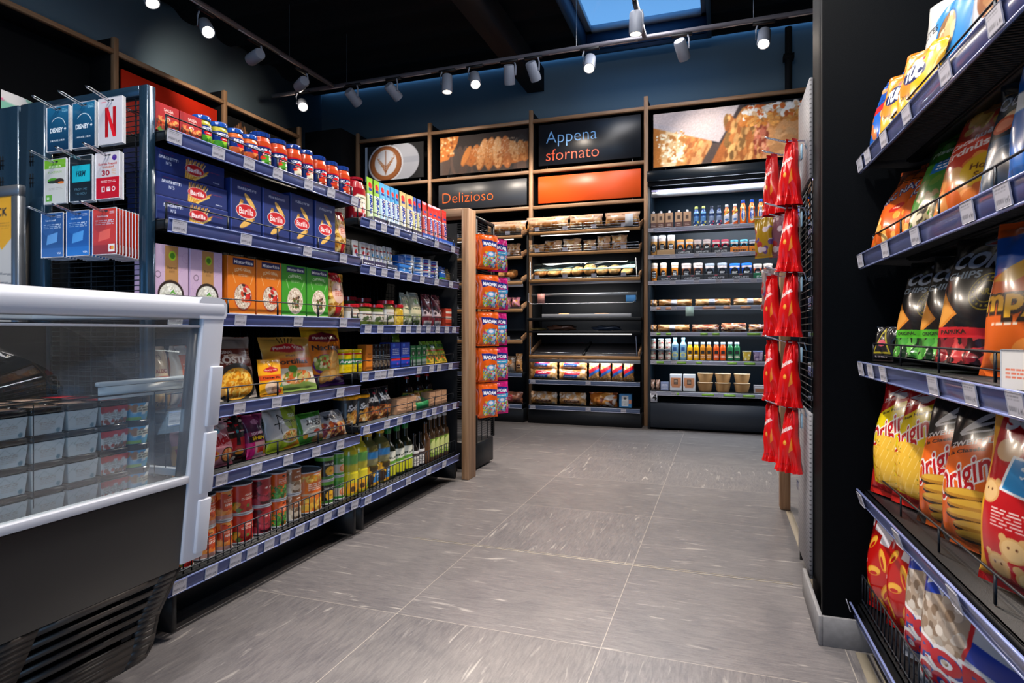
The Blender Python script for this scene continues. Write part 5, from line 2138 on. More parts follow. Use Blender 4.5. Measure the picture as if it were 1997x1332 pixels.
def art_can(kind):
    def f(w, h):
        A = Art(w, h, 110, '#c9481a')
        if kind in ('ravioli', 'napoli'):
            A = Art(w, h, 110, '#d4561c')
            A.blobs(0, .05, 1, .95, ['#e07a2c', '#c84a1a', '#e89a4a', '#b83a1a', '#f0b468'], .05, 180, 3, asp=1.4)
            A.rect(.36, .36, .64, .78, '#c84a22').rect(.47, .8, .52, .86, '#1c1c1c')
            A.text('NAPOLI', .5, .5, .08, '#f2dcd0', w=.16).small(.4, .58, .6, .72, '#eac8b4', 3)
            A.rect(0, 0, 1, .13, '#c7958a')
        elif kind == 'red':
            A.rect(0, 0, 1, 1, '#b8241a').ell(.5, .92, .3, .16, '#2a1c1a').ell(.5, .86, .28, .14, '#c8341c')
            A.blobs(.1, 0, .9, .3, ['#c83a1c', '#e0a02c', '#a01c14', '#5a7a2a'], .035, 60, 5).text('CHILI', .5, .62, .07, '#f4d8c8', w=.11).small(.4, .4, .62, .55, '#f0cdb8', 3)
        elif kind == 'kidney':
            A.rect(0, 0, 1, 1, '#6a1420').blobs(0, 0, 1, 1, ['#8c1c2c', '#5a0f1a', '#a83040', '#3f0a12'], .035, 260, 2, asp=2)
            A.rect(.4, .4, .62, .95, '#a82028', .8).text('KIDNEY', .51, .64, .06, '#f0d8d0', w=.14).rect(0, .93, 1, 1, '#a82028')
        elif kind == 'peas':
            A.rect(0, .5, 1, 1, '#d8581c').rect(0, 0, 1, .5, '#2f6a2c').blobs(0, 0, 1, .5, ['#4f9a3a', '#e07a2c', '#3a7a2c', '#6ab04a'], .022, 240, 5)
            A.rect(.47, .86, .52, .92, '#1c1c1c').small(.4, .58, .62, .8, '#f4d2bc', 4)
        elif kind == 'mushroom':
            A.rect(0, 0, 1, 1, '#6e4e34').blobs(0, 0, 1, 1, ['#cdbba4', '#a48a6c', '#e4d8c6', '#7e6248'], .04, 200, 2, asp=1.5)
            A.rect(.38, .5, .64, .98, '#96522a').small(.42, .6, .6, .72, '#f0dcc8', 2).rect(.47, .84, .53, .9, '#e8dccb')
        elif kind == 'corn':
            A.rect(0, 0, 1, 1, '#e0701a').blobs(0, .78, 1, .92, ['#f0b83a', '#f6cc5c', '#e09a20'], .016, 160, 4).blobs(0, .0, 1, .3, ['#f0b83a', '#e89020', '#f6cc5c'], .02, 160, 6)
            A.rect(.4, .5, .62, .74, '#e0601a').small(.4, .52, .62, .72, '#f6dcc0', 4).rect(0, .42, 1, .46, '#c8a888').text('MAIS', .5, .95, .035, '#fff0dc', w=.1)
        elif kind in ('queen', 'peach'):
            A.rect(0, 0, 1, 1, '#182018' if kind == 'queen' else '#3f8a34').rect(0, .84, 1, 1, '#5fa038')
            if kind == 'queen':
                A.text('SUN QUEEN', .5, .68, .085, '#f0ece0', w=.3).ell(.46, .36, .09, .09, '#f0b424').ell(.46, .36, .025, .025, '#b87a14').ell(.57, .38, .06, .07, '#e0862a').rect(0, 0, 1, .12, '#3f7a2c').small(.4, .14, .6, .18, '#e8e8e0', 1)
            else:
                A.rect(0, .1, 1, .5, '#c9bfa8').ell(.5, .3, .1, .09, '#d87a4a').ell(.5, .32, .06, .06, '#e8a87a').small(.42, .6, .58, .76, '#e6f0dc', 3)
        return A
    return f


def mk_carton(art, side, d=.06, top=None, m=None, name='package'):
    return lambda w, h: carton(name, w, d, h, art(w, h), side, top, m=m)


def mk_jar(art, lidc, glass, waist=1.0, zl=(.1, .8), n=28, name='jar', lk=.86, lh=.13, colz=None):
    def f(w, h):
        r = w / 2
        H = h * (1 - lh)
        pr = [(r * .9, 0), (r * .97, h * .02), (r * .98, h * .06), (r * waist, h * .3), (r * .98, h * .62), (r * .94, h * .74), (r * .8, H - .004), (r * .8, H)]
        za, zb = h * zl[0], h * zl[1] * .86
        A = art(w * 1.6, zb - za) if art else None
        cz = [(h * .6, H, glass)] if colz is None else colz(h)
        o = shaped(name, pr, A, za, zb, glass, n=n, colz=None)
        lid('lid', r * lk, h * lh + .002, lidc, r * .98, H - .002, o)
        return o
    return f


def mk_bottle(prof, art, za, zb, base, capc, caph, name='bottle', n=28, colz=None, span=PI * 1.1, capr=None, sq=1.0):
    """prof radii as fraction of half width, z fraction of body height"""
    def f(w, h):
        r, Hb = w / 2, h - h * caph
        pr = [(a * r, b * Hb) for a, b in prof]
        A = art(w * span / 2, (zb - za) * Hb) if art else None
        o = shaped(name, pr, A, za * Hb, zb * Hb, base, n=n, span=span, colz=[(a * Hb, b * Hb, c) for a, b, c in (colz or [])], rows=30, sq=sq)
        lid('cap', (capr or prof[-1][0] * 1.12) * r, h * caph, capc, r * max(p[0] for p in prof) * sq, Hb - .001, o, n=20, sq=1.0)
        return o
    return f


def mk_bag(art, t=.07, back='#888888', seed=1, lean=.12, n=None, wr=1.0, name='bag', **k):
    def f(w, h):
        return pillow(name, w, h, t, art(w, h), back, seed=seed, lean=lean, wr=wr, **k)
    return f


G_ = lambda s: s + ' on the left shelving'
# --- bay one, top shelf
z = T1['t1']
stock(LF, z, [(302, 351), (352, 394)], 205, 'salsa', mk_carton(art_salsa, '#a3101c', .05, name='sauce_carton'), 'sauce_carton', 'carton', 'red salsa carton on the top shelf beside the card rack', G_('salsa cartons'))
jar = lambda a, l, g: mk_jar(a, l, g, 1.0)
stock(LF, z, [(391, 424), (424, 455)], 226, 'pestog', mk_jar(art_pesto('#9ccc3c'), '#1b4ba0', '#a8a030', name='pesto_jar'), 'pesto_jar', 'jar', 'green pesto jar with blue lid on the top shelf', G_('green pesto jars'))
stock(LF, z, [(457, 485), (486, 512)], 252, 'pestoo', mk_jar(art_pesto('#e58a4c'), '#1b4ba0', '#c8602a', name='pesto_jar'), 'pesto_jar', 'jar', 'orange pesto jar with blue lid on the top shelf', G_('orange pesto jars'))
for key, t, acc, sp, yt, cr in (('basil', 'BASILICO', '#4f9a32', [(507, 539), (541, 570)], 259, 'basil tomato sauce jar with green leaf label'), ('napo', 'NAPOLETANA', '#d8d0b8', [(572, 596), (597, 619)], 283, 'tomato sauce jar with white blossom label'),
                                ('bolo', 'BOLOGNESE', '#a83a22', [(621, 645), (646, 668), (669, 690)], 305, 'dark bolognese sauce jar with blue lid')):
    stock(LF, z, sp, yt, key, mk_jar(art_sauce(t, acc), '#16357c', '#b5401c', .96, (.12, .72), name='sauce_jar', lh=.11), 'sauce_jar', 'jar', cr + ' on the top shelf', G_(t.lower() + ' jars'))
# --- second shelf
z = T1['t2']
hh = .0745
for k in range(3):
    stock(LF, z + k * (hh + .0008), [(302 - (2 if k == 2 else 0), 447 if k != 2 else 444)], 0, 'spag', mk_carton(art_spag, '#1a2c68', .12, name='pasta_box'), 'pasta_box', 'box', 'navy spaghetti box lying sideways, ' + ('lowest of the stack', 'middle of the stack', 'topmost of the stack')[k], 'spaghetti boxes', h=hh, ins=.006 * k)
stock(LF, z, [(448, 511), (512, 565)], 355, 'penne', mk_carton(art_penne('PENNE RIGATE N°73'), '#1a2c68', .06, name='pasta_box'), 'pasta_box', 'box', 'upright navy penne box with printed pasta tubes', 'penne boxes')
stock(LF, z, [(567, 610), (613, 655)], 382, 'fusilli', mk_carton(art_penne('FUSILLI N°98'), '#1a2c68', .06, name='pasta_box'), 'pasta_box', 'box', 'upright navy fusilli box beside the pasta bag', 'fusilli boxes')
stock(LF, z, [(657, 683)], 412, 'pbag', mk_bag(art_pasta_bag, .05, '#c89a48', 3, .04, name='pasta_bag'), 'pasta_bag', 'bag', 'clear pasta bag with red label at the end of the navy boxes')
# --- third shelf
z = T1['t3']
stock(LF, z, [(296, 366), (367, 437)], 478, 'basm', mk_carton(art_basmati, '#bfa3c2', .07, name='rice_box'), 'rice_box', 'box', 'lilac basmati rice box above the freezer corner', 'basmati boxes')
stock(LF, z, [(439, 502), (503, 547)], 501, 'mro', mk_carton(art_mrice('#e2791c', '#f4d8b0', 'LONG GRAIN', 'veg'), '#c96512', .06, name='rice_box'), 'rice_box', 'box', 'orange long grain rice box with bowl picture', 'orange rice boxes')
stock(LF, z, [(549, 597), (598, 641)], 517, 'mrg', mk_carton(art_mrice('#3f9a28', '#dcecc8', 'CARNAROLI', 'mush'), '#2f7a1e', .06, name='rice_box'), 'rice_box', 'box', 'green risotto rice box with mushroom bowl picture', 'green rice boxes')
stock(LF, z, [(642, 681)], 532, 'pbag2', mk_bag(art_pasta_bag, .05, '#c89a48', 7, .04, name='pasta_bag'), 'pasta_bag', 'bag', 'clear pasta bag with red label beside the green rice boxes')
# --- fourth shelf
z = T1['t4']


def art_bloke(w, h):
    A = Art(w, h, 80, '#cdb08c')
    A.rect(0, .62, 1, 1, '#b59a80').ring(.5, .82, .1, .015, '#5a2a22').text('ALDER', .5, .6, .06, '#8a2a22', w=.5).rect(.2, .5, .8, .52, '#c8402c')
    A.rect(0, 0, 1, .45, '#c89a5c').ell(.5, .25, .3, .1, '#e0c090').text('Tortelli', .45, .1, .06, '#4a3420', w=.5).rect(0, 0, 1, .04, '#8a6a40')
    return A


def art_orangepack(w, h):
    A = Art(w, h, 70, '#d8601c')
    A.rect(0, 0, .35, 1, '#b8aaa0').rect(.35, .85, 1, 1, '#cfc6bc').small(.45, .6, .9, .72, '#f0dcc8', 2).small(.45, .4, .9, .5, '#f0dcc8', 2)
    return A


stock(LF, z, [(300, 345)], 655, 'bloke', mk_bag(art_bloke, .06, '#b59a80', 3, .1, name='flour_bag'), 'flour_bag', 'bag', 'tan paper bag seen through the freezer glass', h=.20)
stock(LF, z, [(346, 385), (386, 420)], 655, 'orp', mk_bag(art_orangepack, .06, '#d8601c', 4, .05, name='bread_mix_bag'), 'bread_mix_bag', 'bag', 'orange and grey pack behind the freezer corner', 'orange packs', h=.20)
stock(LF, z, [(424, 512)], 655, 'rosti', mk_bag(art_rosti, .05, '#6c2a1c', 5, .2, wr=.8, name='potato_pouch'), 'potato_pouch', 'bag', 'brown rösti pouch with golden pan picture')
stock(LF, z, [(505, 553)], 700, 'mix', mk_bag(art_mix, .02, '#d8902c', 6, .12, wr=.5, name='seasoning_pouch'), 'seasoning_pouch', 'packet', 'small yellow and red chicken seasoning packet', ins=-.012)
stock(LF, z, [(533, 628)], 655, 'tort', mk_bag(art_tortilla, .04, '#d8902c', 7, .22, wr=.7, name='tortilla_pack'), 'tortilla_pack', 'packet', 'large orange tortillas pack leaning back', ins=.01)
stock(LF, z, [(620, 690)], 637, 'nach', mk_bag(art_nachips, .07, '#e8a42c', 8, .15, name='nacho_bag'), 'nacho_bag', 'bag', 'orange and yellow nacho bag with dip bowl picture', ins=.02)
# --- fifth shelf
z = T1['t5']
stock(LF, z, [(350, 400)], 0, 'buld2', mk_bag(lambda w, h: art_buldak(w, h, '#e0a03c'), .06, '#d8902c', 4, .1, name='noodle_pack'), 'noodle_pack', 'packet', 'orange spicy noodle packet seen through the freezer glass', h=.15)
stock(LF, z, [(410, 468)], 823, 'buld', mk_bag(art_buldak, .06, '#c06a7a', 9, .15, wr=1.4, name='noodle_pack'), 'noodle_pack', 'packet', 'pink spicy noodle packet with chick-free bowl picture next to the freezer'.replace(' with chick-free bowl picture', ''))
stock(LF, z, [(452, 496)], 803, 'shin', mk_bag(art_shin, .05, '#a01018', 10, .12, wr=1.2, name='noodle_pack'), 'noodle_pack', 'packet', 'bright red noodle packet with black brush character', ins=.012)
stock(LF, z, [(491, 527)], 808, 'shin2', mk_bag(art_shin2, .05, '#8f2a5c', 11, .15, wr=1.4, name='noodle_pack'), 'noodle_pack', 'packet', 'magenta noodle packet with yellow lettering beside the red one')
stock(LF, z, [(515, 552)], 815, 'dark', mk_bag(art_silver_noodle, .05, '#55585a', 12, .1, name='noodle_pack'), 'noodle_pack', 'packet', 'dark noodle packet standing back between magenta and green ones', ins=.05)
stock(LF, z, [(530, 596)], 795, 'soba', mk_bag(art_soba, .06, '#a4bc3c', 13, .15, wr=1.2, name='noodle_pack'), 'noodle_pack', 'packet', 'large silver and lime noodle packet')
stock(LF, z, [(592, 641)], 805, 'grn', mk_bag(art_green_noodle, .06, '#2f7a24', 14, .15, wr=1.2, name='noodle_pack'), 'noodle_pack', 'packet', 'green and white noodle packet with black brush lettering')
stock(LF, z, [(637, 686)], 800, 'silv', mk_bag(art_silver_noodle, .05, '#8a8a8c', 15, .25, wr=1.4, name='noodle_pack'), 'noodle_pack', 'packet', 'silver topped noodle packet at the far end of the bay', h=.12)
# --- bottom shelf tins, two high
z = T1['t6']
hc = .107


def mk_tin(kind, name='tin'):
    def f(w, h):
        A = art_can(kind)(w * PI, h)
        return tin('food_tin', w / 2, h, A)
    return f


for kind, sp, nm in (('red', [(318, 352), (354, 386)], 'red chili tin low down beside the freezer'), ('ravioli', [(393, 432)], 'orange ravioli tin'), ('napoli', [(433, 463)], 'orange napoli tin'), ('red', [(466, 505)], 'red chili bean tin'), ('kidney', [(507, 539)], 'dark red kidney bean tin'), ('peas', [(541, 567)], 'orange and green peas and carrots tin'),
                     ('mushroom', [(569, 596)], 'brown and cream mushroom tin'), ('queen', [(641, 664)], 'black pineapple tin'), ('peach', [(665, 681)], 'green peach tin')):
    for k in range(2):
        if kind == 'red' and len(sp) == 2 and k == 1:
            continue
        stock(LF, z + k * (hc + .0006), sp, 0, 'tin_' + kind + str(len(sp)), mk_tin(kind), 'food_tin', 'tin', nm + ('' if len(sp) == 2 else (', upper of its stack', ', lower of its stack')[1 - k]), nm + 's', h=hc, ins=.012 if kind in ('queen', 'peach') else 0)
stock(LF, z, [(597, 641)], 925, 'tin_corn', mk_tin('corn'), 'food_tin', 'tin', 'large orange corn tin standing alone among the stacked tins', h=.175)
for i, (a, b) in enumerate([(468, 503), (508, 538), (542, 566), (570, 595)]):
    pass

# --- bay two
z = T2['t1']


def art_ketchup(w, h):
    A = Art(w, h, 40, '#8c1420')
    A.poly([(.25, .1), (.75, .1), (.85, .6), (.7, .8), (.3, .8), (.15, .6)], '#d8d2c0').text('TOMATO', .5, .5, .07, '#3a2a20', w=.5).ell(.5, .22, .08, .06, '#c82018').small(.3, .6, .7, .7, '#3a5a34', 2)
    return A


stock(LF, z, [(694, 723)], 346, 'ketch', mk_bottle([(.92, 0), (1, .04), (1, .55), (.95, .78), (.7, .94), (.5, 1)], art_ketchup, .12, .75, '#8c1420', '#8c1420', .06, name='ketchup_bottle', sq=.7), 'ketchup_bottle', 'bottle', 'dark red ketchup bottle at the near end of the tubes')


def art_thomy(c1, c2, blob):
    def f(w, h):
        A = Art(w, h, 34, '#d9dcdc')
        A.rect(0, .86, 1, 1, c1).rect(0, .62, 1, .88, c1, .85).ell(.5, .83, .3, .3, '#c82a2c').rect(.2, .7, .8, .76, '#2a3c8a')
        A.rect(0, 0, 1, .58, c2, .75).ell(.55, .52, .3, .28, blob)
        A.rect(.18, .04, .82, .56, '#d8dcdc', .55).text('THOMY', .5, .40, .5 / A.a, '#1c3a94', w=.46 * A.a, rot=PI / 2, bold=.06)
        return A
    return f


def mk_squeeze(art, base, capc='#e8e8e8'):
    def f(w, h):
        o = squeeze('sauce_tube', w, h * .93, .032, art(w, h), base)
        for v in o.data.vertices:
            pass
        me = o.data
        co = np.empty(len(me.vertices) * 3, dtype=np.float32)
        me.vertices.foreach_get('co', co)
        co[2::3] += h * .07
        me.vertices.foreach_set('co', co)
        lid('cap', w * .36, h * .075, capc, .016, 0, o, n=16)
        return o
    return f


for key, c1, c2, bl, sp, yt, cr in (
        ('th1', '#86b83c', '#c9e0a0', '#5fa02c', [(723, 736), (737, 748)], 346, 'green topped sauce tube next to the ketchup'),
        ('th2', '#5aa8dc', '#b8d8ec', '#e8c02c', [(748, 759), (759, 769)], 357, 'pale blue sauce tube beside the green ones'),
        ('th3', '#3f9ad4', '#cfe2ee', '#e8b01c', [(769, 777), (777, 786)], 365, 'bright blue slim sauce tube'),
        ('th4', '#cdbb7c', '#dcd6b8', '#e8b01c', [(786, 800), (801, 812)], 374, 'beige topped sauce tube'),
        ('th5', '#2a4ea0', '#e6dc8a', '#e8a01c', [(812, 819), (820, 829)], 384, 'navy topped yellow sauce tube'),
        ('th6', '#d02a28', '#c8302c', '#e05a4a', [(829, 842), (842, 850), (850, 858), (858, 866), (867, 879)], 394, 'red sauce tube')):
    stock(LF, z, sp, yt, key, mk_squeeze(art_thomy(c1, c2, bl), c1), 'sauce_tube', 'tube', cr + ' on the top shelf', cr + 's', ins=.01)
q_ = MB()


def art_display(c, t=None, tc='#d8dce8'):
    def f(w, h):
        A = Art(w, h, 60, c)
        A.small(.06, .3, .94, .7, tc, 1, 4)
        return A
    return f


def trays(z, cols_, yo=-.012, px0=706, px1=885):
    n = len(cols_)
    e = np.linspace(px0, px1, n + 1)
    for i, c in enumerate(cols_):
        stock(LF, z, [(e[i], e[i + 1])], 0, 'tray' + c + str(round(z, 2)) + str(i), mk_carton(art_display(c), c, .10, name='display_tray'), 'display_tray', 'tray', 'low printed display tray under the tubes, ' + ordr(i, n), 'display trays', h=.03, ins=yo)


# thin printed front trays hold the tubes
for (zz, cl, a, b) in ((T2['t1'], ('#2a2440', '#26304a', '#2a2440', '#1c4aa0', '#1f55b8'), 724, 884), (T2['t2'], ('#2c2648', '#2c2648', '#26304a'), 704, 772)):
    e = np.linspace(a, b, len(cl) + 1)
    for i, c in enumerate(cl):
        w_ = abs(LF.along(e[i + 1]) - LF.along(e[i])) * .97
        m = (LF.along(e[i]) + LF.along(e[i + 1])) / 2
        A = art_display(c)(w_, .034)
        o = carton('display_tray', w_, .003, .034, A, c)
        o.location = (LF.X + .012, m, zz)
        o.rotation_euler = (0, 0, PI / 2)
        for s in (-1, 1):
            MB().box((s * (w_ / 2 - .001), .055, .017), (.0015, .10, .034), hx(c)).build('side', M_BOX, o)
        MB().box((0, .06, .0006), (w_, .11, .001), hx(c)).build('bottom', M_BOX, o)
        tag(o, ('printed dark tray edge' if i < 3 else 'bright blue tray edge') + ' holding the ' + ('tall' if zz > 1.4 else 'small') + ' tubes, ' + ordr(i, len(cl)), 'tray', 'display trays')

z = T2['t2']


def art_sachet(acc):
    def f(w, h):
        A = Art(w, h, 26, '#d2d2d2')
        A.rect(0, .9, 1, 1, '#c9c9cc').ell(.5, .5, .3, .3, acc).rect(.15, .72, .85, .8, '#a02a2c').text('THOMY', .5, .3, .4 / A.a, '#20408c', w=.4 * A.a, rot=PI / 2)
        return A
    return f


for key, ac, sp, yt in (('sa1', '#c82a2c', [(691, 711), (712, 720), (720, 729)], 468), ('sa2', '#3f9ad4', [(729, 738), (738, 747), (747, 754)], 476), ('sa3', '#e8c02c', [(754, 760), (761, 766), (766, 772)], 480)):
    nm_ = {'sa1': 'red berry', 'sa2': 'blue', 'sa3': 'yellow'}[key]
    stock(LF, z, sp, yt, key, mk_squeeze(art_sachet(ac), '#cfcfd2'), 'mayonnaise_sachet', 'sachet', 'small white sachet tube with ' + nm_ + ' print', nm_ + ' sachets', ins=.01)


def art_tuna(c, band):
    def f(w, h):
        A = Art(w, h, 60, c)
        A.rect(0, .0, 1, .2, band).small(.35, .35, .65, .75, '#c9dcf4', 2).ell(.5, .5, .05, .1, '#dfeaf6')
        return A
    return f


ht = .038
for col_, (a, b) in enumerate(((796, 813), (815, 830), (831, 845), (846, 859))):
    for k in range(3):
        c, bnd = ('#1f6ac0', '#2a86d8') if col_ < 2 else ('#1c3f9a', '#c82a34')
        stock(LF, z + k * (ht + .0005), [(a, b)], 0, 'tuna' + str(col_ // 2), lambda w, h: tin('fish_tin', w / 2, h, art_tuna(c, bnd)(w * PI, h), n=32), 'fish_tin', 'tin',
              ('bright blue fish tin', 'navy and red fish tin')[col_ // 2] + ', ' + ('left' if col_ % 2 == 0 else 'right') + ' stack, ' + ('bottom', 'middle', 'top')[k] + ' layer', 'fish tins', h=ht)
stock(LF, z, [(777, 796)], 0, 'tunabox', mk_carton(art_tuna('#2a78c8', '#e8e8e8'), '#1c5aa8', .06, name='fish_box'), 'fish_box', 'box', 'blue fish box lying beside the fish tins', h=.05, ins=-.005)
stock(LF, z + .0505, [(783, 797)], 0, 'tunabox2', mk_carton(art_tuna('#1c64b4', '#2a86d8'), '#1c5aa8', .06, name='fish_box'), 'fish_box', 'box', 'blue fish box lying on top of the other fish box', h=.05, ins=.02)
stock(LF, z, [(861, 873)], 520, 'bgp', mk_bag(lambda w, h: Art(w, h, 24, '#1c55a8').rect(0, 0, 1, .25, '#3fa03a').small(.2, .5, .8, .8, '#e8f0f8', 2), .03, '#1c4a90', 5, name='snack_pouch'), 'snack_pouch', 'packet', 'small blue and green packet right of the fish tins')
stock(LF, z, [(873, 881)], 524, 'grp', mk_bag(lambda w, h: Art(w, h, 20, '#5a4a2c').rect(0, 0, 1, .3, '#8a6a34'), .03, '#4a3a24', 6, name='snack_pouch'), 'snack_pouch', 'packet', 'small olive packet at the end of the fish shelf')

z = T2['t3']


def art_olive(w, h):
    A = Art(w, h, 40, '#cdc6bb')
    A.small(.25, .6, .75, .8, '#8a4a3a', 1).ell(.35, .3, .12, .06, '#4a5a3c', rot=.5).ell(.6, .35, .12, .05, '#4a5a3c', rot=-.4).small(.4, .12, .75, .2, '#6a6058', 1)
    return A


for key, gl, sp, yt, nm_ in (('ol1', '#9c8f7a', [(686, 709)], 593, 'pale pickle'), ('ol2', '#5a6a28', [(711, 733), (735, 756)], 592, 'green olive'), ('ol3', '#6a6a3c', [(757, 775)], 586, 'tall caper')):
    stock(LF, z, sp, yt, key, mk_jar(art_olive, '#b81c28', gl, 1.02, (.15, .75), lk=.96, name='pickle_jar'), 'pickle_jar', 'jar', 'jar of ' + nm_ + ' with red lid on the middle shelf', nm_ + ' jars')
stock(LF, z, [(777, 792)], 594, 'ol4', mk_jar(lambda w, h: Art(w, h, 30, '#c8a434').blobs(0, 0, 1, 1, ['#e0c050', '#b08a20'], .05, 60, 2), '#b81c28', '#c8a434', 1.0, (.1, .8), lk=.96, name='pickle_jar'), 'pickle_jar', 'jar', 'yellow pepper jar with red lid')
for a, b, yb_ in ((714, 734, 575), (742, 760, 575)):
    stock(LF, z + .0, [(a, b)], 578, 'olb', mk_jar(art_olive, '#a01824', '#5a5a34', 1.0, (.15, .75), lk=.96, name='pickle_jar'), 'pickle_jar', 'jar', 'red lidded jar in the second row behind the olives, ' + ('left one' if a < 720 else 'right one'), 'second row pickle jars', ins=.09)


def art_greenpouch(w, h):
    A = Art(w, h, 44, '#a3a88c')
    A.rect(.1, .35, .9, .62, '#cfc8a4').ell(.5, .72, .16, .1, '#5f9a34').blobs(0, 0, 1, .3, ['#5f7a34', '#8aa050', '#d8d8c8'], .06, 40, 3).small(.2, .45, .8, .55, '#4a5a3a', 1).rect(0, .88, 1, 1, '#c2c4b4')
    return A


def art_redpouch(w, h):
    A = Art(w, h, 36, '#6a2430')
    A.rect(0, .3, 1, .5, '#c9b8bc').blobs(.1, .4, .9, .6, ['#241a20', '#3a2a30'], .09, 14, 3).rect(.1, .0, .9, .16, '#d0c8c8').small(.2, .7, .8, .85, '#b87a84', 2)
    return A


stock(LF, z, [(788, 804)], 570, 'gp', mk_bag(art_greenpouch, .05, '#8a9070', 5, .1, name='olive_pouch'), 'olive_pouch', 'pouch', 'slim clear green olive pouch tilted beside the yellow jar', tilt=(0, .12))
stock(LF, z, [(804, 830)], 570, 'gp2', mk_bag(art_greenpouch, .06, '#8a9070', 6, .08, name='olive_pouch'), 'olive_pouch', 'pouch', 'wide clear green olive pouch')
stock(LF, z, [(831, 849), (850, 868)], 573, 'rp', mk_bag(art_redpouch, .05, '#5a1c28', 7, .08, name='olive_pouch'), 'olive_pouch', 'pouch', 'dark red black-olive pouch', 'dark red pouches')
stock(LF, z, [(869, 881)], 602, 'rp2', mk_carton(lambda w, h: Art(w, h, 20, '#b8402c').rect(0, .4, 1, .55, '#e0d0c0').rect(0, .75, 1, .85, '#e0d0c0'), '#a0301c', .05, name='cracker_box'), 'cracker_box', 'box', 'small red and white box at the end of the olives shelf')

z = T2['t4']


def art_aromat(w, h):
    A = Art(w, h, 44, '#e0c010')
    A.rect(0, .9, 1, 1, '#b81c1c').rect(0, .38, 1, .7, '#1f7a34').text('Aromat', .5, .54, .16, '#f2f2ea', w=.82).small(.2, .1, .8, .25, '#b8980c', 2)
    return A


def mkround(art, base, capc, caph=.12):
    return mk_bottle([(.95, 0), (1, .03), (1, .92), (.9, 1)], art, .05, .93, base, capc, caph, name='shaker', n=24)


stock(LF, z, [(674, 693), (694, 713)], 681, 'arom', mkround(art_aromat, '#e0c010', '#e8c81c', .1), 'seasoning_shaker', 'shaker', 'yellow and green seasoning shaker on the spice shelf', 'yellow shakers')
stock(LF, z, [(714, 727)], 672, 'orb', mk_carton(lambda w, h: Art(w, h, 24, '#d87a1c').small(.2, .3, .8, .7, '#8a4a14', 3), '#b8651a', .05, name='spice_box'), 'spice_box', 'box', 'orange spice box beside the yellow shakers')


def art_pepper(w, h):
    A = Art(w, h, 30, '#1c1a1a')
    A.rect(.1, .1, .9, .45, '#4a4038').blobs(.1, .1, .9, .45, ['#6a5a4a', '#2a2420', '#8a7a64'], .06, 40, 3).small(.2, .6, .8, .8, '#a8a49c', 2)
    return A


stock(LF, z, [(727, 735), (735, 743), (743, 750), (750, 757), (757, 762)], 671, 'pep', mkround(art_pepper, '#241f1c', '#141416', .22), 'spice_grinder', 'grinder', 'dark spice grinder with black cap', 'spice grinders')


def art_bluesalt(w, h):
    A = Art(w, h, 44, '#1c3fb0')
    A.rect(0, .28, 1, .36, '#c82030').small(.15, .5, .85, .78, '#dfe8f8', 4, 2).ell(.7, .14, .1, .08, '#8a3ab0').ell(.3, .9, .12, .1, '#3f7ae0')
    return A


stock(LF, z, [(763, 781), (782, 800)], 668, 'salt', mk_carton(art_bluesalt, '#16308c', .07, name='salt_box'), 'salt_box', 'box', 'bright blue box with red stripe among the spices', 'blue boxes')
stock(LF, z, [(801, 811), (812, 822), (823, 832)], 674, 'gbox', mk_carton(lambda w, h: Art(w, h, 30, '#1c6a34').ell(.5, .62, .3, .3, '#2a2a24').ell(.5, .62, .14, .14, '#d8d8cc').rect(0, 0, 1, .3, '#7a8a84').small(.15, .82, .85, .92, '#cfe0cc', 1), '#145028', .07, name='soup_box'), 'soup_box', 'box', 'green soup box on the spice shelf', 'green boxes')


def art_soup(w, h):
    A = Art(w, h, 30, '#7fa82c')
    A.poly([(0, 0), (1, 0), (1, .3), (0, .5)], '#d8b43c').blobs(.1, .1, .9, .45, ['#d8642a', '#e8c85a', '#5a8a2a'], .08, 24, 3).rect(.1, .7, .9, .85, '#1c6a2c').rect(0, .55, 1, .6, '#c82a24')
    return A


stock(LF, z, [(832, 846), (846, 860), (860, 876)], 664, 'soup', mk_bag(art_soup, .025, '#5a8a2c', 4, .3, name='soup_packet'), 'soup_packet', 'packet', 'green soup packet leaning at the end of the spice shelf', 'soup packets')
stock(LF, z + .10, [(793, 806)], 0, 'lime', mk_bag(lambda w, h: Art(w, h, 20, '#7a9a1c').rect(.2, .3, .8, .6, '#c8d85a'), .03, '#5a7a1c', 5, name='soup_packet'), 'soup_packet', 'packet', 'lime packet perched behind the blue boxes', ins=.07, h=.08)

z = T2['t5']


def art_cup(w, h):
    A = Art(w, h, 50, '#202428')
    A.text('Soba', .5, .68, .24, '#e8e8e8', w=.4, sh=.2).ell(.5, .28, .16, .18, '#c8862c').blobs(.3, .05, .72, .42, ['#e0a84a', '#a8621c', '#e8d0a0'], .03, 40, 4, asp=2)
    A.rect(.2, .3, .26, .9, '#4f6a7a')
    return A


def mk_cup(art, base, lidc, lipk=1.0):
    def f(w, h):
        r = w / 2
        o = shaped('noodle_cup', [(r * .8, 0), (r * .82, .003), (r * .98, h * .9), (r * .98, h * .91)], art(w * 1.7, h * .84), h * .04, h * .88, base, n=32)
        lid('lid', r, h * .1, lidc, r * .98, h * .9, o)
        return o
    return f


stock(LF, z, [(676, 711), (706, 728)], 774, 'soba_cup', mk_cup(art_cup, '#202428', '#d8961c'), 'noodle_cup', 'cup', 'black noodle cup with yellow lid', 'noodle cups')


def art_sobabag(w, h):
    A = Art(w, h, 50, '#1c1c20')
    A.text('Soba', .5, .66, .2, '#ecebe8', w=.8, sh=.25, bold=.05).ell(.62, .82, .12, .06, '#c83a4a').poly([(0, 0), (1, 0), (1, .36), (0, .44)], '#9a5a2c').blobs(0, 0, 1, .4, ['#c8864a', '#e8b46a', '#7a3a1c', '#d86a3a'], .04, 70, 4, asp=2)
    return A


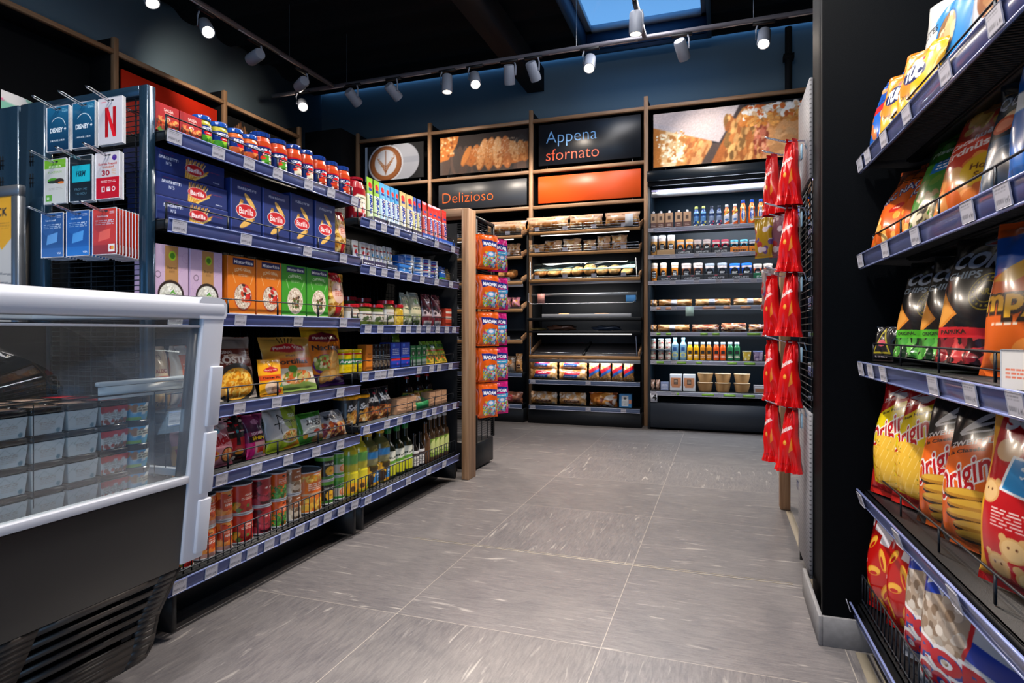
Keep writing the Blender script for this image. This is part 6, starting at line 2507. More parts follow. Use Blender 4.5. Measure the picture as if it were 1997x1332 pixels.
stock(LF, z, [(724, 747), (746, 773)], 757, 'sobab', mk_bag(art_sobabag, .05, '#1c1c20', 9, .15, wr=1.2, name='noodle_pack'), 'noodle_pack', 'packet', 'black noodle packet with white lettering beside the cups', 'black noodle packets')


def art_brick(w, h):
    A = Art(w, h, 34, '#c49a78')
    A.rect(0, .45, 1, .55, '#a87a58').small(.1, .2, .9, .35, '#8a5a3c', 1).small(.1, .65, .9, .8, '#8a5a3c', 1)
    return A


for k in range(3):
    stock(LF, z + k * .0275, [(775, 793), (794, 812)], 0, 'brk', mk_carton(art_brick, '#b58a68', .06, name='wafer_pack'), 'wafer_pack', 'packet', 'tan flat packet stacked near the black packets, ' + ('bottom', 'middle', 'top')[k] + ' layer', 'tan packets', h=.027)
    stock(LF, z + k * .0275, [(838, 849), (850, 861), (862, 871)], 0, 'brk2', mk_carton(art_brick, '#b58a68', .06, name='wafer_pack'), 'wafer_pack', 'packet', 'tan packet right of the green tray, ' + ('bottom', 'middle', 'top')[k] + ' layer', 'far tan packets', h=.027)


def mk_greentray(w, h):
    q = MB()
    g = hx('#1f7a44')
    q.box((0, .001, h * .25), (w, .002, h * .5), g)
    for s in (-1, 1):
        x = s * w / 2
        q.add([(x, 0, 0), (x, .1, 0), (x, .1, h), (x, .0, h * .5), (x - s * .002, 0, 0), (x - s * .002, .1, 0), (x - s * .002, .1, h), (x - s * .002, 0, h * .5)], [(0, 1, 2, 3), (7, 6, 5, 4), (2, 6, 7, 3), (3, 7, 4, 0)], g)
    q.box((0, .05, .001), (w, .1, .002), g)
    q.box((0, .1, h / 2), (w, .002, h), g)
    return q.build('display_tray', M_BOX)


stock(LF, z, [(813, 836)], 770, 'gtray', mk_greentray, 'display_tray', 'tray', 'green cardboard tray between the tan packets')
stock(LF, z + .003, [(816, 834)], 775, 'gtb', mk_bag(lambda w, h: Art(w, h, 30, '#b98a50').blobs(0, 0, 1, 1, ['#d8b078', '#8a5a2c', '#c8c0c8'], .08, 30, 3), .05, '#a87a48', 8, .2, name='nut_packet'), 'nut_packet', 'packet', 'brown and clear packet standing in the green tray', ins=.02, h=.085)
stock(LF, z, [(826, 836), (846, 857), (862, 874)], 735, 'soy', mk_bottle([(.95, 0), (1, .03), (1, .6), (.85, .72), (.35, .85), (.3, 1)], lambda w, h: Art(w, h, 26, '#c9a83c').rect(.1, .1, .9, .4, '#b83a24'), .15, .5, '#1c1210', '#b81c1c', .08, name='soy_bottle', n=20), 'soy_bottle', 'bottle', 'dark soy sauce bottle with red cap behind the tan packets', 'soy bottles', ins=.09)

z = T2['t6']


def art_oil_y(w, h):
    A = Art(w, h, 50, '#d8c82c')
    A.rect(0, .55, 1, .74, '#8aa81c', .0).rect(0, .0, 1, .5, '#e0c020').ell(.35, .2, .22, .2, '#f0a81c').ell(.35, .2, .09, .08, '#5a3a14').poly([(.5, .05), (1, .1), (1, .5), (.6, .42)], '#5f9a34').small(.6, .2, .95, .35, '#f0f4e4', 3)
    return A


OILP = [(.9, 0), (1, .03), (1, .40), (.92, .44), (.98, .5), (.98, .72), (.86, .82), (.4, .93), (.36, 1)]


def mk_oily(w, h):
    o = mk_bottle(OILP, art_oil_y, .06, .42, '#b8ac2a', '#d8a01c', .08, name='oil_bottle', colz=[(.56, .74, '#5fa04a')])(w, h)
    return o


stock(LF, z, [(684, 707), (705, 723)], 848, 'oily', mk_oily, 'oil_bottle', 'bottle', 'yellow oil bottle with green band', 'yellow oil bottles')


def art_oil_s(w, h):
    A = Art(w, h, 50, '#3a3018')
    A.blobs(0, 0, 1, 1, ['#e8b020', '#f0c84a', '#d89a18'], .1, 22, 3).ell(.25, .28, .16, .14, '#3a2414').poly([(.35, .1), (.95, .15), (.95, .8), (.45, .7)], '#2a7ab8').small(.45, .3, .9, .6, '#e8f0f8', 3)
    return A


stock(LF, z, [(723, 747), (748, 769)], 843, 'oils', mk_bottle(OILP, art_oil_s, .06, .42, '#6a6434', '#d8a81c', .08, name='oil_bottle', colz=[(.58, .70, '#2f86c4'), (.44, .57, '#8a8458')]), 'oil_bottle', 'bottle', 'sunflower oil bottle with blue band', 'sunflower oil bottles')


def art_oil_o(w, h):
    A = Art(w, h, 40, '#1c2a14')
    A.rect(.08, .05, .92, .98, '#dcdccc').rect(.08, .05, .92, .45, '#c8c81c').poly([(.08, .45), (.92, .55), (.92, .7), (.08, .58)], '#5f9a2c').text('Monini', .5, .76, .09, '#2a3a2a', w=.7, rot=.1)
    return A


SQP = [(.95, 0), (1, .02), (1, .6), (.8, .72), (.36, .82), (.34, 1)]
stock(LF, z, [(762, 778), (779, 795), (795, 810)], 832, 'oilo', mk_bottle(SQP, art_oil_o, .06, .62, '#1c2210', '#147a34', .13, name='olive_oil_bottle', capr=.42), 'olive_oil_bottle', 'bottle', 'dark olive oil bottle with green cap', 'olive oil bottles')
stock(LF, z, [(811, 821), (822, 832)], 845, 'vin', mk_bottle([(.95, 0), (1, .02), (1, .55), (.4, .75), (.36, 1)], lambda w, h: Art(w, h, 26, '#d8d4d0').rect(.1, .6, .9, .8, '#3a2a2a').small(.2, .1, .8, .5, '#6a6060', 3), .1, .55, '#15100f', '#1c1416', .08, name='vinegar_bottle', n=20), 'vinegar_bottle', 'bottle', 'black vinegar bottle with white label', 'vinegar bottles')
stock(LF, z, [(833, 843)], 822, 'vin2', mk_bottle([(.95, 0), (1, .02), (1, .62), (.45, .78), (.4, 1)], None, .1, .5, '#5a3a20', '#2a2420', .06, name='vinegar_bottle', n=20), 'vinegar_bottle', 'bottle', 'brown translucent vinegar bottle without label')
stock(LF, z, [(843, 852), (852, 861), (861, 870), (870, 880)], 812, 'vin3', mk_bottle([(.95, 0), (1, .02), (1, .62), (.45, .78), (.4, 1)], lambda w, h: Art(w, h, 24, '#8aa83c').ell(.5, .5, .3, .4, '#c8d080').small(.2, .1, .8, .25, '#3a4a1c', 1), .12, .55, '#4a3420', '#cfc8c0', .07, name='vinegar_bottle', n=20), 'vinegar_bottle', 'bottle', 'brown vinegar bottle with lime label at the oak arch', 'lime label bottles')

# ================================================================== GIFT CARDS
def hole(A):
    return A.rect(.36, .93, .64, .965, '#1a1a1e')


def art_dplus(w, h):
    A = Art(w, h, 90, '#123a5c')
    A.grad(0, 0, 1, 1, '#10304e', '#1c648c').text('DISNEP+'.replace('P+', 'Y'), .44, .47, .10, '#e8f0f6', w=.6, bold=.04).text('+', .84, .48, .09, '#e8f0f6', bold=.04)
    d = np.hypot(A.X - .5, (A.Y - .5) * A.a)
    A.fill((abs(d - .36) < .012) & (A.Y > .56) & (A.X > .22), '#d8ecf6')
    A.text('3 MONATE | 3 MOIS', .48, .23, .035, '#e8f0f6', w=.66, bold=.02).small(.7, .86, .95, .95, '#7ac0dc', 3)
    return hole(A)


def art_nflx(w, h):
    A = Art(w, h, 90, '#c6c4cc')
    A.poly([(.26, .14), (.40, .14), (.40, .80), (.26, .80)], '#a80e18').poly([(.60, .14), (.74, .14), (.74, .80), (.60, .80)], '#a80e18').poly([(.26, .80), (.40, .80), (.74, .14), (.60, .14)], '#d81824')
    A.small(.08, .9, .3, .95, '#d86a7a', 1)
    return hole(A)


def art_flix(w, h):
    A = Art(w, h, 90, '#c9cac6')
    A.rect(0, .8, 1, 1, '#6fae2c').text('FLIXBUS', .5, .84, .045, '#dff0c8', w=.56).text('FLIXTRAIN', .5, .71, .05, '#7fb04a', w=.62, bold=0)
    A.ell(.4, .52, .25, .09, '#4f9a28').ell(.4, .49, .25, .05, '#2c3a2c').ell(.7, .5, .22, .09, '#3a2c24').ell(.78, .46, .14, .04, '#d8742c').small(.2, .3, .85, .36, '#a8a8a4', 2)
    A.rect(.06, .05, .36, .2, '#62a42c').text('20', .17, .12, .05, '#e8f4d8', w=.12)
    return hole(A)


def art_hm(w, h):
    A = Art(w, h, 90, '#1a2228')
    A.rect(.1, .42, .92, .8, '#1fb4c8').text('H&M', .5, .61, .12, '#10384a', w=.4, sh=.2).text('FROM ME', .5, .26, .05, '#5f8fa8', w=.56, bold=0).text('TO YOU', .5, .16, .05, '#5f8fa8', w=.5, bold=0)
    return hole(A)


def art_sun(w, h):
    A = Art(w, h, 90, '#cfc8cc')
    A.rect(0, 0, 1, .46, '#c01428').ell(.8, .88, .1, .09, '#4a2a8a').text('Sunrise Prepaid', .5, .76, .045, '#b84a4a', w=.8).text('Unlimited', .52, .69, .045, '#c0583a', w=.5).text('30', .42, .56, .11, '#a01830', w=.34)
    A.small(.68, .5, .85, .64, '#d8904a', 4).small(.2, .34, .86, .4, '#f0dcdc', 2)
    A.rect(.24, .14, .38, .26, '#e8d8dc').rect(.27, .16, .35, .24, '#c01428').rect(.46, .15, .62, .25, '#f0e4e6').line(.46, .25, .54, .19, .012, '#c01428').line(.62, .25, .54, .19, .012, '#c01428').ring(.76, .2, .06, .03, '#f0e4e6')
    return hole(A)


def art_bank(c, c2, tx_, mc=False):
    def f(w, h):
        A = Art(w, h, 80, c)
        A.grad(0, 0, 1, .3, c2, c).text('bankcard', .42, .84, .035, '#dfe6f0', w=.46).small(.1, .64, .9, .76, '#c8d4e6', 3, 3).small(.72, .88, .92, .95, '#c8d4e6', 2)
        A.poly([(.22, .28), (.72, .34), (.76, .56), (.28, .5)], tx_).ell(.3, .7, .3, .3, c2, al=.3).rect(0, 0, 1, .2, c2, .6)
        if mc:
            A.rect(.66, .05, .94, .22, '#ece6e2').ell(.77, .135, .06, .06, '#d8301c').ell(.84, .135, .06, .06, '#e8a02c')
        else:
            A.text('VISA', .82, .08, .04, '#e6ecf6', w=.2)
        return hole(A)
    return f


def mk_card(art):
    def f(w, h):
        return carton('gift_card', w, .0012, h, art(w, h), '#dcdce0', m=M_GLOSS)
    return f


CW, CHH = .096, .137
cards = [('blue streaming gift card, topmost left on the card rack', art_dplus, 3), ('blue streaming gift card, topmost middle on the card rack', art_dplus, 3), ('white gift card with big red letter N on the card rack', art_nflx, 3),
         ('green and white coach travel gift card on the card rack', art_flix, 2), ('dark gift card with turquoise block on the card rack', art_hm, 4), ('white and red prepaid card with number 30 on the card rack', art_sun, 4),
         ('slate blue bank gift card, lowest left on the card rack', art_bank('#244a86', '#3a6ab0', '#5f9ad8'), 5), ('bright blue bank gift card, lowest middle on the card rack', art_bank('#1c4f9a', '#2a74c8', '#4f9ae0'), 7), ('orange red bank gift card, lowest right on the card rack', art_bank('#c8321c', '#8a2418', '#e8604a', True), 10)]
for i, (lb, art, n) in enumerate(cards):
    xx, z = CARD_HOOKS[i]
    for k in range(n):
        # front card hangs near the hook tip, the others behind it towards the rack
        y = 1.405 - .088 + k * (.0095 if i >= 6 else .0042)
        l_ = lb if k == 0 else ('card hanging behind the ' + ('topmost left blue streaming card' if i == 0 else 'topmost middle blue streaming card' if i == 1 else lb.split(',')[0].replace(' on the card rack', '')))
        put('card' + str(i if i != 1 else 0), lambda: mk_card(art)(CW, CHH), (xx + (.0 if i < 6 else .0008 * k), y, z - CHH + .008 + (.010 if k == 0 else .010 - .0012 * k)), 0, l_, 'gift card', 'gift cards in stack ' + 'abcdefghi'[i])

# ================================================================== ICE CREAM TUBS
def art_tub(kind):
    def f(w, h):
        A = Art(w, h, 40, '#c3cbd0')
        if kind == 'w':
            for x, y in ((.15, .72), (.38, .9), (.6, .7), (.85, .88)):
                A.line(x - .16, y - .25, x, y, .012, '#8f999e').line(x, y, x + .16, y - .22, .012, '#8f999e')
            A.small(.28, .2, .75, .62, '#a89c98', 5, 3).ell(.86, .14, .07, .07, '#6a8a9a')
        elif kind == 'r':
            A.rect(0, .8, 1, 1, '#b0202c').blobs(0, .72, 1, .84, ['#b0202c'], .07, 14, 3).small(.1, .3, .85, .68, '#7a7470', 5, 4).blobs(0, 0, 1, .22, ['#7a4a34', '#9a3a2c'], .05, 30, 2).ell(.82, .26, .06, .06, '#5a6a70')
        else:
            A = Art(w, h, 44, '#3a9ac8')
            A.rect(0, 0, 1, .16, '#7fb04a').blobs(0, .2, 1, 1, ['#e8f0f4', '#5fb0d8', '#a86a3a'], .07, 20, 5).rect(.4, .5, .8, .8, '#d8d0b8').small(.42, .55, .78, .75, '#3a3030', 2)
        return A
    return f


def mk_tub(kind):
    def f(w, h):
        hb = h * .74
        if kind == 'b':
            o = shaped('ice_cream_tub', [(w * .42, 0), (w * .48, hb)], art_tub(kind)(w * 1.7, hb * .96), .001, hb * .97, '#3a9ac8', n=28, rows=10)
            lid('lid', w * .5, h * .26, '#15171c', w * .48, hb, o, ridges=False)
            return o
        A = art_tub(kind)(w, hb)
        C = A.cols()
        ny, nx = C.shape[:2]
        k = np.linspace(.86, .97, ny)[:, None]
        zs = np.linspace(0, hb, ny)[:, None]
        P = np.stack([np.linspace(-w / 2, w / 2, nx)[None, :] * k, (w / 2 - w / 2 * k) * np.ones((1, nx)), zs * np.ones((1, nx))], -1)
        q = MB()
        q.grid(P, C)
        r0, r1 = w * .43, w * .485
        V = [(-r0, w / 2 - r0, 0), (r0, w / 2 - r0, 0), (r0, w / 2 + r0, 0), (-r0, w / 2 + r0, 0), (-r1, w / 2 - r1, hb), (r1, w / 2 - r1, hb), (r1, w / 2 + r1, hb), (-r1, w / 2 + r1, hb)]
        q.add(V, [(1, 2, 6, 5), (2, 3, 7, 6), (3, 0, 4, 7), (0, 3, 2, 1)], (.72, .76, .78))
        o = q.build('ice_cream_tub', M_BOX)
        l_ = MB().box((0, w / 2, hb + h * .13), (w, w, h * .26), (.08, .08, .09) if kind == 'w' else (.10, .07, .07), b=.004)
        if kind == 'w':
            l_.box((0, w / 2, h * 1.0), (w * .7, w * .7, .0006), (.62, .5, .44))
        else:
            l_.box((0, w / 2, h * 1.0), (w * .7, w * .7, .0006), (.6, .1, .14))
        l_.build('lid', M_GLOSS, o)
        return o
    return f


TY = [.70, .777, .854, .931, 1.008, 1.085, 1.160]
TK_ = ['w', 'w', 'w', 'w', 'w', 'r', 'b']
names_ = {'w': 'white ice cream tub with mountain lines and dark lid', 'r': 'ice cream tub with red wavy band and dark lid', 'b': 'round blue ice cream tub with black lid'}
for j, (y, kd) in enumerate(zip(TY, TK_)):
    for row in range(3):
        for lay in range(4):
            if row > 0 and lay < 3:
                continue
            x = -1.385 - row * .079
            put('tub' + kd, lambda: mk_tub(kd)(.073, .0585), (x, y, .552 + lay * .059), PI / 2, names_[kd] + ' inside the glass freezer', 'ice cream tub', 'ice cream tubs ' + {'w': 'white', 'r': 'red banded', 'b': 'blue'}[kd])

# ================================================================== BREAD
CR = ['#c88a48', '#a8662a', '#d8a868', '#8a5020', '#e8cfa8']


def loaf(w, h, d, seed=1, cols=CR, flour=.3, e=.8):
    def f(*a):
        q = MB()
        r_ = random.Random(seed)
        n, m = 26, 16
        base = np.array(hx(cols[seed % 3]))
        ph = np.linspace(-PI / 2 + 1e-3, PI / 2 - 1e-3, m)[:, None] * np.ones((1, n))
        th = np.linspace(0, 2 * PI, n, endpoint=False)[None, :] * np.ones((m, 1))
        g = lambda a: np.sign(a) * np.abs(a) ** e
        k = 1 + .05 * np.sin(th * 4 + seed) * np.cos(ph * 3) + .04 * np.sin(th * 7 + ph * 5)
        slash = .06 * np.maximum(0, np.sin(3.2 * np.cos(ph) * np.cos(th) * 2.2 + seed)) * (ph > 0)
        P = np.stack([w / 2 * k * g(np.cos(ph)) * g(np.cos(th)), d / 2 + d / 2 * k * g(np.cos(ph)) * g(np.sin(th)), h / 2 + h / 2 * (g(np.sin(ph)) + slash)], -1)
        N = np.array([[r_.random() for _ in range(n)] for _ in range(m)])
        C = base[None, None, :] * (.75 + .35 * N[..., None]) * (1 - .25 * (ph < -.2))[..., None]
        fl = ((slash > .03) | (N > 1 - flour * .7)) & (ph > .1)
        C[fl] = C[fl] * .6 + np.array(hx('#e0bd88')) * .4
        q.grid(P, C, close=True)
        return q.build('bread_loaf', M_BREAD, smooth=True)
    return f


def art_paperbag(w, h):
    A = Art(w, h, 50, '#b8906c')
    A.rect(0, .45, 1, 1, '#c8a488').small(.08, .7, .3, .82, '#5a4438', 1).small(.5, .68, .9, .84, '#8a6a54', 1, 4).rect(0, 0, 1, .42, '#a8642c').blobs(0, 0, 1, .42, CR, .03, 60, 3, asp=2)
    A.rect(0, .40, 1, .46, '#8f6a4a')
    return A


def tray_at(face, a, b, zt, yoff):
    """bread lying on a tilted tray"""
    m = on_y((a + b) / 2, 6.16 + yoff)
    return (m, 6.16 + yoff, zt + .012 + yoff * math.tan(math.radians(16)))


mkpb = lambda w: mk_bag(art_paperbag, .09, '#b8906c', 3, .0, wr=1.3, name='bread_bag', seal=.02)
for i, (a, b) in enumerate(((945, 1024), (1026, 1106), (1108, 1174), (1177, 1248))):
    w_ = (on_y(b, 6.3) - on_y(a, 6.3))
    z0 = (1.965 if i == 0 else 1.985) + .05
    put('pb' + str(i // 2), lambda: mkpb(w_)(w_, .125), (on_y((a + b) / 2, 6.22), 6.22, z0 + .012), 0, 'kraft paper bread bag lying on the topmost bread tray, ' + ordr(i, 4), 'bread bag', 'bread bags on the top trays')


def mk_breadpack(seed):
    def f(w, h):
        def art(w, h):
            A = Art(w, h, 36, '#b08860')
            A.blobs(0, 0, 1, .75, CR + ['#dfd3c8', '#c9b8a8'], .09, 50, seed, asp=1.6).poly([(.55, .0), (.85, .0), (1, .98), (.7, 1)], '#c89a74').rect(0, .93, .6, 1, '#9a8a80')
            return A
        return pillow('bread_bag', w, h, .07, art(w, h), '#a88464', seed=seed, lean=.15, wr=1.6)
    return f


for i, (a, b, hh_) in enumerate(((1031, 1060, .09), (1060, 1094, .12), (1096, 1131, .13), (1136, 1160, .11), (1163, 1189, .14), (1191, 1222, .145))):
    w_ = on_y(b, 6.2) - on_y(a, 6.2)
    put('bp' + str(i), lambda: mk_breadpack(i + 2)(w_, hh_), (on_y((a + b) / 2, 6.22), 6.22, 1.765 + .035), 0, 'clear and kraft bread bag in the central unit, second tray, ' + ordr(i, 6), 'bread bag', 'bread bags on the second tray')
for i, (a, b) in enumerate(((968, 984), (982, 998), (996, 1012))):
    w_ = on_y(b, 6.2) - on_y(a, 6.2)
    put('bpl', lambda: mk_breadpack(4)(w_, .13), (on_y((a + b) / 2, 6.22), 6.22, 1.745 + .035), 0, 'clear and kraft bread bag behind the orange sweets, ' + ordr(i, 3), 'bread bag', 'bread bags on the left unit')
for i, (a, b, hh_, sd, fl) in enumerate(((1039, 1064, .07, 1, .1), (1065, 1089, .065, 0, .1), (1091, 1112, .075, 5, .3), (1112, 1134, .085, 9, .5), (1136, 1159, .11, 12, .3), (1160, 1183, .085, 14, .6), (1184, 1207, .09, 8, .5), (1209, 1233, .05, 11, .05))):
    w_ = (on_y(b, 6.25) - on_y(a, 6.25)) * .97
    z0 = 1.487 + .035
    put('lf' + str(i), loaf(w_, hh_, .2, sd, flour=fl), (on_y((a + b) / 2, 6.2), 6.2, z0), 0, ['seeded', 'golden', 'round golden', 'floured', 'tall pale', 'floured brown', 'dark floured', 'flat golden'][i] + ' bread loaf on the third tray of the central bread unit', 'bread', 'loaves on the third tray', tilt=(math.radians(16), 0))
for i, (a, b) in enumerate(((968, 984), (985, 1003))):
    w_ = (on_y(b, 6.25) - on_y(a, 6.25)) * .97
    put('lfl' + str(i), loaf(w_, .09, .2, 3 + i, flour=.1), (on_y((a + b) / 2, 6.2), 6.2, 1.475 + .035), 0, ('round', 'long')[i] + ' brown loaf on the left bread unit behind the sweets', 'bread', None, tilt=(math.radians(16), 0))
for i, (a, b) in enumerate(((1084, 1112), (1154, 1190))):
    w_ = (on_y(b, 6.15) - on_y(a, 6.15))
    put('roll' + str(i), loaf(w_, .045, .07, 5 + i, flour=.05), (on_y((a + b) / 2, 6.15), 6.17, 1.102), 0, 'small golden bread roll on the dark counter, ' + ('left' if i == 0 else 'right') + ' of the two', 'bread roll', 'rolls on the counter')


def crumple(w, h, c, seed):
    def f(*a):
        q = MB()
        q.sphere((0, .1, h / 2), (w / 2, .1, h / 2), hx(c), 26, 12, .8, bumpy=.16, seed=seed)
        return q.build('paper_bag_pile', M_FILM)
    return f


put('cr1', crumple(on_y(1118, 6.2) - on_y(1066, 6.2), .06, '#6a4a3c', 2), (on_y(1092, 6.2), 6.2, .967), 0, 'crumpled brown paper bag on the dark shelf under the counter', 'paper bag')
put('cr2', crumple(.28, .05, '#3f4a5c', 5), (on_y(1180, 6.2), 6.2, .967), 0, 'folded blue grey plastic bag on the dark shelf under the counter', 'plastic bag')
put('cr3', crumple(.16, .03, '#7a6a40', 7), (on_y(1045, 6.2), 6.2, .967), 0, 'small flat paper bag at the left end under the counter', 'paper bag')


def art_toast(c, lying=True):
    def f(w, h):
        A = Art(w, h, 50, '#c08a50')
        A.blobs(0, 0, 1, 1, ['#c89458', '#a87038', '#dcb07a', '#cfc0b0'], .05, 60, 3, asp=2)
        if c == 'toast':
            if w > h:
                A.poly([(.2, .45), (.25, .8), (.82, .8), (.75, .45)], '#b01c2c').poly([(.16, .15), (.2, .48), (.7, .48), (.64, .15)], '#2a5cae').small(.22, .22, .6, .4, '#e0e8f4', 1).small(.35, .55, .65, .7, '#f0dcd8', 1)
            else:
                A.poly([(0, .3), (1, .62), (1, .8), (0, .5)], '#b01c2c').poly([(0, .14), (1, .46), (1, .62), (0, .3)], '#2a5cae').rect(0, .85, 1, 1, '#b8a898')
        else:
            A.rect(.22, .22, .8, .42, '#4a2a20').small(.26, .26, .76, .38, '#d8b898', 1)
            A.blobs(0, .6, 1, 1, ['#e0d8d0', '#c8a07a'], .03, 30, 7, asp=3)
        return A
    return f


mt = lambda k, t=.12, s=4: mk_bag(art_toast(k), t, '#b08050', s, 0.0, wr=1.0, name='bread_pack', seal=.03, pinch=0)
for lay in range(2):
    stock(BF, .457 + lay * .113, [(1031, 1085), (1088, 1143)], 0, 'toastl', mt('toast'), 'bread_pack', 'bread', 'long sliced toast pack on the steel shelf, ' + ('lower layer', 'upper layer')[lay], 'long toast packs', h=.112)
stock(BF, .457, [(1147, 1167), (1169, 1190), (1192, 1212), (1214, 1236)], 0, 'toasts', mt('toast', .10, 7), 'bread_pack', 'bread', 'upright small toast pack with clipped top', 'small toast packs', h=.20)
stock(BF, .192, [(1031, 1084), (1086, 1141)], 0, 'brl', mt('brown', .14, 8), 'bread_pack', 'bread', 'long brown bread in clear film on the lowest shelf', 'brown breads', h=.13)


def art_cross(w, h):
    A = Art(w, h, 50, '#a8602c')
    return A.blobs(0, 0, 1, 1, ['#c87a34', '#8a4420', '#e09a4a', '#d8ccc4', '#b86828'], .07, 70, 5, asp=2.4)


stock(BF, .192, [(1145, 1203)], 0, 'croi', mk_bag(art_cross, .14, '#a8602c', 6, 0, wr=2.2, name='croissant_bag'), 'croissant_bag', 'bread', 'clear bag of small croissants on the lowest shelf', h=.14)
stock(BF, .192, [(1207, 1232)], 0, 'crisp', mk_carton(lambda w, h: Art(w, h, 30, '#3a7ab0').rect(.2, .1, .75, .9, '#c8ccd0').ell(.48, .7, .12, .1, '#4a4a4a').small(.25, .2, .7, .5, '#6a7a8a', 3).rect(.78, .3, 1, .6, '#b8785a'), '#2f6a9a', .1, name='crispbread_box'), 'crispbread_box', 'box', 'blue and white box at the right end of the lowest bread shelf', h=.135)
stock(BF, .522, [(977, 1003)], 0, 'lbag', mk_bag(lambda w, h: Art(w, h, 40, '#a89078').blobs(0, 0, 1, 1, ['#c8b8a8', '#8a6a4a', '#d8d0c8'], .08, 40, 2).rect(.2, .5, .8, .8, '#b8743a').rect(.1, .02, .9, .3, '#b0b0a8'), .1, '#a89078', 3, 0, wr=2, name='bread_pack'), 'bread_pack', 'bread', 'round bread in clear film on the left unit below the sweets', h=.17)
stock(BF, .522, [(1004, 1017)], 0, 'lbag2', mk_bag(art_toast('brown'), .08, '#a87850', 5, 0, name='bread_pack'), 'bread_pack', 'bread', 'tan bread pack standing beside the round film-wrapped bread', h=.2)
stock(BF, .192, [(980, 1018)], 0, 'lred', mk_bag(lambda w, h: Art(w, h, 40, '#a8684c').rect(.05, .2, .5, .75, '#b83a44').small(.1, .3, .45, .65, '#e8b8b0', 3).blobs(.5, 0, 1, 1, ['#8a5a48', '#6a4038'], .08, 20, 2), .1, '#7a4a3c', 3, 0, wr=1.5, name='bread_pack'), 'bread_pack', 'bread', 'bread pack with red label on the lowest shelf of the left unit', h=.12)
stock(BF, 1.225, [(978, 994), (995, 1013)], 0, 'pink', mk_bag(lambda w, h: Art(w, h, 30, '#d88a98').blobs(0, 0, 1, 1, ['#e8a8b0', '#d07888', '#d89a3a'], .1, 24, 3), .08, '#c87888', 4, .1, wr=2, name='pastry_bag'), 'pastry_bag', 'bag', 'pink wrapped pastry bag on the left bread unit', 'pink bags', h=.1)

# ================================================================== FRIDGE STOCK
FZt = FZ


def fr_(i, spans, yt, key, mk, name, cat, core, group=None, h=None, ins=0.0, **k):
    return stock(BF, FZt[i] + .001, spans, yt, key, mk, name, cat, core, group, h=h, ins=ins, **k)


def art_drinkbox(w, h):
    A = Art(w, h, 26, '#b89474')
    return A.rect(0, 0, 1, .38, '#5a3430').rect(.3, .55, .7, .8, '#4a3428').small(.2, .1, .8, .3, '#c8b8a8', 2)


def mk_drinkbox(w, h):
    o = carton('drink_carton', w, .06, h * .86, art_drinkbox(w, h), '#a07a5c')
    lid('cap', w * .16, h * .14, '#c8ccd4', .03, h * .86, o, n=14)
    return o


fr_(0, [(1268, 1280), (1281, 1296), (1297, 1313), (1316, 1331), (1332, 1348)], 412, 'dbox', mk_drinkbox, 'drink_carton', 'carton', 'brown coffee drink carton on the top fridge shelf', 'coffee cartons')
BT = [(.8, 0), (1, .04), (1, .5), (.86, .62), (.98, .76), (.55, .95), (.5, 1)]
for key, base, capc, lab, sp, yt, cr in (('emb', '#1c3f7a', '#b8c46a', '#7ab0e0', [(1351, 1364), (1365, 1378)], 402, 'blue drink bottle with lime cap'), ('emk', '#2a3f6a', '#2a3448', '#a8b8d0', [(1382, 1394), (1396, 1409)], 401, 'dark blue drink bottle with navy cap'),
                                         ('ovw', '#d8602c', '#c8d0d8', '#8ab0d8', [(1411, 1424), (1427, 1440)], 398, 'orange and white drink bottle with white cap'), ('ovo', '#e0601c', '#1c4ab0', '#e8d06a', [(1442, 1457), (1459, 1474), (1476, 1491), (1494, 1508)], 389, 'tall orange drink bottle with blue cap')):
    def art_b(w, h, lab=lab, base=base, key=key):
        A = Art(w, h, 34, base)
        if key == 'ovo':
            A.ell(.5, .5, .22, .7, '#e8d86a').ell(.5, .5, .17, .62, '#2a50b0').text('ovomaltine', .5, .5, .12, '#f0f0f0', w=.9 * A.a * .8, rot=PI / 2)
        elif key == 'ovw':
            A.poly([(0, .5), (1, .8), (1, .3), (0, .0)], '#c8ccd8').ell(.5, .3, .2, .1, '#2a6ab0').poly([(.2, .7), (.8, 1), (.8, .85), (.2, .55)], '#e8c860')
        else:
            A.ell(.5, .82, .28, .1, lab).rect(.2, .3, .8, .6, lab, .6).blobs(.1, 0, .9, .3, ['#e8e8f0', lab, '#c82a3c' if key == 'emk' else '#d8d04a'], .08, 10, 2)
        return A
    fr_(0, sp, yt, key, mk_bottle(BT, art_b, .04, .9, base, capc, .12, name='drink_bottle', n=24), 'drink_bottle', 'bottle', cr, cr + 's', wk=.9)


def art_latte_cup(c):
    def f(w, h):
        A = Art(w, h, 34, c)
        A.rect(0, .84, 1, 1, '#c8bcb8').ell(.5, .42, .3, .34, '#1c1c20').small(.34, .2, .66, .62, '#e0e0e0', 4, 3)
        return A
    return f


def mk_lcup(c, lidc, wide=False, nm='coffee_cup'):
    def f(w, h):
        r = w / 2
        o = shaped(nm, [(r * .74, 0), (r * .78, .003), (r * .95, h * .85)], art_latte_cup(c)(w * 1.7, h * .81), h * .03, h * .84, c, n=26, rows=12)
        lid('lid', r * (1.0), h * .15, lidc, r * .95, h * .85, o, ridges=False, n=22)
        return o
    return f


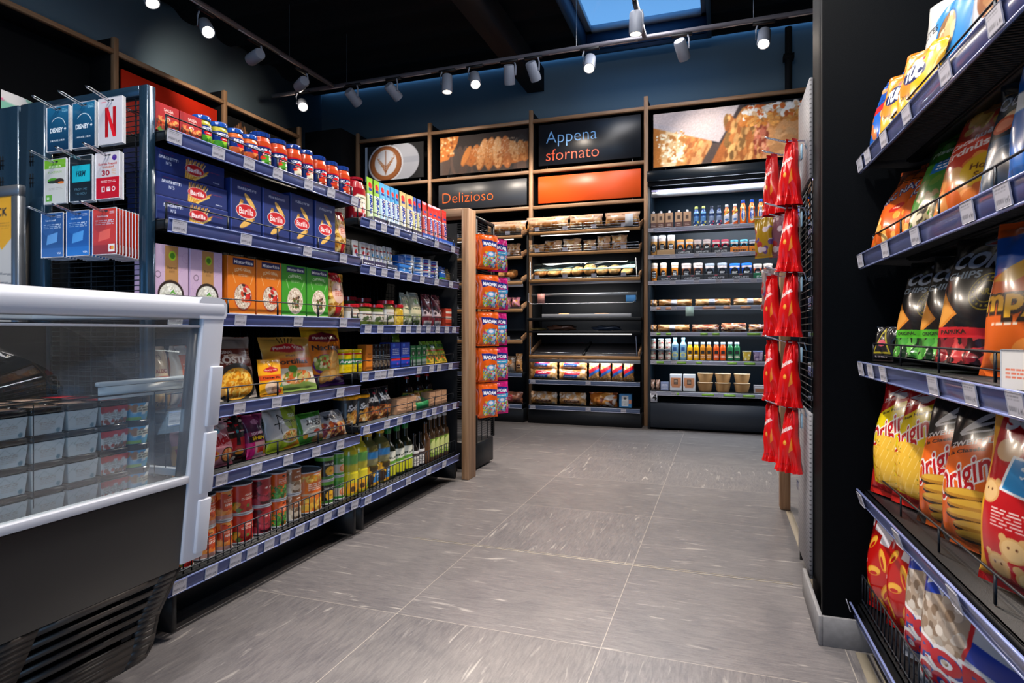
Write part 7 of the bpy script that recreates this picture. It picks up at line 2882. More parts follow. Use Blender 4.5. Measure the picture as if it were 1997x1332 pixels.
fr_(1, [(1268, 1281), (1283, 1299), (1300, 1317)], 460, 'kraftcup', mk_lcup('#b8864a', '#c8ccd4'), 'coffee_cup', 'cup', 'kraft brown coffee cup with white lid', 'kraft cups')
cols2 = [('#d8862c', '#d8965a', 'orange'), ('#8a6a5c', '#b09c98', 'beige'), ('#b01c34', '#b84a5c', 'red'), ('#2a9ac0', '#6ab8d0', 'turquoise'), ('#2a3444', '#7a8494', 'slate')]
sp2 = [(1319, 1334), (1336, 1352), (1353, 1368), (1370, 1386), (1389, 1404), (1406, 1422), (1424, 1440), (1443, 1459), (1461, 1476), (1479, 1494)]
for i in range(5):
    fr_(1, sp2[2 * i:2 * i + 2], 467, 'lc' + str(i), mk_lcup(cols2[i][0], cols2[i][1]), 'coffee_cup', 'cup', cols2[i][2] + ' slim coffee cup in the second fridge row', cols2[i][2] + ' cups', ins=.012)
sp3 = [(1268, 1282), (1283, 1303), (1305, 1326), (1328, 1348), (1351, 1371), (1374, 1394), (1398, 1419), (1422, 1444), (1446, 1467)]
c3 = ['#c87a2c', '#c87a2c', '#c87a2c', '#7a4a34', '#7a4a34', '#3a4450', '#3a4450', '#1c50b0', '#1c50b0']
for i, (s_, c) in enumerate(zip(sp3, c3)):
    n3 = {'#c87a2c': 'amber', '#7a4a34': 'brown', '#3a4450': 'graphite', '#1c50b0': 'royal blue'}[c]
    j = [k for k, cc in enumerate(c3) if cc == c].index(i)
    t_ = c3.count(c)
    fr_(2, [s_], 513, 'lw' + c, mk_lcup(c, {'#c87a2c': '#c8b8a8', '#7a4a34': '#a89c98', '#3a4450': '#8a929c', '#1c50b0': '#2a6ad0'}[c]), 'coffee_cup', 'cup', 'wide ' + n3 + ' coffee cup in the third fridge row, ' + ordr(j, t_), n3 + ' wide cups', ins=.012)
fr_(2, [(1469, 1487), (1489, 1508)], 514, 'sbx', mk_lcup('#b8502c', '#c8c0b8'), 'coffee_cup', 'cup', 'rust coffee cup standing in the green tray', 'rust cups', ins=.012)


def ftray(i, a, b, txt, c, tc, lbl):
    w_ = (on_y(b, 6.17) - on_y(a, 6.17)) * .985
    A = Art(w_, .05, 70, c)
    if txt:
        A.text(txt, .5, .32, .32, tc, w=.7, bold=.04).ell(.5, .82, .07, .1 * A.a, '#b84a5c')
    o = carton('display_tray', w_, .003, .05, A, c)
    o.location = (on_y((a + b) / 2, 6.17), 6.17, FZt[i] + .001)
    MB().box((0, .06, .0008), (w_, .11, .0012), hx(c)).build('bottom', M_BOX, o)
    tag(o, lbl, 'tray', 'fridge trays')


ftray(1, 1281, 1316, None, '#a88860', '#3a2a20', 'kraft tray under the kraft coffee cups')
for k, (a, b, nn) in enumerate(((1317, 1351, 'orange'), (1352, 1387, 'beige'), (1388, 1423, 'red'))):
    ftray(1, a, b, 'CAFFÈ LATTE', '#20242a', '#c8ccd0', 'black caffè latte tray under the ' + nn + ' cups')
ftray(1, 1424, 1460, 'EMMI', '#e0801c', '#2a2420', 'orange tray under the turquoise cups')
ftray(1, 1461, 1495, 'EMMI', '#e0801c', '#2a2420', 'orange tray under the slate cups')
for k, (a, b, nn) in enumerate(((1282, 1327, 'amber'), (1328, 1372, 'brown'), (1373, 1420, 'graphite'), (1421, 1468, 'royal blue'))):
    ftray(2, a, b, 'CAFFÈ LATTE', '#262a30', '#b8bcc4', 'black caffè latte tray under the wide ' + nn + ' cups')
ftray(2, 1469, 1509, 'STARBUCKS', '#0f6a44', '#e8f0ec', 'green tray with white lettering under the rust cups')


def art_sandw(seed, dark=False):
    def f(w, h):
        A = Art(w, h, 60, '#b8824c')
        A.blobs(0, 0, 1, 1, ['#c8965c', '#a87038', '#dcb684', '#8a5a30'] if not dark else ['#8a4a34', '#d8c8b8', '#b8704a', '#5a2a24', '#c89a6c'], .04, 70, seed, asp=3, rots=(-.3, .3))
        if not dark:
            A.rect(.38, 0, .56, 1, '#9a9ca8').small(.4, .2, .54, .8, '#5a5a68', 3)
        return A
    return f


ms = lambda s, d=False: mk_bag(art_sandw(s, d), .07, '#a87848', s, 0, wr=1.5, name='sandwich', seal=.04, pinch=0)
for i, (a, b) in enumerate(((1266, 1281), (1283, 1350), (1355, 1426), (1430, 1501))):
    fr_(3, [(a, b)], 0, 'sw4' + str(i), ms(3 + i), 'sandwich', 'sandwich', 'wrapped baguette on the fourth fridge shelf, ' + ordr(i, 4), 'wrapped baguettes', h=.066)
for i, (a, b) in enumerate(((1266, 1280), (1281, 1345), (1349, 1403), (1406, 1456), (1460, 1508))):
    fr_(4, [(a, b)], 0, 'sw5' + str(i), ms(9 + i, i > 1), 'sandwich', 'sandwich', 'wrapped sandwich on the fifth fridge shelf, ' + ordr(i, 5), 'wrapped sandwiches', h=.07 + .012 * (i == 3))
MU = lambda w, h: Art(w, h, 26, '#8a8478').blobs(0, 0, 1, 1, ['#b8b0a0', '#6a5a4a', '#a84a4a', '#d8d4cc'], .1, 24, 3).rect(.2, .2, .8, .6, '#c8c4bc')
for lay in range(2):
    stock(BF, FZt[5] + .001 + lay * .106, [(1268, 1279), (1282, 1295), (1297, 1308)], 0, 'mues', mk_jar(MU, '#a8b8c4', '#9a9488', 1.0, (.1, .8), lk=.98, name='muesli_jar'), 'muesli_jar', 'jar', 'small clear muesli jar low in the fridge, ' + ('bottom layer', 'top layer')[lay], 'muesli jars', h=.1 if lay == 0 else .1)
o = MB().box((on_y(1288, 6.22), 6.22, FZt[5] + .1035), (.2, .1, .003)).build('riser_tray', M_GREYW)
tag(o, 'thin pale riser between the two layers of muesli jars', 'tray')
WB = [(.95, 0), (1, .02), (1, .74), (.5, .88), (.5, 1)]
fr_(5, [(1309, 1323), (1325, 1339)], 658, 'water', mk_bottle(WB, lambda w, h: Art(w, h, 30, '#6a8fa8').ell(.5, .3, .3, .2, '#c8c04a').ell(.5, .3, .2, .13, '#7a9ab0').rect(.35, .6, .65, .85, '#2a4a7a'), .05, .7, '#6f93aa', '#8fb4c8', .08, name='water_bottle', n=24), 'water_bottle', 'bottle', 'pale blue square water bottle with lemon print', 'lemon water bottles')


def art_juice(c, c2):
    return lambda w, h: Art(w, h, 24, c).rect(.3, .5, .7, .8, '#2a2a2a').small(.25, .15, .75, .4, '#e8e0d0', 2)


for key, c, nn, sp in (('j1', '#d8a010', 'yellow', [(1340, 1351), (1352, 1363)]), ('j2', '#b8741c', 'amber', [(1365, 1376), (1377, 1388)]), ('j3', '#d0501c', 'orange', [(1391, 1403), (1404, 1416)]), ('j4', '#2a6a44', 'green', [(1418, 1430), (1431, 1444)])):
    fr_(5, sp, 667, key, mk_bottle([(.95, 0), (1, .02), (1, .8), (.72, .95), (.72, 1)], art_juice(c, c), .05, .75, c, '#a8bcc8', .13, name='juice_bottle', n=22, capr=.78), 'juice_bottle', 'bottle', 'small ' + nn + ' juice bottle low in the fridge', nn + ' juices')


def mk_pot(c, cl='#c8ccd0', blob=None):
    def f(w, h):
        r = w / 2
        A = Art(w * 1.7, h * .8, 34, c)
        if blob:
            A.blobs(0, 0, 1, 1, blob, .07, 30, 3)
        o = shaped('food_pot', [(r * .78, 0), (r * .8, .003), (r * .96, h * .88)], A, h * .03, h * .86, c, n=26, rows=10)
        lid('lid', r, h * .1, cl, r * .96, h * .88, o, ridges=False)
        return o
    return f


fr_(5, [(1447, 1466)], 684, 'pot1', mk_pot('#c8a83c', '#a8a89c', ['#e0c860', '#b8902c', '#d8d0b0']), 'food_pot', 'pot', 'clear pot of yellow pineapple beside the green juices')
fr_(5, [(1468, 1490)], 684, 'pot2', mk_pot('#8a7a98', '#7a8ac0', ['#a898b0', '#6a5a80']), 'food_pot', 'pot', 'mauve pot with blue lid beside the pineapple')
fr_(5, [(1491, 1509)], 692, 'sw6', ms(21), 'sandwich', 'sandwich', 'small wrapped roll at the right end of the juice shelf', h=.06)
fr_(6, [(1268, 1276), (1277, 1286)], 740, 'tri', mk_bag(lambda w, h: Art(w, h, 24, '#8a6a5c').blobs(0, 0, 1, 1, ['#c8b0a0', '#a88878', '#5a4a44'], .1, 20, 3), .06, '#7a5a4c', 3, .3, name='snack_pouch'), 'snack_pouch', 'packet', 'brown triangular packet at the left end of the lowest fridge shelf', 'triangular packets')
fr_(6, [(1288, 1304)], 745, 'blp', mk_carton(lambda w, h: Art(w, h, 24, '#7a86a8').small(.1, .2, .9, .8, '#c8ccd8', 4), '#5a6688', .08), 'snack_box', 'box', 'low grey blue packet left of the kraft handled cartons')


def mk_mealbox(w, h):
    A = Art(w, h, 40, '#b4b8c0')
    A.rect(.05, .3, .95, .8, '#a8704c').rect(.15, .2, .85, .3, '#a8704c').rect(.33, .4, .67, .7, '#3a2c24').small(.36, .43, .64, .67, '#c8b09c', 3)
    return carton('meal_box', w, .1, h, A, '#b4b8c0')


fr_(6, [(1306, 1330), (1332, 1356)], 730, 'meal', mk_mealbox, 'meal_box', 'box', 'white carton with brown sleeve on the lowest fridge shelf', 'sleeved cartons')


def mk_bowl(w, h):
    r = w / 2
    o = shaped('paper_bowl', [(r * .74, 0), (r * .76, .002), (r * .97, h * .9), (r, h * .92), (r, h * .96)], None, 0, 0, '#9a7448', n=30, rows=10, m=M_MATTE)
    lid('lid', r * .99, h * .07, '#b8a890', r, h * .95, o, ridges=False)
    return o


for lay in range(2):
    fr_(6, [(1359, 1391), (1393, 1427), (1430, 1465)], 0, 'bowl', mk_bowl, 'paper_bowl', 'bowl', 'kraft paper bowl on the lowest fridge shelf, ' + ('lower layer', 'upper layer')[lay], 'kraft bowls', h=.088) if lay == 0 else stock(BF, FZt[6] + .0905, [(1359, 1391), (1393, 1427), (1430, 1465)], 0, 'bowl', mk_bowl, 'paper_bowl', 'bowl', 'kraft paper bowl on the lowest fridge shelf, upper layer', 'kraft bowls', h=.088)
fr_(6, [(1470, 1496)], 752, 'clr', mk_carton(lambda w, h: Art(w, h, 30, '#8a8a90').rect(.1, .1, .9, .6, '#8a5a3c').rect(.05, .7, .95, .8, '#c8ccd0'), '#8a8a90', .09), 'salad_box', 'box', 'low clear box with brown filling right of the kraft bowls')

# fridge: drinks seen past the hanging bags
fr_(0, [(1552, 1566), (1568, 1582)], 389, 'ovo', None, 'drink_bottle', 'bottle', 'tall orange drink bottle half hidden behind the hanging red bags', 'hidden orange bottles')
fr_(1, [(1552, 1566), (1568, 1582)], 467, 'lc4', None, 'coffee_cup', 'cup', 'slate coffee cup half hidden behind the hanging red bags', 'hidden slate cups', ins=.012)

# ================================================================== RIGHT SHELF BAGS
def art_redyellow(w, h):
    A = Art(w, h, 180, '#dcc414')
    A.rect(0, .80, 1, 1, '#b0141c').poly([(0, .62), (.6, .80), (0, .86)], '#b0141c').rect(0, 0, .12, .5, '#b8241c').rect(0, 0, 1, .1, '#c02018').poly([(.7, .1), (1, .1), (1, .35)], '#b8201c')
    A.poly([(.2, .82), (.62, .97), (.66, .94), (.36, .84), (.66, .88), (.5, .8)], '#d8d8dc').poly([(.28, .835), (.56, .93), (.36, .845)], '#b0141c')
    A.text('ZWEIFEL', .34, .79, .028, '#e8e0e0', w=.36, rot=.25).text('aux Herbes', .45, .71, .025, '#3a3410', w=.5, rot=.3)
    A.text('Original', .44, .57, .15, '#e8e4e0', w=.84, rot=.55, sh=.2, bold=.07).text('Original', .44, .57, .15, '#b4161e', w=.84, rot=.55, sh=.2, bold=.015)
    for y, x in ((.42, .55), (.33, .45), (.24, .55), (.15, .48)):
        A.ell(x, y, .36, .09, '#c88a1c', rot=-.1).ell(x, y + .012, .35, .085, '#e8b83c', rot=-.1)
        for k in range(7):
            A.line(x - .3 + k * .1, y - .03, x - .24 + k * .1, y + .05, .012, '#f4cf6a')
    A.blobs(.1, .08, .95, .48, ['#5a7a24'], .006, 30, 2)
    return A


def art_orangeblack(w, h):
    A = Art(w, h, 190, '#de641a')
    A.poly([(0, .62), (.0, 1), (1, 1), (1, .88), (.75, .83), (.35, .66)], '#26262a')
    for k in range(7):
        A.line(.55 + .06 * k, .97, .5 + .08 * k, .82, .006, '#4a4a50')
    A.poly([(.22, .735), (.5, .93), (.53, .90), (.42, .82), (.6, .865), (.62, .80), (.28, .72)], '#c9ccd2').poly([(.3, .745), (.45, .80), (.56, .84), (.57, .80)], '#26262a')
    A.text('ZWEIFEL', .40, .69, .034, '#d8d8dc', w=.5, rot=.28)
    A.poly([(.66, .70), (1, .735), (1, .81), (.66, .78)], '#1c62b8').text('NEW', .8, .755, .038, '#e8eef8', w=.24, rot=-.05)
    A.text('à la Classic', .35, .625, .024, '#2c1a10', w=.5, rot=.28)
    A.text('Original', .46, .50, .16, '#e4e0e2', w=.88, rot=.55, sh=.2, bold=.07).text('Original', .46, .50, .16, '#b4161e', w=.88, rot=.55, sh=.2, bold=.015)
    for y, x, l in ((.37, .5, .3), (.31, .58, .32), (.245, .55, .33), (.18, .6, .28), (.115, .55, .26), (.05, .65, .2)):
        A.ell(x, y - .015, l, .05, '#3a2414', rot=.12).ell(x, y, l, .045, '#b8822c', rot=.12).ell(x, y + .008, l * .92, .028, '#d8a83c', rot=.12)
    A.rect(0, 0, .12, .3, '#2a2624')
    return A


def art_bears(w, h):
    A = Art(w, h, 180, '#b8141c')
    A.rect(0, 0, .14, 1, '#e0a020').text('SOFTIS', .5, .86, .08, '#e8e0dc', w=.6, bold=.06, arc=.04).ell(.3, .72, .12, .08, '#d8b48a').ell(.75, .74, .1, .07, '#dcbc94')
    A.poly([(.3, .52), (.98, .46), (.98, .66), (.36, .7)], '#e8ecf0').poly([(.33, .53), (.96, .475), (.96, .65), (.38, .685)], '#2a8ac8').text('Gleich', .62, .645, .025, '#e8f0f6', w=.34).text('weniger', .62, .605, .02, '#e8f0f6', w=.34).ell(.7, .545, .06, .035, '#d8c84a')
    A.small(.25, .33, .7, .43, '#e8c0bc', 6, 4).rect(0, .0, 1, .04, '#8a1014')
    for x, y in ((.3, .14), (.55, .1), (.8, .2), (.45, .24), (.85, .42), (.2, .5), (.75, .06)):
        A.ell(x, y, .11, .085, '#d8a868').ell(x - .08, y + .05, .035, .03, '#d8a868').ell(x + .08, y + .05, .035, .03, '#d8a868').ell(x, y, .09, .07, '#e4bc80').ell(x - .03, y + .01, .01, .01, '#6a3a1c').ell(x + .03, y + .01, .01, .01, '#6a3a1c')
    return A


def art_corn(band, low):
    def f(w, h):
        A = Art(w, h, 180, '#141517')
        A.ell(.6, .93, .2, .07, '#9aa0aa').poly([(.45, .9), (.62, .97), (.75, .97), (.62, .92), (.72, .89)], '#b4202c')
        A.text('CORN', .56, .77, .12, '#9aa6b8', w=.8, sh=.15, bold=.04, rot=-.06).text('CHIPS', .36, .66, .055, '#8fa0b0', w=.42, bold=.03)
        A.ring(.68, .52, .17, .012, '#a8941c').ring(.68, .52, .10, .010, '#a8941c').text('NR.1', .68, .52, .045, '#a8941c', w=.16)
        for k in range(18):
            a = k * 2 * PI / 18
            A.ell(.68 + .135 * math.cos(a), .52 + .135 * math.sin(a) / A.a, .012, .012, '#a8941c')
        A.poly([(.10, .58), (.42, .36), (.0, .20)], '#d8862c').poly([(.12, .55), (.37, .37), (.05, .24)], '#e09a44')
        A.poly([(.12, .60), (.14, .56), (.02, .2), (0, .22), (0, .4)], {'#4fae2c': '#3a3a30'}.get(band, band))
        A.rect(0, 0, 1, .22, '#1a1c1a').blobs(0, 0, 1, .19, low, .045, 90, 5, asp=1.7).poly([(0, .2), (1, .18), (1, .25), (0, .28)], band).text('ORIGINAL' if band == '#4fae2c' else 'PAPRIKA', .35, .235, .028, '#1c241c', w=.36)
        return A
    return f


def art_crispy(w, h):
    A = Art(w, h, 110, '#d8601c')
    A.poly([(0, .62), (1, .75), (1, .95), (0, .92)], '#1c56b0').rect(0, .9, 1, 1, '#c8501c').poly([(.1, .6), (.5, .75), (.9, .88), (.95, .84), (.4, .58)], '#d8a01c')
    A.text('mpys', .45, .47, .14, '#2a1c14', w=.86, bold=.12).text('mpys', .45, .475, .13, '#e0a82c', w=.8, bold=.04).small(.2, .3, .5, .34, '#f0d8c0', 1).ell(.6, .15, .2, .12, '#e88a3c').ell(.3, .1, .14, .08, '#f0a050').ell(.7, .3, .12, .06, '#e8e0e8')
    return A


def art_orangenuts(w, h):
    A = Art(w, h, 100, '#c8581a')
    A.rect(0, .86, 1, 1, '#8a3a1c').text('NIC NAC', .5, .62, .1, '#1c2a6a', w=.8, rot=.4, bold=.08).text('NIC NAC', .5, .62, .1, '#e8e0e0', w=.74, rot=.4, bold=.0)
    A.ell(.6, .42, .16, .06, '#b02018', rot=.3).small(.52, .4, .68, .44, '#f0c0a0', 1).blobs(.1, .05, .9, .35, ['#e8a850', '#d88830', '#f4cc80'], .06, 18, 3).small(.3, .74, .8, .8, '#3a2414', 2)
    return A


def art_pistachio(w, h):
    A = Art(w, h, 110, '#3a7a24')
    A.rect(0, .88, 1, 1, '#2a5a1c').text('Pistaches', .5, .80, .05, '#d8e8c8', w=.7, rot=.1).poly([(.3, .55), (.72, .58), (.72, .7), (.3, .67)], '#1c6ab0').small(.36, .58, .68, .68, '#e0ecf4', 3)
    A.blobs(0, .2, 1, .52, ['#c8b48a', '#a88a5c', '#e0d0a8', '#5f8a2c'], .05, 40, 3, asp=1.6).blobs(0, 0, 1, .24, ['#6a6048', '#3a342a', '#a89a74', '#d8ccb0'], .03, 160, 5, asp=2)
    return A


def art_honey(w, h):
    A = Art(w, h, 120, '#c83a24')
    A.rect(0, .88, 1, 1, '#a8642c').blobs(.2, .74, .8, .9, ['#e0a040', '#f0b858'], .06, 10, 3, asp=1.6).text('Cacahuètes', .45, .64, .055, '#f0dcd8', w=.7, rot=.15).text('Erdnüsse', .45, .55, .065, '#f0e4e0', w=.7, rot=.15)
    A.rect(0, .0, 1, .36, '#b8742c').blobs(.1, .3, .9, .46, ['#d88a3c', '#e8a85a', '#c87028'], .07, 12, 5, asp=1.6).ell(.66, .34, .25, .17, '#e0b014').text('Honig', .66, .37, .045, '#6a3a10', w=.3).text('Salz', .66, .30, .045, '#6a3a10', w=.2)
    A.blobs(0, .02, 1, .18, ['#d8742c', '#c85a1c', '#e8944a'], .09, 14, 8, asp=2)
    return A


def art_blueque(w, h):
    A = Art(w, h, 100, '#14202c')
    A.rect(0, 0, 1, .5, '#1c4a70').text('QUESO', .5, .8, .1, '#c8ccd0', w=.8, bold=.02).line(.1, .88, .9, .9, .01, '#b8742c').ell(.6, .66, .3, .1, '#d8b890').ell(.35, .6, .2, .12, '#b8583a').ell(.35, .6, .14, .08, '#d8886a')
    A.ell(.5, .2, .4, .2, '#24384c').ring(.5, .22, .36, .02, '#5a7a9a').rect(.7, .05, .95, .2, '#b8c0c4')
    return A


def art_plainblue(w, h):
    A = Art(w, h, 60, '#1c66b8')
    return A.rect(0, .6, 1, .75, '#c8d0d8').rect(0, 0, 1, .2, '#164f90')


def art_bluepretz(w, h):
    A = Art(w, h, 90, '#1c5cb8')
    A.rect(0, .7, 1, 1, '#16489c').text('BREZELN', .5, .66, .06, '#0f2a6a', w=.8, rot=.1).poly([(0, .45), (1, .58), (1, .68), (0, .58)], '#b8242c').ell(.4, .85, .2, .07, '#c88a5a')
    A.blobs(.05, .05, .95, .5, ['#c8743c', '#d88a50', '#a85a2c'], .09, 14, 3, asp=1.4)
    return A


def art_tuc(w, h):
    A = Art(w, h, 90, '#e0a418')
    A.poly([(0, .35), (.5, .3), (.6, 1), (0, 1)], '#e07a1c').poly([(0, 0), (1, .1), (1, .2), (0, .25)], '#e8b83c').ell(.5, .6, .28, .2, '#1c2450').text('TUC', .5, .6, .17, '#e8e8ec', w=.44, bold=.08).ell(.58, .78, .08, .06, '#b8142c')
    A.blobs(.0, .5, .3, .9, ['#e8b060', '#d89848'], .05, 14, 2).text('Original', .45, .3, .06, '#4a2a14', w=.4)
    return A


def art_flutes(w, h):
    A = Art(w, h, 110, '#2a7ab8')
    A.rect(0, .55, .4, 1, '#c4c0bc').rect(0, .8, 1, 1, '#c4c0bc').ell(.7, .78, .4, .25, '#2a7ab8').text('FLÛTES', .2, .71, .06, '#2a2c34', w=.36, rot=.3, bold=.03)
    for x, y in ((.16, .35), (.58, .62)):
        A.ell(x, y, .17, .36, '#1c5a90').ell(x, y, .15, .33, '#a88a6a').blobs(x - .13, y - .2, x + .13, y + .2, ['#c8a878', '#8a6440', '#e0c8a0', '#b8906a'], .05, 30, 3, asp=3, rots=(1.2, 1.9), clip=(x, y, .15, .33))
    A.text('salz', .55, .2, .05, '#1c4a78', w=.24, rot=.4).ell(.4, .05, .3, .1, '#1c5a94')
    return A


def art_next(w, h):
    A = Art(w, h, 80, '#b8bcc4')
    return A.ell(.5, .5, .3, .4, '#8a5a3c').blobs(.2, .2, .8, .8, ['#a87850', '#6a4028', '#c89a70'], .07, 30, 3).rect(0, 0, 1, .2, '#2a6aa8').rect(0, .8, 1, 1, '#2a6aa8')


def art_flips(w, h):
    A = Art(w, h, 180, '#b8120f')
    A.text('Flips', .45, .82, .2, '#d8d4dc', w=.9, bold=.11, rot=-.1, sh=.1)
    for x, y, r in ((.2, .6, .7), (.45, .5, 2), (.7, .6, 1.2), (.3, .38, .2), (.65, .38, 2.6), (.5, .25, 1), (.2, .2, 2.2), (.8, .2, .5), (.4, .08, 1.7), (.75, .48, .2)):
        A.ell(x, y, .13, .055, '#d8861c', rot=r).ell(x + .01, y + .006, .115, .04, '#eeb03c', rot=r).ell(x, y - .02, .07, .02, '#b8120f', rot=r)
    A.text('.10', .08, .42, .03, '#e8e0e0', w=.1)
    return A


def art_popcorn(w, h):
    A = Art(w, h, 190, '#b9bfcc')
    for k in range(4):
        y = .95 - .26 * k
        A.poly([(.4, y + .0), (.75, y - .1), (1, y - .12), (1, y + .02), (.75, y + .03), (.4, y + .13)], '#1238a8')
    A.rect(0, .86, 1, 1, '#1238a8')
    A.poly([(0, .3), (0, .68), (.38, .76), (.52, .88), (.5, .5), (.42, .3), (.3, .26)], '#c01c24').poly([(0, .3), (0, .66), (.37, .74), (.49, .83), (.47, .5), (.4, .32), (.3, .28)], '#a89684')
    A.blobs(.0, .30, .44, .72, ['#c8bcae', '#b4a496', '#d8d0c6', '#8a7460', '#c0b0a0'], .035, 90, 3)
    A.poly([(0, .66), (.37, .74), (.49, .83), (.49, .98), (0, .96)], '#1238a8').poly([(.05, .84), (.14, .88), (.17, .95), (.22, .88), (.38, .87), (.28, .80), (.26, .70), (.17, .77), (.08, .73), (.1, .8)], '#c8d0de')
    for i, t in enumerate(('SALZIG', 'GESALZEN', 'SALATE')):
        A.text(t, .20, .845 - .03 * i, .018, '#1c3c9a', w=.17)
    for t, y in (('POP', .31), ('CORN', .15)):
        A.text(t, .32, y, .13, '#e8e8ec', w=.62, bold=.16, rot=-.1).text(t, .335, y - .008, .12, '#1c3c9a', w=.56, bold=.09, rot=-.1).text(t, .32, y, .12, '#c41c2c', w=.56, bold=.06, rot=-.1)
    return A


def rbag(px, zk, w, h, t, art, label, cat='bag', name='snack_bag', rz=.6, lean=.2, back='#444444', seed=1, ins=.10, key=None, group=None, wr=1.0, side=0.0, **k):
    s = on_r(px, ins)
    a = RROT + rz
    # put the centre of the bag on the wanted point
    nx_, ny_ = -math.sin(a), math.cos(a)   # local +y
    x, y = rpos(s, ins)
    loc = (x - nx_ * t / 2, y - ny_ * t / 2, RZ[zk] + .003)
    return put(key or label, lambda: pillow(name, w, h, t, art(w, h), back, seed=seed, lean=lean, wr=wr, **k), loc, a, label, cat, group, tilt=(0, side))


# top shelf
rbag(1718, 'r1', .11, .20, .05, art_bluepretz, 'blue snack bag with pretzel pieces at the far end of the highest right shelf', back='#16489c', seed=2, rz=.3, lean=.2, ins=.035)
rbag(1745, 'r1', .13, .18, .05, art_tuc, 'yellow and orange cracker bag on the highest right shelf, farther one', back='#c88a18', seed=3, key='tuc', group='yellow cracker bags', rz=.4, lean=.2, ins=.04)
s_ = on_r(1782, .04)
put('tuc', None, (rpos(s_, .02)[0], rpos(s_, .02)[1], RZ['r1'] + .003), RROT + .4, 'yellow and orange cracker bag on the highest right shelf, beside the flûtes bag', 'bag', 'yellow cracker bags')
rbag(1838, 'r1', .17, .30, .06, art_flutes, 'tall blue and white flûtes bag with breadstick windows', back='#2a7ab8', seed=4, rz=.35, lean=.12, wr=.5)
rbag(1955, 'r1', .17, .30, .06, art_next, 'white and brown snack bag cut off by the top right corner', back='#9a9ca4', seed=5, rz=.35, lean=.12)
# second shelf
rbag(1735, 'r2', .17, .25, .075, art_orangenuts, 'orange peanut bag at the far end of the second right shelf', back='#a84818', seed=6, lean=.42, rz=.35, key='nn', group='orange peanut bags', ins=.05)
s_ = on_r(1772, .07)
put('nn', None, (rpos(s_, .05)[0], rpos(s_, .05)[1], RZ['r2'] + .003), RROT + .4, 'orange peanut bag leaning against the pistachio bag', 'bag', 'orange peanut bags')
rbag(1830, 'r2', .21, .28, .085, art_pistachio, 'green pistachio bag on the second right shelf', back='#2a5a1c', seed=8, lean=.36, rz=.45)
rbag(1896, 'r2', .22, .29, .09, art_honey, 'red honey and salt peanut bag with yellow dot', back='#a8642c', seed=9, lean=.36, rz=.45)
rbag(1968, 'r2', .15, .265, .06, art_blueque, 'dark blue nut bag with white lettering on the second right shelf', back='#14202c', seed=10, lean=.25, rz=.4)
rbag(2024, 'r2', .13, .26, .06, art_plainblue, 'bright blue bag cut off by the picture edge on the second right shelf', back='#1c66b8', seed=11, lean=.15, rz=.4)
# third shelf
rbag(1722, 'r3', .07, .10, .03, lambda w, h: Art(w, h, 50, '#1c1a1c').poly([(.1, .2), (.5, .95), (.9, .2)], '#a89a2c').poly([(.18, .25), (.5, .85), (.82, .25)], '#1c1a1c').ell(.5, .5, .18, .14, '#b84a5a').small(.2, .05, .8, .18, '#c8b8b8', 1), 'small black and gold packet at the far end of the third right shelf', 'packet', 'snack_packet', seed=12, lean=.2, back='#1c1a1c', ins=.045)
GRN = ['#3f8a34', '#1c4a1c', '#5fae4a', '#0f2a14']
RED_ = ['#7a1c24', '#3a0f14', '#b83a3a', '#240a0c']
rbag(1806, 'r3', .21, .265, .11, art_corn('#4fae2c', GRN), 'black corn chips bag with green band, farther of the two', back='#1a1b1d', seed=13, lean=.2, rz=.42, key='corng', group='green band corn chips', gusset=.8)
s_ = on_r(1860, .11)
put('corng', None, (rpos(s_, .07)[0], rpos(s_, .07)[1], RZ['r3'] + .003), RROT + .45, 'black corn chips bag with green band, squeezed against the red band bag', 'bag', 'green band corn chips')
rbag(1908, 'r3', .22, .285, .11, art_corn('#c8242c', RED_), 'black corn chips bag with red band and gold seal', back='#1a1b1d', seed=14, lean=.2, rz=.4, gusset=.8)
rbag(2012, 'r3', .21, .29, .08, art_crispy, 'orange and blue crisps bag cut off by the picture edge on the third right shelf', back='#c8501c', seed=15, lean=.15, rz=.4)
# fourth shelf
rbag(1754, 'r4', .22, .345, .11, art_redyellow, 'red and yellow crisps bag at the far end of the fourth right shelf', back='#b0141c', seed=16, lean=.16, rz=.42, key='ry', group='red and yellow crisps', ins=.065)
s_ = on_r(1804, .09)
put('ry', None, (rpos(s_, .04)[0], rpos(s_, .04)[1], RZ['r4'] + .003), RROT + .40, 'red and yellow crisps bag standing against the orange and black bags', 'bag', 'red and yellow crisps')
rbag(1864, 'r4', .235, .325, .12, art_orangeblack, 'orange crisps bag with black top and blue badge, farther of the two', back='#de641a', seed=17, lean=.16, rz=.38, key='ob', group='orange and black crisps')
s_ = on_r(1920, .10)
put('ob', None, (rpos(s_, .05)[0], rpos(s_, .05)[1], RZ['r4'] + .003), RROT + .36, 'orange crisps bag with black top and blue badge, beside the red bear-biscuit bag', 'bag', 'orange and black crisps')
rbag(2034, 'r4', .25, .345, .12, art_bears, 'red snack bag with bear biscuits cut off by the picture edge', back='#b8141c', seed=18, lean=.12, rz=.4)
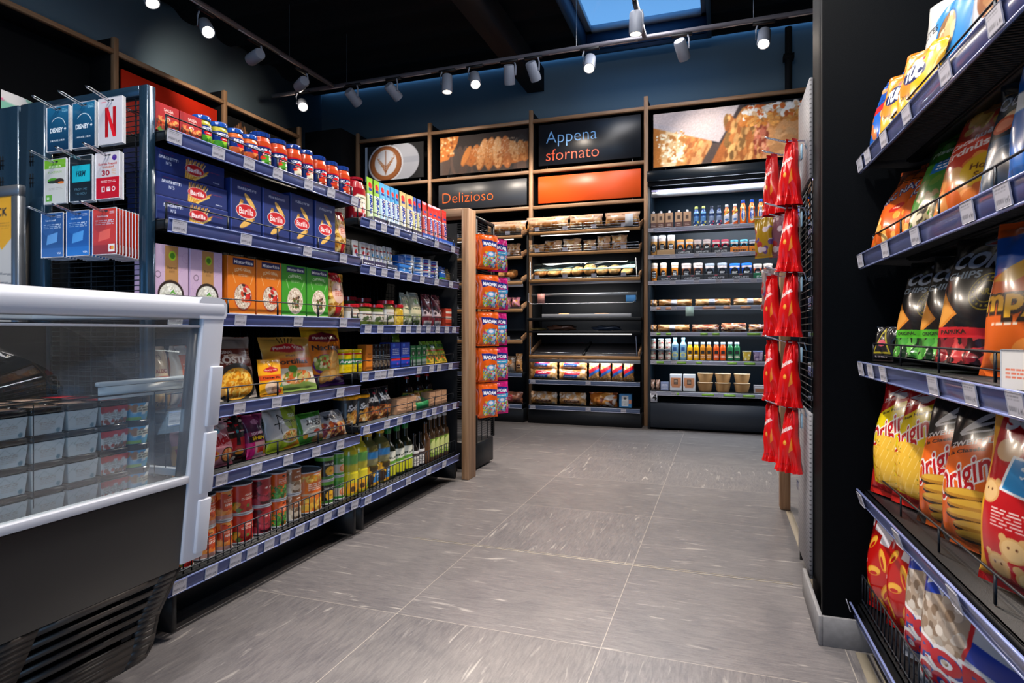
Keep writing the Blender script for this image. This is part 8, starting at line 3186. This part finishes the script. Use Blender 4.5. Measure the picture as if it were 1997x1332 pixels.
# lowest shelf
rbag(1754, 'r5', .24, .33, .11, art_flips, 'red peanut flips bag at the far end of the lowest right shelf', back='#b8120f', seed=19, lean=.08, rz=.45, key='fl', group='red flips bags', ins=.07)
s_ = on_r(1806, .09)
put('fl', None, (rpos(s_, .04)[0], rpos(s_, .04)[1], RZ['r5'] + .003), RROT + .45, 'red peanut flips bag standing against the popcorn bags', 'bag', 'red flips bags')
rbag(1886, 'r5', .31, .33, .13, art_popcorn, 'blue and white striped popcorn bag, half hidden by its nearer twin', back='#b9bfcc', seed=20, lean=.06, rz=.62, key='pc', group='popcorn bags', ins=.12)
s_ = on_r(1958, .12)
put('pc', None, (rpos(s_, .06)[0], rpos(s_, .06)[1], RZ['r5'] + .003), RROT + .62, 'blue and white striped popcorn bag nearest the viewer', 'bag', 'popcorn bags')


# ================================================================== HANGING SWEETS
def art_redhang(w, h):
    A = Art(w, h, 70, '#c80e10')
    A.text('Snackers.', .42, .66, .07, '#d8cccc', w=.74, bold=.05, rot=.35).ell(.42, .45, .1, .09, '#d8862c').ell(.42, .46, .07, .05, '#e8b04a').poly([(.6, .3), (.8, .36), (.78, .56)], '#d87a1c').rect(0, .94, 1, 1, '#a80c10').small(.3, .1, .7, .14, '#8a0c0c', 2)
    return A


for i, (z, ys_) in enumerate(((1.66, (0, 1)), (1.412, (0,)), (1.172, (0, 1)), (.912, (0, 1)), (.668, (0, 1)))):
    for j in ys_:
        y = (2.5, 2.68)[j]
        x = .232 if j == 0 else .195
        a = -PI / 2 + (1.05 if j == 0 else .8)
        nx_, ny_ = -math.sin(a), math.cos(a)
        put('redh', lambda: pillow('sweets_bag', .105, .245, .06, art_redhang(.105, .245), '#b80c10', seed=3, wr=2.6, gusset=.9, topw=.35, seal=.06), (x - nx_ * .032, y - ny_ * .032, z - .237), a,
            'red hanging bag, ' + ('top', 'second', 'third', 'fourth', 'lowest')[i] + ' hook level, ' + (('nearer' if j == 0 else 'farther') + ' of the pair' if len(ys_) > 1 else 'alone on its hook'), 'sweets bag', 'red hanging bags', tilt=(0, .05 if j == 0 else -.04))
for i, (z, x, c) in enumerate(((1.50, .17, '#b8901c'), (1.50, .235, '#8a5a6a'), (1.25, .2, '#9a8a8a'))):
    A = lambda w, h: Art(w, h, 40, c).blobs(0, .1, 1, .7, ['#6a4a8a', '#b83a3c', '#d8c8d0', c], .14, 20, 3)
    put('lol' + str(i), lambda: pillow('sweets_packet', .09, .2, .04, A(.09, .2), c, seed=i, wr=1.2), (x, 3.1, z - .2), -PI / 2 + 1.0, ('yellow and purple', 'mauve', 'greyish')[i] + ' sweets packet hanging behind the red bags', 'sweets packet', None)
    o = MB().tube([(x - .05, 3.12, z - .012), (x, 3.12, z - .012), (.30, 3.12, z + .01), (.365, 3.12, z)], .002, n=6).build('display_hook', M_CHROME)
    tag(o, 'thin chrome hook holding the ' + ('yellow and purple', 'mauve', 'greyish')[i] + ' packet', 'hook')


def art_maoam(c, stripe):
    def f(w, h):
        A = Art(w, h, 70, c)
        A.poly([(.15, .62), (.5, .68), (.92, .6), (.95, .80), (.5, .84), (.12, .84)], '#1c2a78').text('MAOAM', .52, .72, .09, '#e8ecf4', w=.66, bold=.05, rot=-.05)
        A.blobs(.15, .06, .95, .5, ['#5fb0d8', '#d84a6a', '#e8c84a', '#7ab04a', '#e8e0e8', '#3a3a7a'], .04, 160, 3, asp=1.5, clip=(.55, .28, .4, .42)).ell(.55, .42, .2, .12, '#5fa8d8').ell(.55, .43, .12, .07, '#e8e0ec')
        if stripe:
            A.rect(0, .5, 1, .62, '#3aa0d0').small(.2, .53, .8, .6, '#e8f0f8', 1)
        return A
    return f


for i, z in enumerate((1.63, 1.355, 1.10, .853, .61)):
    hz = z - .01
    q_o = empty('display_hook', (-1.598, 4.0, hz))
    tag(q_o, 'black peg hook on the sweets rack, ' + ('highest', 'second from top', 'middle', 'second from bottom', 'lowest')[i], 'hook', 'sweets rack hooks')
    MB().tube([(0, -.05, 0), (.14, -.05, .005)], .002, n=6).build('wire', M_WIRE, q_o)
    MB().tube([(0, .13, 0), (.13, .13, .005)], .002, n=6).build('wire', M_WIRE, q_o)
    for k in range(3):
        put('mao', lambda: pillow('sweets_bag', .17, .235, .05, art_maoam('#dd5c16', False)(.17, .235), '#c84a12', seed=4, wr=1.3), (-1.505 - k * .028, 3.915 + .012 * k, hz - .235), PI / 2 - .62 + rnd.uniform(-.14, .14),
            'orange sweets bag, row ' + ('one', 'two', 'three', 'four', 'five')[i] + ' from the top of the sweets rack, ' + ('front', 'middle', 'back')[k], 'sweets bag', 'orange sweets bags')
    for k in range(2):
        put('mag', lambda: pillow('sweets_bag', .15, .235, .045, art_maoam('#c81c78', True)(.15, .235), '#b01868', seed=6, wr=1.3), (-1.50 - k * .03, 4.125, hz - .235), PI / 2 - .62 + rnd.uniform(-.14, .14),
            'magenta sweets bag, row ' + ('one', 'two', 'three', 'four', 'five')[i] + ' from the top of the sweets rack, ' + ('front', 'back')[k], 'sweets bag', 'magenta sweets bags')
